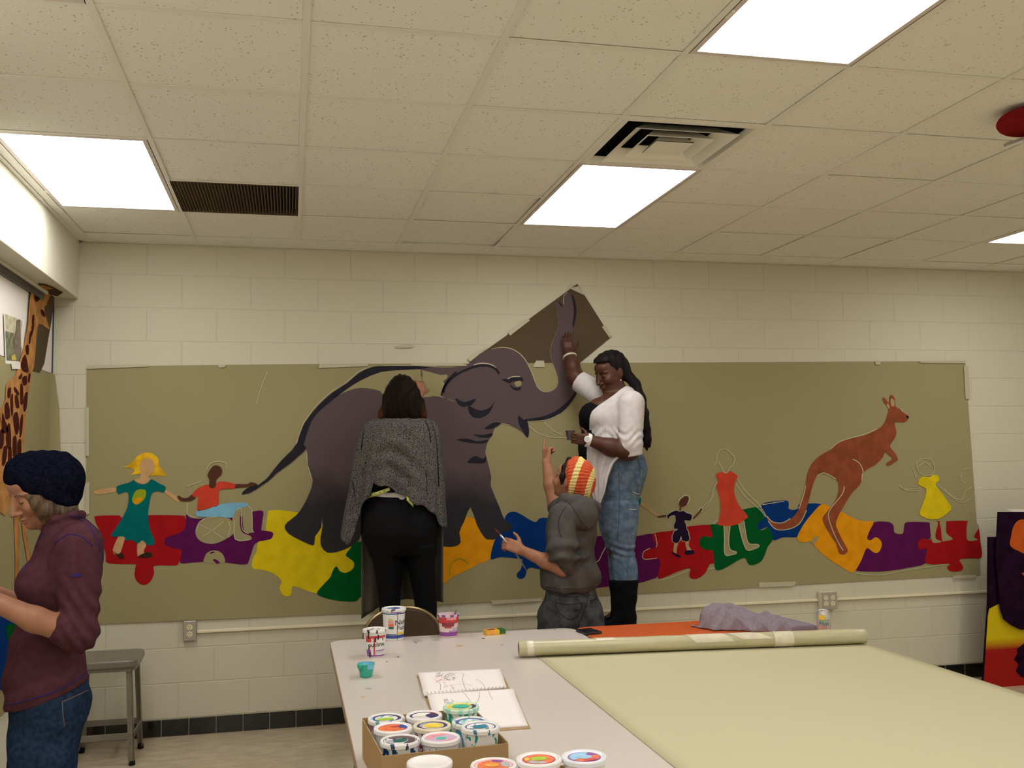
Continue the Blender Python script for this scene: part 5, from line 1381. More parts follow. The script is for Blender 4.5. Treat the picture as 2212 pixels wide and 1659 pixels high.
def add_hand(s, wrist, d, n, size=1.0, curl=(0.5, 0.5, 0.5, 0.5), side=1, thumb=(0.6, 0.3), spread=0.10, k=0.006):
    """palm and five fingers; d along the hand, n out of the palm, side = +1 when the thumb lies to n x d"""
    wrist = np.array(wrist, float); d = np.array(d, float); d /= np.linalg.norm(d)
    n = np.array(n, float); n -= d*(n@d); n /= np.linalg.norm(n)
    x = np.cross(n, d)*side
    P = lambda u, v, w: wrist+(x*u+d*v+n*w)*size
    for u in (-0.026, -0.009, 0.009, 0.026):
        s.rc(P(u*0.7, 0.010, 0), P(u, 0.082, 0), 0.0135*size, 0.0115*size, 0.010)
    s.rc(P(0.018, 0.02, 0.006), P(0.030, 0.055, 0.008), 0.013*size, 0.011*size, 0.010)
    seg = [(0.026, 0.040, 0.024, 0.020), (0.009, 0.044, 0.027, 0.021), (-0.009, 0.041, 0.025, 0.021), (-0.026, 0.032, 0.019, 0.018)]
    tips = []
    for i, (u, l1, l2, l3) in enumerate(seg):
        a = curl[i]*0.9
        p = P(u, 0.084, 0); ang = 0.0
        dirx = spread*(1.5-i)/1.5*0.6
        for j, (l, r) in enumerate(((l1, 0.0088), (l2, 0.0080), (l3, 0.0070))):
            ang += a*(0.75 if j == 0 else 1.0)
            v = (d*math.cos(ang)+n*math.sin(ang)+x*dirx); v /= np.linalg.norm(v)
            q = p+v*l*size
            s.rc(p, q, r*size, (r-0.0010)*size, 0.003)
            p = q
        tips.append(p)
    t0 = P(0.024, 0.022, 0.006)
    v = x*math.sin(0.9+thumb[0]*0.1)+d*0.62+n*thumb[0]*0.6; v /= np.linalg.norm(v)
    t1 = t0+v*0.040*size; s.rc(t0, t1, 0.0125*size, 0.0100*size, 0.008)
    v2 = v+d*0.55+n*thumb[1]; v2 /= np.linalg.norm(v2)
    t2 = t1+v2*0.030*size; s.rc(t1, t2, 0.0095*size, 0.0085*size, 0.004)
    v3 = v2+d*0.25+n*thumb[1]-x*0.2; v3 /= np.linalg.norm(v3)
    t3 = t2+v3*0.022*size; s.rc(t2, t3, 0.0085*size, 0.0070*size, 0.003)
    return tips, t3, P
def fold_noise(amp, f=(30, 30, 30), ph=0.0):
    return lambda x, y, z: amp*(np.sin(x*f[0]+1.7*np.sin(z*f[2]*0.6+ph)+ph)*np.sin(z*f[2]+y*f[1]*0.7+1.3*np.sin(x*f[0]*0.5))+0.5*np.sin(x*f[0]*1.9-z*f[2]*1.6+y*f[1]+ph*2))
def skin_mat(name, c, c2):
    m = mat(name, c, 0.48, col2=c2, vscale=22, spec=0.22)
    return m
def thread_mat(name, c, c2, vscale=120, rough=0.9, bump=0.25, bscale=180, stretch=None):
    return mat(name, c, rough, col2=c2, vscale=vscale, bump=bump, bscale=bscale, stretch=stretch, spec=0.2)
from mathutils.bvhtree import BVHTree
_bv = {}
def bvh_of(o):
    if o.name not in _bv:
        me = o.data
        co = np.zeros(len(me.vertices)*3, np.float32); me.vertices.foreach_get('co', co)
        li = np.zeros(len(me.loops), np.int32); me.loops.foreach_get('vertex_index', li)
        _bv[o.name] = BVHTree.FromPolygons([Vector(c) for c in co.reshape(-1, 3)], li.reshape(-1, 4).tolist())
    return _bv[o.name]
def seam(name, o, pts, r, m, parent, sub=4, off=0.0):
    """a line lying on the surface of o where the sight lines through pts meet it"""
    q = smooth_loop(pts, sub, False) if len(pts) > 2 else [np.array(pts[0])*(1-t)+np.array(pts[1])*t for t in np.linspace(0, 1, 8)]
    out = []
    for u, v in q:
        d = Vector(ray(u, v)).normalized()
        h = bvh_of(o).ray_cast(Vector(CAM), d)
        if h[0] is not None: out.append(np.array(h[0]-d*off))
    if len(out) > 2:
        return MB().tube(out, r, 6).build(name, m, o, smooth=True)
def decal(name, o, pts, m, parent, off=0.002, sub=3):
    """a thin shape lying on the surface of o"""
    q = smooth_loop(pts, sub) if sub > 1 else [np.array(p, float) for p in pts]
    c = np.mean(q, 0); rings = [1.0, 0.66, 0.33]
    vs = []; n = len(q)
    def hit(p):
        d = Vector(ray(p[0], p[1])).normalized()
        h = bvh_of(o).ray_cast(Vector(CAM), d)
        return None if h[0] is None else np.array(h[0]-d*off)
    for k in rings:
        for p in q: vs.append(hit(c+(p-c)*k))
    vs.append(hit(c))
    if any(v is None for v in vs):
        ok = [v for v in vs if v is not None]
        if not ok: return None
        far = np.mean(ok, 0)
        vs = [far if v is None else v for v in vs]
    fs = []
    for k in range(2):
        for i in range(n): fs.append((k*n+i, k*n+(i+1) % n, (k+1)*n+(i+1) % n, (k+1)*n+i))
    for i in range(n): fs.append((2*n+i, 2*n+(i+1) % n, 3*n))
    o2 = mesh_obj(name, vs, fs, m, o, smooth=True)
    bm = bmesh.new(); bm.from_mesh(o2.data); bmesh.ops.recalc_face_normals(bm, faces=bm.faces); bm.to_mesh(o2.data); bm.free()
    return o2
def head_line(name, fr, o, P, R, pts, r, m, parent):
    """a line on the face: head coordinates (y, z) pressed on from the front"""
    out = []
    fwd = fr.W(np.array([R[:, 0]]))[0]-fr.o
    for y, z in smooth_loop(pts, 4, False):
        st = fr.W(np.array([P(0.16, y, z)]))[0]
        h = bvh_of(o).ray_cast(Vector(st), Vector(-fwd).normalized())
        if h[0] is not None: out.append(np.array(h[0]))
    if len(out) > 2: return MB().tube(out, r, 6).build(name, m, o, smooth=True)
# =================================================================== CRUMPLED CLOTH ON THE ORANGE TABLE
def cloth_heap():
    f = Frame(1620, 1340, y=-1.52); L = f.L
    s = Sdf()
    for u, b, z, r in ((1545, -0.01, 0.015, (0.085, 0.105, 0.090)), (1585, -0.01, 0.005, (0.12, 0.115, 0.090)), (1650, -0.03, 0.0, (0.155, 0.115, 0.070)), (1705, -0.04, 0.0, (0.135, 0.085, 0.046))):
        c = L(u, 1345, b); c[2] = TZ+z
        s.el(c, r, None, 0.03)
    for pts, r in (([(1516, 1362, -0.05), (1526, 1335, -0.04), (1545, 1316, 0.0), (1562, 1311, 0.02)], [0.030, 0.032, 0.026, 0.022]),
                   ([(1556, 1312, 0.02), (1580, 1311, 0.02), (1602, 1327, 0.0), (1650, 1334, -0.02), (1695, 1342, -0.03), (1730, 1356, -0.04), (1758, 1368, -0.05)], [0.022, 0.022, 0.026, 0.024, 0.020, 0.014, 0.006]),
                   ([(1566, 1315, -0.01), (1582, 1342, -0.08), (1600, 1370, -0.13)], [0.018, 0.020, 0.014]),
                   ([(1600, 1330, -0.03), (1632, 1350, -0.10), (1655, 1374, -0.135)], [0.018, 0.018, 0.012]),
                   ([(1650, 1340, -0.05), (1690, 1358, -0.10), (1716, 1374, -0.12)], [0.016, 0.016, 0.010]),
                   ([(1536, 1335, -0.06), (1546, 1360, -0.11), (1560, 1378, -0.13)], [0.018, 0.020, 0.012]),
                   ([(1700, 1348, -0.05), (1735, 1364, -0.09), (1752, 1372, -0.10)], [0.013, 0.012, 0.006]),
                   ([(1508, 1362, -0.05), (1496, 1352, -0.02)], [0.022, 0.014])):
        s.chain([L(*q) for q in pts], r, 0.011)
    M_cl = mat('lilac printed cloth', (0.215, 0.18, 0.215), 0.85, col2=(0.255, 0.22, 0.255), vscale=90)
    o = f.build('crumpled_cloth', s, 0.0055, M_cl, None, clips=[lambda X, Y, Z: TZ+0.0025-Z],
                disp=lambda x, y, z: 0.008-0.014*(1-np.abs(np.sin(17*x+24*z+10*y+1.5*np.sin(13*x+4*y))))-0.007*(1-np.abs(np.sin(-30*x+26*y+22*z+np.sin(23*x)))))
    tag(o, 'crumpled lilac purple cloth heaped on the orange table', 'cloth')
cloth_heap()
# =================================================================== PEOPLE
S_light = skin_mat('light skin', (0.30, 0.135, 0.080), (0.34, 0.16, 0.10))
S_dark = skin_mat('deep brown skin', (0.060, 0.022, 0.012), (0.078, 0.030, 0.017))
S_mid = skin_mat('tan skin', (0.27, 0.115, 0.062), (0.31, 0.14, 0.08))
H_dark = mat('near black hair', (0.005, 0.004, 0.0045), 0.55, col2=(0.011, 0.008, 0.008), vscale=60, bump=0.3, bscale=160, stretch=(1, 1, 0.08), spec=0.10)
H_brown = mat('light brown hair', (0.040, 0.021, 0.009), 0.5, col2=(0.115, 0.062, 0.026), vscale=70, bump=0.5, bscale=160, stretch=(1, 1, 0.12))
D_black = mat('black stretch cloth', (0.0035, 0.0035, 0.0042), 0.85, var=0.2, bump=0.15, bscale=150, spec=0.12)
D_lash = mat('dark lashes', (0.012, 0.008, 0.006), 0.6)

# ------------------------------------------------------------------ woman in plum top and navy beanie, profile, at the left
def person_plum():
    t = thing('person', 'woman in a navy beanie and plum top seen in profile at the left edge', 'person', (0, 0, 0))
    f = Frame(95, 1050, depth=3.3); L = f.L
    R = rotm(PI+0.40, 0.40)
    hc = L(87, 1056, 0.0)
    s = Sdf()
    P = add_head(s, hc, R, 1.0)
    s.rc(hc+np.array([0.035, 0, -0.06]), L(140, 1150, 0.0), 0.052, 0.060, 0.03)
    s.loft(f.rows([(1135, 100, 190, 0.08), (1180, 95, 205, 0.14), (1300, 75, 190, 0.12), (1450, 50, 160, 0.11), (1570, 50, 155, 0.11)]), 0.02)
    for sb in (-1, 1):      # legs inside the jeans
        kn = np.array([L(90, 1600)[0]-0.01, sb*0.085, 0.48]); an = np.array([kn[0]+0.03, sb*0.09, 0.09])
        s.chain([L(100, 1585, sb*0.07), kn, an, an+np.array([-0.05, 0, -0.045]), an+np.array([-0.13, 0, -0.06])], [0.060, 0.045, 0.034, 0.033, 0.026], 0.02)
    # near arm
    sh, el = L(163, 1175, -0.17), L(163, 1366, -0.215)
    w = L(-52, 1281, -0.16)
    s.rc(sh, el, 0.048, 0.040, 0.03); s.chain([el, L(75, 1338, -0.215), w], [0.043, 0.0375, 0.026], 0.02)
    add_hand(s, w, w-L(75, 1338, -0.215)+np.array([0, 0.03, 0]), (0, 0.5, 0.8), 1.0, (0.5, 0.55, 0.6, 0.65), side=1)
    # far arm
    sh2, el2 = L(150, 1175, 0.17), L(120, 1360, 0.20); w2 = L(-48, 1268, 0.12)
    s.rc(sh2, el2, 0.048, 0.040, 0.03); s.chain([el2, L(45, 1308, 0.17), w2], [0.042, 0.036, 0.026], 0.02)
    add_hand(s, w2, w2-L(45, 1308, 0.17), (0, -0.4, 0.9), 1.0, (0.4, 0.45, 0.5, 0.6), side=-1)
    body = f.build('body', s, 0.0065, S_light, t, fine=[(hc[0]-0.13, hc[0]+0.10), (-0.10, 0.10), (hc[2]-0.16, hc[2]+0.12)], fres=0.003)
    # face details
    for y in (0.031, -0.031):
        head_line('eyelash', f, body, P, R, [(y-0.014, -0.011), (y, -0.0145), (y+0.014, -0.010)], 0.0013, D_lash, t)
        head_line('eyebrow', f, body, P, R, [(y-0.016, 0.013), (y, 0.017), (y+0.017, 0.012)], 0.0022, H_brown, t)
    head_line('lips', f, body, P, R, [(-0.020, -0.0735), (0, -0.0740), (0.020, -0.0735)], 0.0026, mat('dusky lips', (0.26, 0.075, 0.06), 0.5), t)
    # hair under the beanie
    h = Sdf()
    h.chain([L(58, 1066, -0.062), L(80, 1085, -0.082), L(100, 1104, -0.074), L(118, 1122, -0.060)], [0.010, 0.020, 0.022, 0.012], 0.02)
    h.chain([L(92, 1098, -0.075), L(102, 1120, -0.066), L(108, 1136, -0.058)], [0.016, 0.013, 0.006], 0.015)
    h.chain([L(110, 1090, -0.02), L(138, 1104, -0.02), L(152, 1116, -0.01), L(162, 1114, 0.0)], [0.055, 0.042, 0.022, 0.006], 0.03)
    h.chain([L(110, 1090, 0.02), L(136, 1104, 0.03)], [0.055, 0.045], 0.03)
    f.build('hair', h, 0.004, H_brown, t, disp=lambda x, y, z: 0.0022*np.sin(150*x+60*z+3*np.sin(40*z)))
    # beanie
    b = Sdf()
    Rh = rotm(0, 0.25)
    b.el(L(88, 1032, 0.0), (0.116, 0.098, 0.090), Rh, 0.05)
    b.el(L(126, 1043, 0.0), (0.080, 0.088, 0.098), Rh, 0.05)
    b.el(L(145, 1078, 0.0), (0.030, 0.060, 0.036), None, 0.04)
    p0, p1 = L(14, 1046), L(152, 1107)
    nz = np.array([p1[2]-p0[2], 0, -(p1[0]-p0[0])]); nz /= np.linalg.norm(nz)
    N_beanie = thread_mat('navy knit', (0.0035, 0.004, 0.010), (0.008, 0.009, 0.019), 90, bump=0.5, bscale=240)
    f.build('beanie', b, 0.004, N_beanie, t, clips=[lambda X, Y, Z: (X-p0[0])*nz[0]+(Z-p0[2])*nz[2]],
            disp=lambda x, y, z: 0.0035*np.sin(38*x+14*np.sin(9*z)+20*z)*np.sin(30*y+15*z)+0.0014*np.sin(170*x+30*z))
    # top
    M_plum = thread_mat('plum jersey', (0.066, 0.024, 0.032), (0.080, 0.031, 0.041), 40, rough=0.85, bump=0.15)
    c = Sdf()
    c.loft(f.rows([(1112, 108, 164, 0.062), (1124, 98, 186, 0.095), (1140, 92, 206, 0.14), (1160, 82, 217, 0.175), (1190, 71, 224, 0.185), (1222, 56, 222, 0.18), (1262, 41, 212, 0.17), (1297, 46, 203, 0.158), (1340, 34, 194, 0.150), (1390, 18, 182, 0.150), (1430, 8, 187, 0.158), (1460, 4, 191, 0.165), (1500, 7, 193, 0.17), (1540, 12, 192, 0.17)]), 0.02)
    c.el(L(78, 1262, -0.075), (0.062, 0.072, 0.070), None, 0.04)
    c.el(L(78, 1262, 0.075), (0.062, 0.072, 0.070), None, 0.04)
    c.rc(L(172, 1178, -0.165), L(170, 1372, -0.205), 0.075, 0.056, 0.03)
    c.rc(L(170, 1372, -0.205), L(140, 1360, -0.215), 0.056, 0.053, 0.02)
    c.rc(L(155, 1180, 0.165), L(120, 1355, 0.20), 0.072, 0.055, 0.03)
    c.rc(L(120, 1355, 0.20), L(92, 1340, 0.19), 0.055, 0.050, 0.02)
    # collar
    c.chain([L(97, 1142, -0.05), L(120, 1122, -0.085), L(160, 1112, -0.075), L(176, 1112, 0.0), L(160, 1112, 0.075), L(120, 1122, 0.085), L(97, 1142, 0.05)], [0.013]*7, 0.012)
    h0, h1 = L(12, 1531), L(192, 1458)
    n2 = np.array([-(h1[2]-h0[2]), 0, h1[0]-h0[0]]); n2 /= np.linalg.norm(n2)
    e0, e1 = L(114, 1320, -0.2), L(154, 1398, -0.2)
    def wr(x, y, z):
        fo = 0.0035*np.sin(95*z+12*np.sin(14*x+5)+8*y)*np.clip((x-0.02)/0.06, 0, 1)*np.clip((1.30-z)/0.1, 0, 1)*np.clip((z-0.95)/0.06, 0, 1)*(y < -0.1)
        return fo+0.004*np.sin(18*x+26*z+9*np.sin(11*z+3*y))*np.clip((1.22-z)/0.2, 0, 1)
    shirt = f.build('plum_top', c, 0.005, M_plum, t, disp=wr, clips=[lambda X, Y, Z: -((X-h0[0])*n2[0]+(Z-h0[2])*n2[2])])
    M_pipe = mat('blue violet piping', (0.035, 0.025, 0.12), 0.7)
    for q in ([(118, 1176), (132, 1163), (152, 1154), (178, 1160), (200, 1180)], [(150, 1114), (175, 1117), (196, 1130), (212, 1152)], [(96, 1151), (84, 1168), (74, 1184)], [(66, 1204), (56, 1226), (48, 1242)], [(170, 1120), (195, 1140), (212, 1175), (222, 1215)], [(14, 1524), (60, 1512), (110, 1497), (150, 1478), (186, 1455)]):
        seam('piping', shirt, q, 0.0022, M_pipe, t)
    decal('sleeve_print', shirt, [(152, 1243), (160, 1240), (172, 1238), (178, 1242), (172, 1245), (158, 1246)], M_pipe, t)
    # jeans
    M_jean = thread_mat('dark blue denim', (0.012, 0.022, 0.048), (0.022, 0.038, 0.075), 60, bump=0.25, bscale=260)
    j = Sdf()
    j.loft(f.rows([(1452, 24, 178, 0.145), (1485, 15, 193, 0.160), (1512, 15, 197, 0.165), (1545, 18, 194, 0.165), (1576, 17, 182, 0.16), (1620, 16, 172, 0.155), (1690, 16, 162, 0.15)]), 0.03)
    for sb in (-1, 1):
        kn = np.array([L(90, 1600)[0]-0.01, sb*0.085, 0.48]); an = np.array([kn[0]+0.03, sb*0.09, 0.07])
        j.chain([L(92, 1640, sb*0.075), kn, an], [0.095, 0.070, 0.058], 0.04)
    jeans = f.build('jeans', j, 0.006, M_jean, t, disp=fold_noise(0.003, (20, 20, 30)))
    M_st = mat('tan stitching', (0.20, 0.15, 0.08), 0.8)
    seam('stitching', jeans, [(134, 1516), (160, 1505), (190, 1491)], 0.0012, M_st, t)
    seam('stitching', jeans, [(134, 1516), (136, 1545), (140, 1570)], 0.0010, M_st, t)
    for sb in (-1, 1):
        sh_ = Sdf(); kx = L(90, 1600)[0]
        sh_.rc((kx+0.02, sb*0.09, 0.040), (kx-0.13, sb*0.10, 0.032), 0.040, 0.032, 0.02)
        f.build('shoe', sh_, 0.006, D_black, t, clips=[lambda X, Y, Z: 0.0-Z])
    return t
person_plum()

# ------------------------------------------------------------------ woman in the grey poncho, seen from behind, standing on the folding chair
def person_poncho():
    t = thing('person', 'woman in a grey sparkly poncho and black leggings painting with her back turned', 'person', (0, 0, 0))
    f = Frame(868, 1000, y=-0.46); L = f.L
    R = rotm(PI/2, -0.10)
    hc = L(868, 858, 0.0)
    FZ = 0.452
    s = Sdf()
    add_head(s, hc, R, 0.98, ears=False)
    s.rc(hc+np.array([0, -0.01, -0.06]), L(868, 925, 0.0), 0.048, 0.056, 0.03)
    s.loft(f.rows([(905, 845, 895, 0.06), (925, 812, 925, 0.09), (970, 805, 930, 0.105), (1040, 812, 925, 0.105), (1080, 805, 932, 0.10), (1130, 795, 938, 0.11), (1180, 800, 936, 0.11)]), 0.03)
    for u0, u1, u2 in ((838, 840, 842), (905, 912, 920)):
        kn = L(u1, 1285, 0.0); an = L(u2, 1360, 0.02); an[2] = FZ+0.08
        s.chain([L(u0, 1170, 0.0), kn, an, np.array([an[0], 0.10, FZ+0.032])], [0.066, 0.044, 0.034, 0.026], 0.03)
    # raised right arm and hand with the brush
    sh, el_, w = L(924, 930, 0.02), L(893, 905, 0.24), L(907, 852, 0.33)
    s.chain([sh, el_, w], [0.050, 0.040, 0.027], 0.03)
    hd = L(908, 826, 0.37)-w
    add_hand(s, w, hd, (-0.3, 1, 0.1), 0.95, (1.0, 1.1, 1.2, 1.2), side=1, thumb=(0.7, 0.5))
    # left arm forward under the poncho
    s.chain([L(812, 930, 0.02), L(790, 1010, 0.10), L(800, 1000, 0.28)], [0.050, 0.040, 0.027], 0.03)
    add_hand(s, L(800, 1000, 0.28), (0.1, 0.8, 0.3), (0.6, 0, -0.8), 0.95, (0.3, 0.3, 0.35, 0.4), side=1)
    f.build('body', s, 0.0055, S_mid, t)
    # brush
    f.tube('paintbrush_handle', [L(914, 838, 0.352), L(911, 812, 0.395)], [0.0035, 0.0045], mat('brush wood', (0.20, 0.13, 0.07), 0.5), t)
    f.tube('paintbrush_bristles', [L(911, 812, 0.395), L(910, 799, 0.43)], [0.006, 0.003], mat('grey wet bristles', (0.10, 0.08, 0.08), 0.6), t)
    # hair: dark brown, coppery at the tips
    H = mat('dark hair with copper tips', (0.008, 0.005, 0.004), 0.5, bump=0.35, bscale=150, stretch=(1, 1, 0.06), spec=0.05)
    nt, p = node_tail(H)
    g = nt.nodes.new('ShaderNodeNewGeometry'); sx = nt.nodes.new('ShaderNodeSeparateXYZ'); nt.links.new(g.outputs['Position'], sx.inputs[0])
    zb, zt = L(868, 905)[2], L(868, 862)[2]; xc = f.W(np.array([L(868, 880)]))[0][0]
    m1 = nt.nodes.new('ShaderNodeMapRange'); m1.inputs['From Min'].default_value = zt; m1.inputs['From Max'].default_value = zb
    nt.links.new(sx.outputs['Z'], m1.inputs['Value'])
    ab = nt.nodes.new('ShaderNodeMath'); ab.operation = 'SUBTRACT'; ab.inputs[1].default_value = xc; nt.links.new(sx.outputs['X'], ab.inputs[0])
    aa = nt.nodes.new('ShaderNodeMath'); aa.operation = 'ABSOLUTE'; nt.links.new(ab.outputs[0], aa.inputs[0])
    m2 = nt.nodes.new('ShaderNodeMapRange'); m2.inputs['From Min'].default_value = 0.095; m2.inputs['From Max'].default_value = 0.16
    nt.links.new(aa.outputs[0], m2.inputs['Value'])
    mu = nt.nodes.new('ShaderNodeMath'); mu.operation = 'MULTIPLY'; nt.links.new(m1.outputs['Result'], mu.inputs[0]); nt.links.new(m2.outputs['Result'], mu.inputs[1])
    ns = nt.nodes.new('ShaderNodeTexNoise'); ns.inputs['Scale'].default_value = 40; nt.links.new(g.outputs['Position'], ns.inputs['Vector'])
    mm = nt.nodes.new('ShaderNodeMath'); mm.operation = 'MULTIPLY'; nt.links.new(mu.outputs[0], mm.inputs[0]); nt.links.new(ns.outputs['Fac'], mm.inputs[1])
    m3 = nt.nodes.new('ShaderNodeMath'); m3.operation = 'MULTIPLY'; m3.use_clamp = True; m3.inputs[1].default_value = 1.3; nt.links.new(mm.outputs[0], m3.inputs[0])
    mx = nt.nodes.new('ShaderNodeMix'); mx.data_type = 'RGBA'; mx.inputs['A'].default_value = (0.0085, 0.0055, 0.0045, 1); mx.inputs['B'].default_value = (0.20, 0.065, 0.015, 1)
    nt.links.new(m3.outputs[0], mx.inputs['Factor']); nt.links.new(mx.outputs['Result'], p.inputs['Base Color'])
    h = Sdf()
    h.loft(f.rows([(811, 862, 874, 0.03), (816, 850, 887, 0.065), (826, 840, 897, 0.092), (842, 832, 906, 0.108), (862, 826, 914, 0.112), (884, 820, 921, 0.108), (898, 817, 924, 0.098), (908, 824, 917, 0.085), (914, 836, 906, 0.06)], -0.005), 0.02, 0.01)
    h.el(L(868, 820, -0.005), (0.045, 0.06, 0.026), None, 0.03)
    f.build('hair', h, 0.0045, H, t, disp=lambda x, y, z: 0.0028*np.sin(95*x+6*np.sin(14*z))+0.002*np.sin(210*x+30*z)+0.004*np.sin(60*x)*np.clip((1.90-z)/0.05, 0, 1))
    # poncho: a draped tube with a falling hem
    M_pon = thread_mat('charcoal lurex knit', (0.018, 0.016, 0.0155), (0.155, 0.145, 0.135), 260, rough=0.55, bump=0.4, bscale=300, stretch=(1, 1, 0.6))
    prof = f.rows([(897, 846, 892, 0.060), (903, 832, 906, 0.080), (908, 806, 930, 0.100), (916, 790, 941, 0.118), (930, 782, 947, 0.135), (960, 772, 950, 0.150), (1000, 764, 953, 0.158), (1050, 757, 957, 0.165), (1100, 748, 960, 0.17), (1140, 741, 963, 0.172), (1180, 736, 964, 0.174)])
    PZ_ = np.array(sorted(prof))
    hem_u = [733, 741, 750, 760, 767, 778, 798, 806, 840, 875, 896, 924, 941, 957, 968]
    hem_v = [1150, 1172, 1178, 1168, 1130, 1093, 1071, 1044, 1052, 1072, 1088, 1097, 1116, 1141, 1140]
    ha = [L(u, v, -0.1)[0] for u, v in zip(hem_u, hem_v)]; hz = [L(u, v, -0.1)[2] for u, v in zip(hem_u, hem_v)]
    nt_, na = 46, 150
    vs = []
    zt0 = PZ_[-1, 0]
    for i in range(nt_+1):
        tt = i/nt_
        for k in range(na):
            th = 2*PI*k/na
            ca_, sb_ = math.cos(th), math.sin(th)
            zh = float(np.interp(0.0+0.30*ca_, ha, hz)) if sb_ < 0 else float(np.interp(0.30*ca_, [-0.30, -0.15, 0.15, 0.30], [hz[0], hz[0]+0.16, hz[-1]+0.16, hz[-1]]))
            z = zt0+(zh-zt0)*(tt**0.92)
            for _ in range(2):
                ca, ra, cb, rb = [float(herm(np.array([z]), PZ_[:, 0], PZ_[:, q])[0]) for q in (1, 2, 3, 4)]
                if sb_ < 0:
                    zh = float(np.interp(ca+ra*ca_, ha, hz)); z = zt0+(zh-zt0)*(tt**0.92)
            fold = 0.010*tt*math.sin(11*th+2.0*tt+1.2*math.sin(3*th))+0.006*tt*math.sin(23*th+4*tt)
            fold += 0.016*tt*tt*math.sin(6*th+0.7)
            if sb_ < 0:      # swags across the back
                fold += 0.012*math.sin(PI*tt)*math.sin(24*tt-7.0*abs(ca_+0.1)**1.5)*(1-abs(ca_))
                fold -= 0.020*math.exp(-((ca_+0.55)/0.14)**2)*max(0, tt-0.45)
                fold -= 0.020*math.exp(-((ca_-0.62)/0.10)**2)*max(0, tt-0.35)
            edge = abs(ca_)
            if sb_ < 0: fold += 0.015*min(1, tt*1.6)*math.sin(32*ca_+3*tt)*max(0, edge-0.45)/0.55
            vs.append((ca+(ra+fold*(1-0.65*edge))*ca_, cb+(rb+fold)*sb_+0.02*sb_*(1-tt)*0, z+0.006*tt*math.sin(17*th)))
    fs = [(i*na+k, i*na+(k+1) % na, (i+1)*na+(k+1) % na, (i+1)*na+k) for i in range(nt_) for k in range(na)]
    po = f.raw('poncho', vs, fs, M_pon, t)
    so = po.modifiers.new('solid', 'SOLIDIFY'); so.thickness = 0.004
    M_ps = mat('poncho seam', (0.010, 0.009, 0.009), 0.9)
    for q in ([(800, 906), (790, 918), (784, 940), (780, 972)], [(926, 905), (936, 922), (942, 950), (946, 1000), (948, 1050)], [(916, 905), (926, 925), (931, 955)], [(754, 972), (764, 972), (774, 970)], [(921, 1020), (922, 1040), (921, 1062)], [(760, 1035), (765, 1060), (768, 1085)]):
        seam('poncho_seam', po, q, 0.0022, M_ps, t, off=0.0075)
    # long grey front panel hanging before her legs
    M_pan = thread_mat('grey jersey', (0.105, 0.092, 0.074), (0.13, 0.115, 0.093), 90)
    vs = []; nu, nv = 40, 20
    bot = interp([(784, 1334), (798, 1326), (815, 1316), (840, 1306), (868, 1298), (900, 1297), (930, 1302), (953, 1298)])
    for j in range(nv+1):
        for i in range(nu+1):
            u = 782+174*i/nu; v = 1090+(bot(u)-1090)*j/nv
            c = (i/nu-0.5)*2
            b = 0.155-0.10*c*c*c*c+0.012*math.sin(i*0.9)*(j/nv)
            q = L(u, v, 0.10); q[1] = b; vs.append(q)
    pn = f.raw('long_front_panel', vs, [(j*(nu+1)+i, (j+1)*(nu+1)+i, (j+1)*(nu+1)+i+1, j*(nu+1)+i+1) for j in range(nv) for i in range(nu)], M_pan, t)
    so = pn.modifiers.new('solid', 'SOLIDIFY'); so.thickness = 0.003
    # white undershirt strip and black waist
    u_ = Sdf(); u_.loft(f.rows([(1000, 806, 930, 0.11), (1050, 800, 933, 0.112), (1078, 796, 936, 0.116)], 0.0), 0.01)
    f.build('black_top', u_, 0.006, D_black, t)
    u2 = Sdf(); u2.loft(f.rows([(1062, 797, 937, 0.119), (1078, 793, 940, 0.124)], 0.0), 0.01, 0.004)
    f.build('white_undershirt', u2, 0.005, mat('white cotton', (0.55, 0.50, 0.50), 0.9), t)
    # leggings
    l = Sdf()
    l.loft(f.rows([(1070, 790, 943, 0.122), (1085, 784, 945, 0.128), (1112, 780, 947, 0.140, -0.01), (1147, 779, 948, 0.145, -0.015), (1182, 793, 943, 0.125, -0.01), (1200, 800, 941, 0.11)]), 0.03, 0.01)
    for us in (((1180, 796, 870), (1217, 806, 871), (1252, 813, 868), (1318, 820, 864), (1345, 823, 862)), ((1180, 868, 943), (1217, 878, 940), (1252, 886, 941), (1318, 897, 944), (1345, 899, 943))):
        rw_ = f.rows([(v, a, b, (b-a)/2/365*1.12) for v, a, b in us])
        z_, ca_, ra_, cb_, rb_ = rw_[-1]
        rw_.append((FZ+0.06, ca_+0.01, ra_*0.75, 0.0, rb_*0.75))
        l.loft(rw_, 0.02)
    f.build('leggings', l, 0.005, D_black, t, disp=lambda x, y, z: 0.007*np.exp(-((x-0.0)/0.010)**2)*(z > 0.98)*(y < 0)*np.clip((z-0.98)/0.1, 0, 1))
    for ua in (842, 920):
        sh_ = Sdf(); a0 = L(ua, 1360)[0]
        sh_.rc((a0, -0.03, FZ+0.036), (a0, 0.13, FZ+0.030), 0.034, 0.030, 0.02)
        sh_.rc((a0, -0.01, FZ+0.04), (a0, -0.005, FZ+0.09), 0.036, 0.036, 0.02)
        f.build('shoe', sh_, 0.006, D_black, t, clips=[lambda X, Y, Z: FZ+0.001-Z])
    # measuring tape tied round the waist
    M_mt = mat('yellow measuring tape', (0.45, 0.48, 0.10), 0.5); 
    def strip(pts, w, name):
        vs = []
        for u, v, b in pts:
            vs += [L(u, v-w/2, b), L(u, v+w/2, b)]
        o = f.raw(name, vs, [(2*i, 2*i+1, 2*i+3, 2*i+2) for i in range(len(pts)-1)], M_mt, t)
        so = o.modifiers.new('solid', 'SOLIDIFY'); so.thickness = 0.0015
        return o
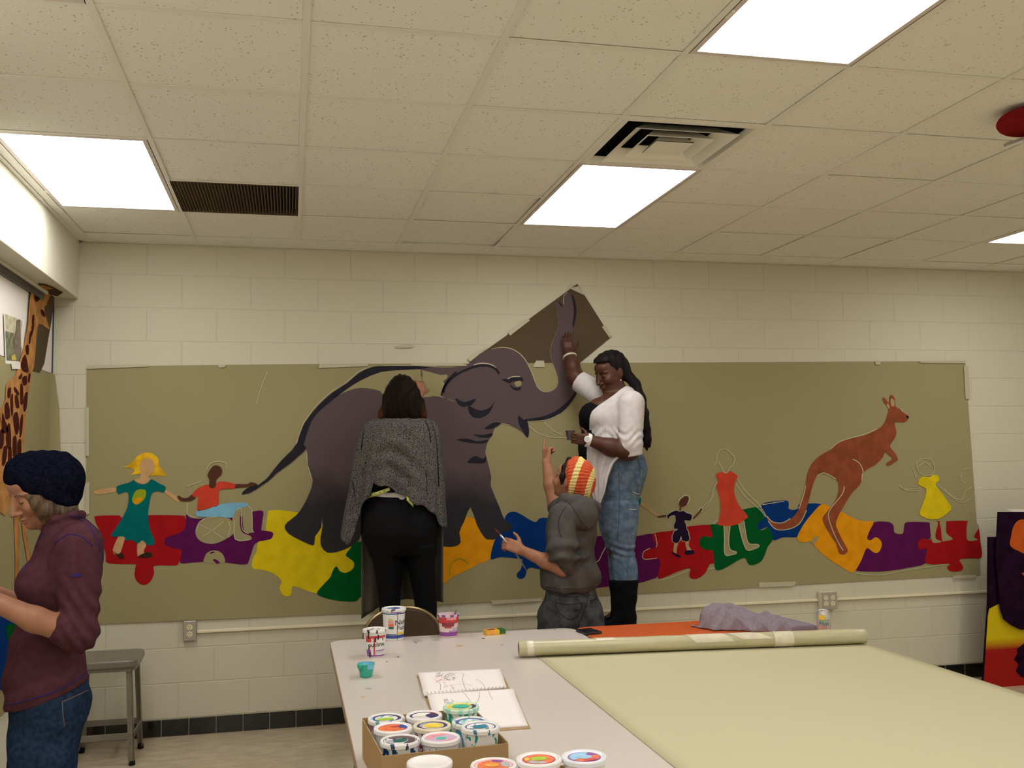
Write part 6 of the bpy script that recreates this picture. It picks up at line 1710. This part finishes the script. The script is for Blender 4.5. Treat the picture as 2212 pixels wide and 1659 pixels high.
    strip([(791, 1077, -0.03), (794, 1073, -0.075), (802, 1070, -0.115), (815, 1066, -0.145), (830, 1061, -0.158), (842, 1056, -0.16)], 8, 'measuring_tape')
    for u, v, b in ((800, 1070, -0.113), (810, 1067, -0.140), (820, 1064, -0.152), (830, 1061, -0.160)):
        q = f.W(np.array([L(u, v, b-0.003)]))[0]
        MB().box(tuple(q-0.0025), tuple(q+0.0025)).build('tape_mark', D_lash, t)
    strip([(878, 1076, -0.155), (884, 1082, -0.160), (890, 1088, -0.162), (893, 1092, -0.160)], 9, 'measuring_tape_end')
    return t
person_poncho()

# ------------------------------------------------------------------ woman in the white cardigan, standing on the stool
def person_cardigan():
    t = thing('person', 'woman in a white cardigan and blue jeans reaching up to the elephant trunk', 'person', (0, 0, 0))
    f = Frame(1330, 1000, y=-0.45); L = f.L
    FZ = STZ
    R = rotm(PI+0.62, 0.33)
    hc = L(1319, 803, -0.01)
    SC_ = 1.03
    s = Sdf()
    P = add_head(s, hc, R, SC_, face=1.10, lip=1.25)
    s.rc(hc+np.array([0.02, 0.0, -0.07]), L(1340, 862, 0.0), 0.056, 0.068, 0.03)
    s.loft(f.rows([(850, 1305, 1372, 0.09), (870, 1288, 1380, 0.14), (900, 1278, 1378, 0.14), (950, 1280, 1370, 0.13), (1000, 1285, 1380, 0.14), (1060, 1305, 1375, 0.14)]), 0.03)
    s.el(L(1295, 880, -0.05), (0.07, 0.08, 0.06), None, 0.04)
    for sb in (-1, 1):
        du = -6 if sb > 0 else 4
        kn = L(1338+du, 1190, sb*0.075); an = L(1346+du, 1335, sb*0.085); an[2] = FZ+0.085
        s.chain([L(1342, 1060, sb*0.075), kn, an, np.array([an[0]-0.10, an[1], FZ+0.035])], [0.075, 0.048, 0.036, 0.028], 0.03)
    # raised right arm (far side)
    sh, el_, w = L(1300, 862, 0.13), L(1243, 815, 0.19), L(1229, 764, 0.255)
    s.rc(sh, el_, 0.050, 0.052, 0.03); s.chain([el_, (el_+w)/2+np.array([0, 0, 0.0]), w], [0.056, 0.047, 0.032], 0.02)
    hd = L(1225, 728, 0.275)-w
    add_hand(s, w, hd, (-0.1, 1, 0.1), 0.92, (0.32, 0.28, 0.30, 0.34), side=1, thumb=(0.3, 0.3), spread=0.08)
    # left arm (near side) holding the cup
    sh2, el2, w2 = L(1362, 880, -0.18), L(1358, 972, -0.21), L(1277, 952, -0.252)
    s.rc(sh2, el2, 0.070, 0.062, 0.03); s.chain([el2, L(1318, 966, -0.225), w2], [0.062, 0.052, 0.033], 0.02)
    hd2 = L(1240, 947, -0.268)-w2
    tips, th, _ = add_hand(s, w2, hd2, (0, 0.97, 0.10), 0.92, (0.55, 0.6, 0.66, 0.75), side=1, thumb=(0.9, 0.7))
    fa = [(hc[0]-0.13, hc[0]+0.10), (-0.14, 0.12), (hc[2]-0.16, hc[2]+0.13)]
    body = f.build('body', s, 0.0055, S_dark, t, fine=fa, fres=0.0034)
    for y in (0.031, -0.031):
        head_line('eyelash', f, body, P, R, [(y-0.016, -0.010), (y, -0.0150), (y+0.016, -0.010)], 0.0018, D_lash, t)
        head_line('eyelid', f, body, P, R, [(y-0.010, -0.005), (y, -0.003), (y+0.010, -0.005)], 0.0016, mat('pale eyelid', (0.12, 0.055, 0.035), 0.4), t)
        head_line('eyebrow', f, body, P, R, [(y-0.018, 0.012), (y, 0.019), (y+0.019, 0.013)], 0.0024, D_lash, t)
    M_lip = mat('rose lips', (0.17, 0.045, 0.04), 0.35)
    head_line('lips', f, body, P, R, [(-0.019, -0.0785), (0, -0.0795), (0.019, -0.0785)], 0.0036, M_lip, t)
    head_line('lips', f, body, P, R, [(-0.020, -0.0745), (0, -0.0700), (0.020, -0.0745)], 0.0026, mat('dark rose lips', (0.09, 0.026, 0.024), 0.35), t)
    # earring
    MB().lathe([(0.0, -0.004), (0.003, -0.003), (0.004, 0), (0.003, 0.003), (0.0, 0.004)], 12).build('earring', mat('pearl', (0.8, 0.78, 0.76), 0.2), t, smooth=True, loc=tuple(f.W(np.array([L(1341, 821, -0.095)]))[0]))
    # hair pulled back, long ponytail
    h = Sdf()
    h.el(hc+R @ np.array([-0.030, 0, 0.034]), (0.094, 0.088, 0.096), R, 0.03)
    h.el(hc+R @ np.array([-0.070, 0, -0.010]), (0.060, 0.072, 0.075), R, 0.03)
    h.el(hc+R @ np.array([0.020, 0, 0.078]), (0.070, 0.070, 0.046), R, 0.03)
    h.rc(L(1350, 808, 0.0), L(1362, 816, 0.0), 0.035, 0.026, 0.03)
    pn = [L(1358, 814, 0.0), L(1372, 830, 0.0), L(1383, 862, -0.02), L(1389, 895, -0.03), L(1392, 925, -0.03), L(1396, 950, -0.03), L(1398, 972, -0.03)]
    h.chain(pn, [0.026, 0.030, 0.032, 0.034, 0.034, 0.030, 0.006], 0.02)
    h.chain([pn[3]+np.array([-0.015, 0, 0]), L(1384, 930, -0.03), L(1388, 965, -0.03)], [0.03, 0.028, 0.004], 0.015)
    h.chain([pn[4]+np.array([0.012, 0, 0]), L(1400, 950, -0.035), L(1404, 966, -0.035)], [0.02, 0.014, 0.003], 0.012)
    nf = R[:, 0]; nu_ = R[:, 2]
    def face_clip(X, Y, Z):
        q = [X-hc[0], Y-hc[1], Z-hc[2]]
        fx = q[0]*nf[0]+q[1]*nf[1]+q[2]*nf[2]; uz = q[0]*nu_[0]+q[1]*nu_[1]+q[2]*nu_[2]
        return np.where(Z > hc[2]-0.11, np.minimum(fx-0.030-0.10*np.clip(uz-0.025, -0.05, 0.06), 0.074-uz+np.clip(fx-0.05, 0, 1)*0.25), -1.0)
    f.build('hair', h, 0.004, H_dark, t, clips=[face_clip], disp=lambda x, y, z: 0.0016*np.sin(170*x+40*y+8*np.sin(12*z)))
    # black tank top
    k = Sdf()
    k.loft(f.rows([(866, 1292, 1372, 0.10), (880, 1268, 1376, 0.15), (895, 1253, 1378, 0.165), (912, 1251, 1376, 0.165), (931, 1256, 1370, 0.155), (960, 1249, 1372, 0.16), (985, 1251, 1382, 0.17), (1010, 1262, 1390, 0.17)]), 0.02, 0.02)
    k.el(L(1280, 895, -0.07), (0.080, 0.085, 0.075), None, 0.04)
    n0 = L(1300, 868)
    def neckline(X, Y, Z): return (Z-(n0[2]-0.005))-0.55*np.abs(X-n0[0]-0.05)*(X > n0[0])+np.where(X < n0[0], -0.3*(n0[0]-X), 0)
    tank = f.build('black_tank_top', k, 0.005, D_black, t, clips=[neckline])
    # white cardigan: open at the front (towards -a), three-quarter sleeves, long hanging front corner
    M_car = thread_mat('white jersey', (0.50, 0.46, 0.46), (0.56, 0.52, 0.52), 30, rough=0.85, bump=0.08)
    c = Sdf()
    c.loft(f.rows([(835, 1338, 1364, 0.075), (845, 1322, 1372, 0.12), (860, 1300, 1380, 0.165), (880, 1276, 1386, 0.190), (900, 1262, 1388, 0.195), (930, 1262, 1384, 0.185), (960, 1262, 1384, 0.185), (985, 1262, 1387, 0.19), (1005, 1264, 1388, 0.19)]), 0.02, 0.02)
    c.el(L(1294, 898, -0.08), (0.080, 0.095, 0.080), None, 0.04)
    c.rc(L(1364, 872, -0.185), L(1362, 958, -0.215), 0.080, 0.070, 0.03)
    c.rc(L(1362, 958, -0.215), L(1366, 978, -0.215), 0.070, 0.060, 0.02)
    c.rc(L(1318, 868, 0.10), L(1252, 824, 0.178), 0.088, 0.068, 0.03)
    ez = [L(1350, v)[2] for v in (834, 845, 856, 877, 889, 902, 940, 960, 1020)]
    ea = [L(u, v)[0] for u, v in ((1352, 834), (1338, 845), (1325, 856), (1294, 877), (1280, 889), (1274, 902), (1273, 940), (1269, 960), (1266, 1020))]
    b0 = L(1370, 985); b1 = L(1285, 1000)
    arm_ax = L(1252, 824, 0.178)-L(1318, 868, 0.10); arm_ax = arm_ax/np.linalg.norm(arm_ax); arm_o = L(1250, 823, 0.180)
    def open_front(X, Y, Z):
        edge = np.interp(Z, ez[::-1], ea[::-1])
        arm = ((X-arm_o[0])*arm_ax[0]+(Y-arm_o[1])*arm_ax[1]+(Z-arm_o[2])*arm_ax[2])
        infar = (Y > 0.03) & (Z > L(1300, 905)[2])
        return np.where(infar, arm, edge-X)
    def hem(X, Y, Z): return (b0[2]+(X-b0[0])*(b1[2]-b0[2])/(b1[0]-b0[0]))-Z
    def wrc(x, y, z):
        zz = L(1360, 950)[2]
        sl = 0.004*np.sin(120*z+25*x+6*np.sin(30*x))*np.exp(-((z-zz-0.01)/0.05)**2)*(y < -0.12)
        return sl+0.005*np.sin(70*x+4*np.sin(9*z)+10*y)*np.clip((L(1330, 900)[2]-z)/0.1, 0, 1)*(y > -0.17)
    car = f.build('white_cardigan', c, 0.005, M_car, t, clips=[open_front, hem], disp=wrc)
    # hanging front panel ending in a point
    def panel(b, name):
        vs = []; nu2, nv2 = 14, 26
        lf = interp([(960, 1268), (1010, 1268), (1040, 1272), (1070, 1281), (1097, 1291)]); rg = interp([(960, 1345), (985, 1340), (1000, 1326), (1030, 1314), (1063, 1307), (1097, 1293)])
        for j in range(nv2+1):
            v = 960+137*j/nv2
            for i in range(nu2+1):
                u = lf(v)+(rg(v)-lf(v))*i/nu2
                q = L(u, v, b); q[1] = b+0.012*math.sin(i*1.35)+0.05*(i/nu2)**2*(-1 if b < 0 else 1); vs.append(q)
        o = f.raw(name, vs, [(j*(nu2+1)+i, (j+1)*(nu2+1)+i, (j+1)*(nu2+1)+i+1, j*(nu2+1)+i+1) for j in range(nv2) for i in range(nu2)], M_car, t)
        so = o.modifiers.new('solid', 'SOLIDIFY'); so.thickness = 0.003
    panel(-0.185, 'cardigan_front'); panel(0.175, 'cardigan_front')
    for q in ([(1336, 862), (1326, 880), (1322, 900), (1320, 925), (1324, 940)], [(1350, 842), (1360, 848), (1368, 858)], [(1319, 868), (1310, 890), (1307, 930)]):
        seam('cardigan_seam', car, q, 0.0018, mat('white seam', (0.60, 0.57, 0.56), 0.8), t)
    # jeans
    M_j = thread_mat('faded light denim', (0.075, 0.115, 0.175), (0.135, 0.185, 0.25), 26, rough=0.85, bump=0.2, bscale=240)
    j = Sdf()
    j.loft(f.rows([(978, 1266, 1389, 0.165), (1000, 1272, 1396, 0.175), (1030, 1282, 1397, 0.178), (1055, 1290, 1388, 0.17), (1085, 1292, 1380, 0.16), (1105, 1294, 1378, 0.15)]), 0.03, 0.01)
    for sb, du in ((-1, 4), (1, -4)):
        rw_ = f.rows([(1085, 1294+du, 1377+du, 0.085), (1120, 1296+du, 1375+du, 0.082), (1142, 1299+du, 1373+du, 0.080), (1170, 1309+du, 1369+du, 0.070), (1195, 1316+du, 1367+du, 0.066), (1222, 1318+du, 1373+du, 0.068), (1250, 1321+du, 1374+du, 0.066), (1275, 1326+du, 1368+du, 0.055)], sb*0.088)
        j.loft(rw_, 0.02, 0.01)
    zk = L(1340, 1185)[2]
    def wrj(x, y, z):
        return 0.0045*np.sin(150*z+10*x+2*np.sin(25*x))*np.exp(-((z-zk)/0.045)**2)+0.003*np.sin(40*z+30*x)*np.exp(-((z-zk-0.45)/0.15)**2)
    jeans = f.build('jeans', j, 0.005, M_j, t, disp=wrj)
    M_wh = mat('white frayed denim', (0.42, 0.44, 0.46), 0.9); M_js = mat('dark denim seam', (0.035, 0.05, 0.09), 0.9)
    for q in ([(1366, 1062), (1374, 1066), (1384, 1068)], [(1360, 1100), (1368, 1101), (1376, 1100)]): seam('frayed_tear', jeans, q, 0.003, M_wh, t)
    for q in ([(1378, 990), (1382, 1010), (1382, 1030), (1390, 1045)], [(1336, 1000), (1338, 1060), (1337, 1120), (1334, 1170)], [(1340, 1215), (1354, 1235), (1356, 1252)]): seam('denim_seam', jeans, q, 0.0014, M_js, t)
    # boots
    M_boot = mat('black suede', (0.004, 0.004, 0.005), 0.95, bump=0.3, bscale=180, spec=0.1)
    for sb, du in ((-1, 3), (1, -3)):
        bo = Sdf()
        rw_ = f.rows([(1251, 1318+du, 1376+du, 0.080), (1280, 1321+du, 1374+du, 0.076), (1320, 1323+du, 1371+du, 0.070), (1338, 1322+du, 1373+du, 0.066)], sb*0.090)
        z_, ca_, ra_, cb_, rb_ = rw_[-1]
        rw_.append((FZ+0.002, ca_, ra_*0.98, cb_, rb_*0.85))
        bo.loft(rw_, 0.03, 0.012)
        bo.rc((ca_-0.02, cb_, FZ+0.040), (ca_-0.115, cb_-0.008, FZ+0.030), 0.050, 0.038, 0.03)
        f.build('boot', bo, 0.005, M_boot, t, clips=[lambda X, Y, Z: FZ+0.001-Z], disp=fold_noise(0.002, (30, 30, 40)))
    # watch and bracelet
    M_w = mat('white watch plastic', (0.72, 0.70, 0.68), 0.3)
    wc = L(1271, 951, -0.250); dirw = w2-L(1318, 966, -0.225); dirw /= np.linalg.norm(dirw)
    def ring(c, ax, r, tr, m, name, sc=1.0):
        ax = ax/np.linalg.norm(ax); x = np.cross(ax, [0, 0.3, 1.0]); x /= np.linalg.norm(x); y = np.cross(ax, x)
        pts = [c+r*(x*math.cos(a)*sc+y*math.sin(a)) for a in np.linspace(0, 2*PI, 33)[:-1]]
        return MB().tube(f.W(np.array(pts)), tr, 8, closed=True).build(name, m, t, smooth=True)
    ring(wc, dirw, 0.0365, 0.0060, M_w, 'watch_strap')
    ring(wc+dirw*0.007, dirw, 0.0365, 0.0055, M_w, 'watch_strap')
    ring(wc-dirw*0.007, dirw, 0.0365, 0.0055, M_w, 'watch_strap')
    wd = MB().lathe([(0.0, 0), (0.019, 0), (0.0205, 0.003), (0.019, 0.007), (0.015, 0.008), (0.0, 0.0075)], 24).build('watch_case', M_w, t, auto=0.6)
    wn = f.W(np.array([[-0.10, -1, 0.15]]))[0]-f.o; wn /= np.linalg.norm(wn)
    wd.location = tuple(f.W(np.array([wc]))[0]+wn*0.034); wd.rotation_euler = Vector(wn).to_track_quat('Z', 'Y').to_euler()
    di = MB().lathe([(0.0, 0.0079), (0.0145, 0.0083), (0.0, 0.0085)], 24).build('watch_dial', mat('grey watch dial', (0.42, 0.42, 0.43), 0.2), t)
    di.location = wd.location; di.rotation_euler = wd.rotation_euler
    ax = w-(el_+w)/2
    ring(w-ax/np.linalg.norm(ax)*0.022, ax, 0.040, 0.007, mat('cream bangle', (0.60, 0.53, 0.42), 0.3), 'bangle')
    # the cup she holds
    cc = f.W(np.array([L(1232, 938, -0.232)]))[0]
    cup = thing('paint_cup', 'small grey paint cup held by the woman in the white cardigan', 'cup', tuple(cc-np.array([0, 0, 0.035])))
    M_pc = mat('dark grey cup', (0.055, 0.048, 0.050), 0.5)
    MB().lathe([(0.0, 0), (0.018, 0), (0.020, 0.002), (0.0285, 0.055), (0.0295, 0.056), (0.0285, 0.0575), (0.027, 0.0565), (0.021, 0.02), (0.0, 0.019)], 28).build('cup', M_pc, cup, auto=0.6)
    ellipse_patch('paint', 0, 0, 0.0245, 0.0245, 0.042, mat('grey paint', (0.07, 0.055, 0.06), 0.3), cup)
    return t
person_cardigan()

# ------------------------------------------------------------------ person in the grey hoodie and striped knit hat
def person_hoodie():
    t = thing('person', 'person in a grey hoodie and coral striped knit hat pointing up at the mural', 'person', (0, 0, 0))
    f = Frame(1235, 1150, y=-1.00); L = f.L
    R = rotm(PI-0.55, -0.30)
    hc = L(1234, 1036, 0.0)
    s = Sdf()
    P = add_head(s, hc, R, 0.95)
    s.rc(hc+np.array([0.02, -0.01, -0.05]), L(1240, 1095, 0.0), 0.048, 0.055, 0.03)
    s.loft(f.rows([(1085, 1215, 1265, 0.07), (1105, 1200, 1275, 0.12), (1180, 1195, 1270, 0.11), (1260, 1195, 1275, 0.12), (1330, 1190, 1280, 0.13)]), 0.03)
    for sa in (-1, 1):
        kx = L(1232, 1300)[0]+sa*0.075
        s.chain([np.array([kx, 0, 0.80]), np.array([kx, 0, 0.45]), np.array([kx, 0.02, 0.08]), np.array([kx-0.04, 0.12, 0.035])], [0.07, 0.045, 0.034, 0.026], 0.03)
    # raised far arm, pointing
    sh, el_, w = L(1222, 1105, 0.12), L(1200, 1092, 0.20), L(1181, 1000, 0.27)
    s.rc(sh, el_, 0.046, 0.040, 0.03); s.chain([el_, L(1190, 1048, 0.24), w], [0.044, 0.040, 0.027], 0.02)
    add_hand(s, w, L(1181, 965, 0.30)-w, (0.75, 0.65, 0.0), 0.95, (0.05, 1.55, 1.65, 1.7), side=-1, thumb=(0.9, 0.6))
    # near arm with the brush
    sh2, el2, w2 = L(1224, 1115, -0.15), L(1216, 1228, -0.16), L(1128, 1189, -0.13)
    s.rc(sh2, el2, 0.046, 0.040, 0.03); s.chain([el2, L(1178, 1212, -0.15), w2], [0.042, 0.038, 0.026], 0.02)
    hd = L(1104, 1178, -0.12)-w2
    add_hand(s, w2, hd, (0.1, 0.9, -0.45), 0.95, (0.75, 0.8, 0.9, 1.0), side=1, thumb=(0.2, 0.1))
    body = f.build('body', s, 0.0055, S_mid, t, fine=[(hc[0]-0.12, hc[0]+0.10), (-0.11, 0.11), (hc[2]-0.14, hc[2]+0.12)], fres=0.004)
    for y in (0.031, -0.031):
        head_line('eyelash', f, body, P, R, [(y-0.014, -0.008), (y, -0.010), (y+0.014, -0.008)], 0.0016, D_lash, t)
        head_line('eyebrow', f, body, P, R, [(y-0.016, 0.013), (y, 0.018), (y+0.017, 0.013)], 0.0022, D_lash, t)
    # hair in front of the hat
    h = Sdf()
    h.chain([L(1230, 994, 0.0), L(1221, 1010, -0.03), L(1215, 1030, -0.058), L(1213, 1045, -0.066)], [0.014, 0.016, 0.014, 0.007], 0.02)
    h.chain([L(1230, 994, 0.0), L(1221, 1010, 0.04), L(1217, 1030, 0.06)], [0.014, 0.016, 0.012], 0.02)
    f.build('hair', h, 0.004, H_dark, t)
    # earring
    MB().lathe([(0.0, -0.003), (0.003, 0), (0.0, 0.003)], 10).build('earring', M_steel, t, loc=tuple(f.W(np.array([L(1215, 1049, -0.08)]))[0]))
    # knit hat with cream stripes round its axis
    M_hat = bpy.data.materials.new('coral and cream knit'); M_hat.use_nodes = True
    nt, p = node_tail(M_hat); p.inputs['Roughness'].default_value = 0.95; p.inputs['Specular IOR Level'].default_value = 0.1
    a0 = f.W(np.array([L(1214, 1024, 0.0)]))[0]; a1 = f.W(np.array([L(1290, 1048, -0.03)]))[0]
    g = nt.nodes.new('ShaderNodeNewGeometry')
    sb_ = nt.nodes.new('ShaderNodeVectorMath'); sb_.operation = 'SUBTRACT'; sb_.inputs[1].default_value = tuple(a0); nt.links.new(g.outputs['Position'], sb_.inputs[0])
    dt = nt.nodes.new('ShaderNodeVectorMath'); dt.operation = 'DOT_PRODUCT'; d_ = (a1-a0)/((a1-a0)@(a1-a0)); dt.inputs[1].default_value = tuple(d_); nt.links.new(sb_.outputs['Vector'], dt.inputs[0])
    n_ = nt.nodes.new('ShaderNodeTexNoise'); n_.inputs['Scale'].default_value = 60; nt.links.new(g.outputs['Position'], n_.inputs['Vector'])
    ad = nt.nodes.new('ShaderNodeMath'); ad.operation = 'MULTIPLY_ADD'; ad.inputs[1].default_value = 0.06; nt.links.new(n_.outputs['Fac'], ad.inputs[0]); nt.links.new(dt.outputs['Value'], ad.inputs[2])
    rp = nt.nodes.new('ShaderNodeValToRGB'); rp.color_ramp.interpolation = 'CONSTANT'
    CO, CR = (0.52, 0.085, 0.035, 1), (0.68, 0.55, 0.22, 1)
    rp.color_ramp.elements[0].color = CO
    rp.color_ramp.elements[1].position = 0.36; rp.color_ramp.elements[1].color = CR
    for pos, cc_ in ((0.52, CO), (0.80, CR), (0.93, CO)):
        e = rp.color_ramp.elements.new(pos); e.color = cc_
    nt.links.new(ad.outputs[0], rp.inputs['Fac']); nt.links.new(rp.outputs['Color'], p.inputs['Base Color'])
    wv = nt.nodes.new('ShaderNodeTexNoise'); wv.inputs['Scale'].default_value = 130; nt.links.new(g.outputs['Position'], wv.inputs['Vector'])
    bp_ = nt.nodes.new('ShaderNodeBump'); bp_.inputs['Strength'].default_value = 0.5; bp_.inputs['Distance'].default_value = 0.01; nt.links.new(wv.outputs['Fac'], bp_.inputs['Height']); nt.links.new(bp_.outputs['Normal'], p.inputs['Normal'])
    k = Sdf()
    Rk = rotm(0.0, 0.18)
    k.el(L(1243, 1030, 0.0), (0.078, 0.098, 0.112), Rk, 0.04)
    k.el(L(1262, 1042, -0.005), (0.062, 0.090, 0.102), Rk, 0.04)
    q0, q1 = L(1226, 985), L(1232, 1075)
    cx_ = q1[0]-q0[0]; cz_ = q1[2]-q0[2]; ln = math.hypot(cx_, cz_)
    f.build('knit_hat', k, 0.004, M_hat, t, clips=[lambda X, Y, Z: -((X-q0[0])*(-cz_)+(Z-q0[2])*cx_)/ln-0.018],
            disp=lambda x, y, z: 0.0030*np.sin(np.arctan2(z-hc[2]+0.01, y)*34)+0.002*np.sin(180*x))
    # hoodie
    M_hd = thread_mat('charcoal fleece', (0.062, 0.058, 0.055), (0.078, 0.073, 0.069), 24, bump=0.15, bscale=200)
    c = Sdf()
    c.loft(f.rows([(1082, 1206, 1278, 0.09), (1095, 1194, 1286, 0.13), (1110, 1185, 1289, 0.145), (1135, 1180, 1289, 0.145), (1170, 1178, 1287, 0.140), (1205, 1174, 1287, 0.150), (1225, 1168, 1292, 0.17), (1245, 1164, 1297, 0.175), (1262, 1165, 1295, 0.175), (1270, 1170, 1288, 0.165), (1275, 1178, 1282, 0.155)]), 0.02, 0.01)
    c.rc(L(1214, 1116, -0.14), L(1214, 1190, -0.195), 0.074, 0.080, 0.018)
    c.rc(L(1214, 1190, -0.195), L(1220, 1203, -0.185), 0.084, 0.070, 0.012)
    c.rc(L(1222, 1212, -0.168), L(1220, 1225, -0.165), 0.052, 0.050, 0.012)
    c.rc(L(1218, 1105, 0.13), L(1205, 1096, 0.20), 0.070, 0.060, 0.03)
    c.chain([L(1204, 1090, -0.06), L(1220, 1078, -0.10), L(1248, 1082, -0.115), L(1275, 1092, -0.09), L(1284, 1098, 0.0), L(1270, 1090, 0.09), L(1230, 1080, 0.10)], [0.020, 0.026, 0.030, 0.032, 0.034, 0.03, 0.026], 0.03)
    c.el(L(1260, 1112, -0.135), (0.082, 0.050, 0.085), rotm(0, -0.6), 0.012)
    zz = L(1210, 1190)[2]
    def wrh(x, y, z):
        return 0.012*np.sin(80*z-22*x+2*np.sin(20*x))*np.exp(-((z-zz)/0.060)**2)*(y < -0.1)+0.007*np.sin(16*x+30*z+5*np.sin(9*x))*np.clip((1.28-z)/0.15, 0, 1)
    hood = f.build('hoodie', c, 0.005, M_hd, t, disp=wrh)
    M_hs = mat('hoodie seam', (0.035, 0.033, 0.032), 0.95)
    for q in ([(1218, 1080), (1232, 1090), (1246, 1110), (1258, 1130), (1272, 1142), (1280, 1136)], [(1222, 1095), (1210, 1115), (1206, 1135), (1212, 1160)], [(1180, 1268), (1220, 1272), (1260, 1271), (1284, 1264)]): seam('hoodie_seam', hood, q, 0.0022, M_hs, t)
    # jeans
    M_gj = thread_mat('grey washed denim', (0.038, 0.040, 0.044), (0.075, 0.078, 0.082), 22, bump=0.25, bscale=220)
    j = Sdf()
    j.loft(f.rows([(1268, 1180, 1286, 0.13), (1290, 1176, 1291, 0.145), (1312, 1170, 1294, 0.152), (1335, 1166, 1293, 0.15), (1356, 1162, 1292, 0.14)]), 0.03)
    for sa, um in ((-1, 1200), (1, 1268)):
        x0 = L(um, 1350)[0]
        j.chain([np.array([x0, 0, 0.74]), np.array([x0-0.005*sa, 0, 0.45]), np.array([x0, 0.0, 0.06])], [0.098, 0.080, 0.070], 0.03)
    jeans = f.build('jeans', j, 0.006, M_gj, t, disp=lambda x, y, z: fold_noise(0.003, (22, 22, 30))(x, y, z)+0.014*np.exp(-((x-L(1246, 1340)[0])/0.012)**2)*(z < 0.80)*(y < 0))
    for q in ([(1200, 1302), (1230, 1306), (1258, 1302)], [(1200, 1302), (1206, 1320), (1228, 1338), (1248, 1330), (1258, 1302)], [(1274, 1298), (1290, 1294)], [(1184, 1282), (1230, 1290), (1284, 1284)], [(1272, 1280), (1262, 1320), (1248, 1352)]):
        seam('denim_seam', jeans, q, 0.0018, mat('dark grey seam', (0.018, 0.018, 0.020), 0.9), t)
    for sa, um in ((-1, 1200), (1, 1268)):
        x0 = L(um, 1350)[0]; sh_ = Sdf()
        sh_.rc((x0, -0.04, 0.042), (x0-0.02, 0.15, 0.034), 0.042, 0.034, 0.02)
        f.build('shoe', sh_, 0.006, D_black, t, clips=[lambda X, Y, Z: -Z])
    # paintbrushes in the hand
    pb = thing('paintbrush', 'long paintbrush held low by the person in the grey hoodie', 'paintbrush', (0, 0, 0))
    A, B_, C_, D__ = L(1138, 1233, -0.085), L(1108, 1186, -0.098), L(1080, 1155, -0.118), L(1069, 1141, -0.122)
    f.tube('handle', [A, (A+B_)/2, B_], [0.0025, 0.004, 0.0055], mat('brush handle steel', (0.30, 0.28, 0.24), 0.35, metal=0.4), pb)
    f.tube('ferrule', [B_, C_], [0.006, 0.0055], mat('brush ferrule', (0.48, 0.42, 0.38), 0.3, metal=0.7), pb)
    f.tube('bristles', [C_, (C_+D__)/2, D__], [0.0055, 0.006, 0.001], mat('dark red bristles', (0.10, 0.03, 0.03), 0.7), pb)
    return t
person_hoodie()
bpy.context.view_layer.update()
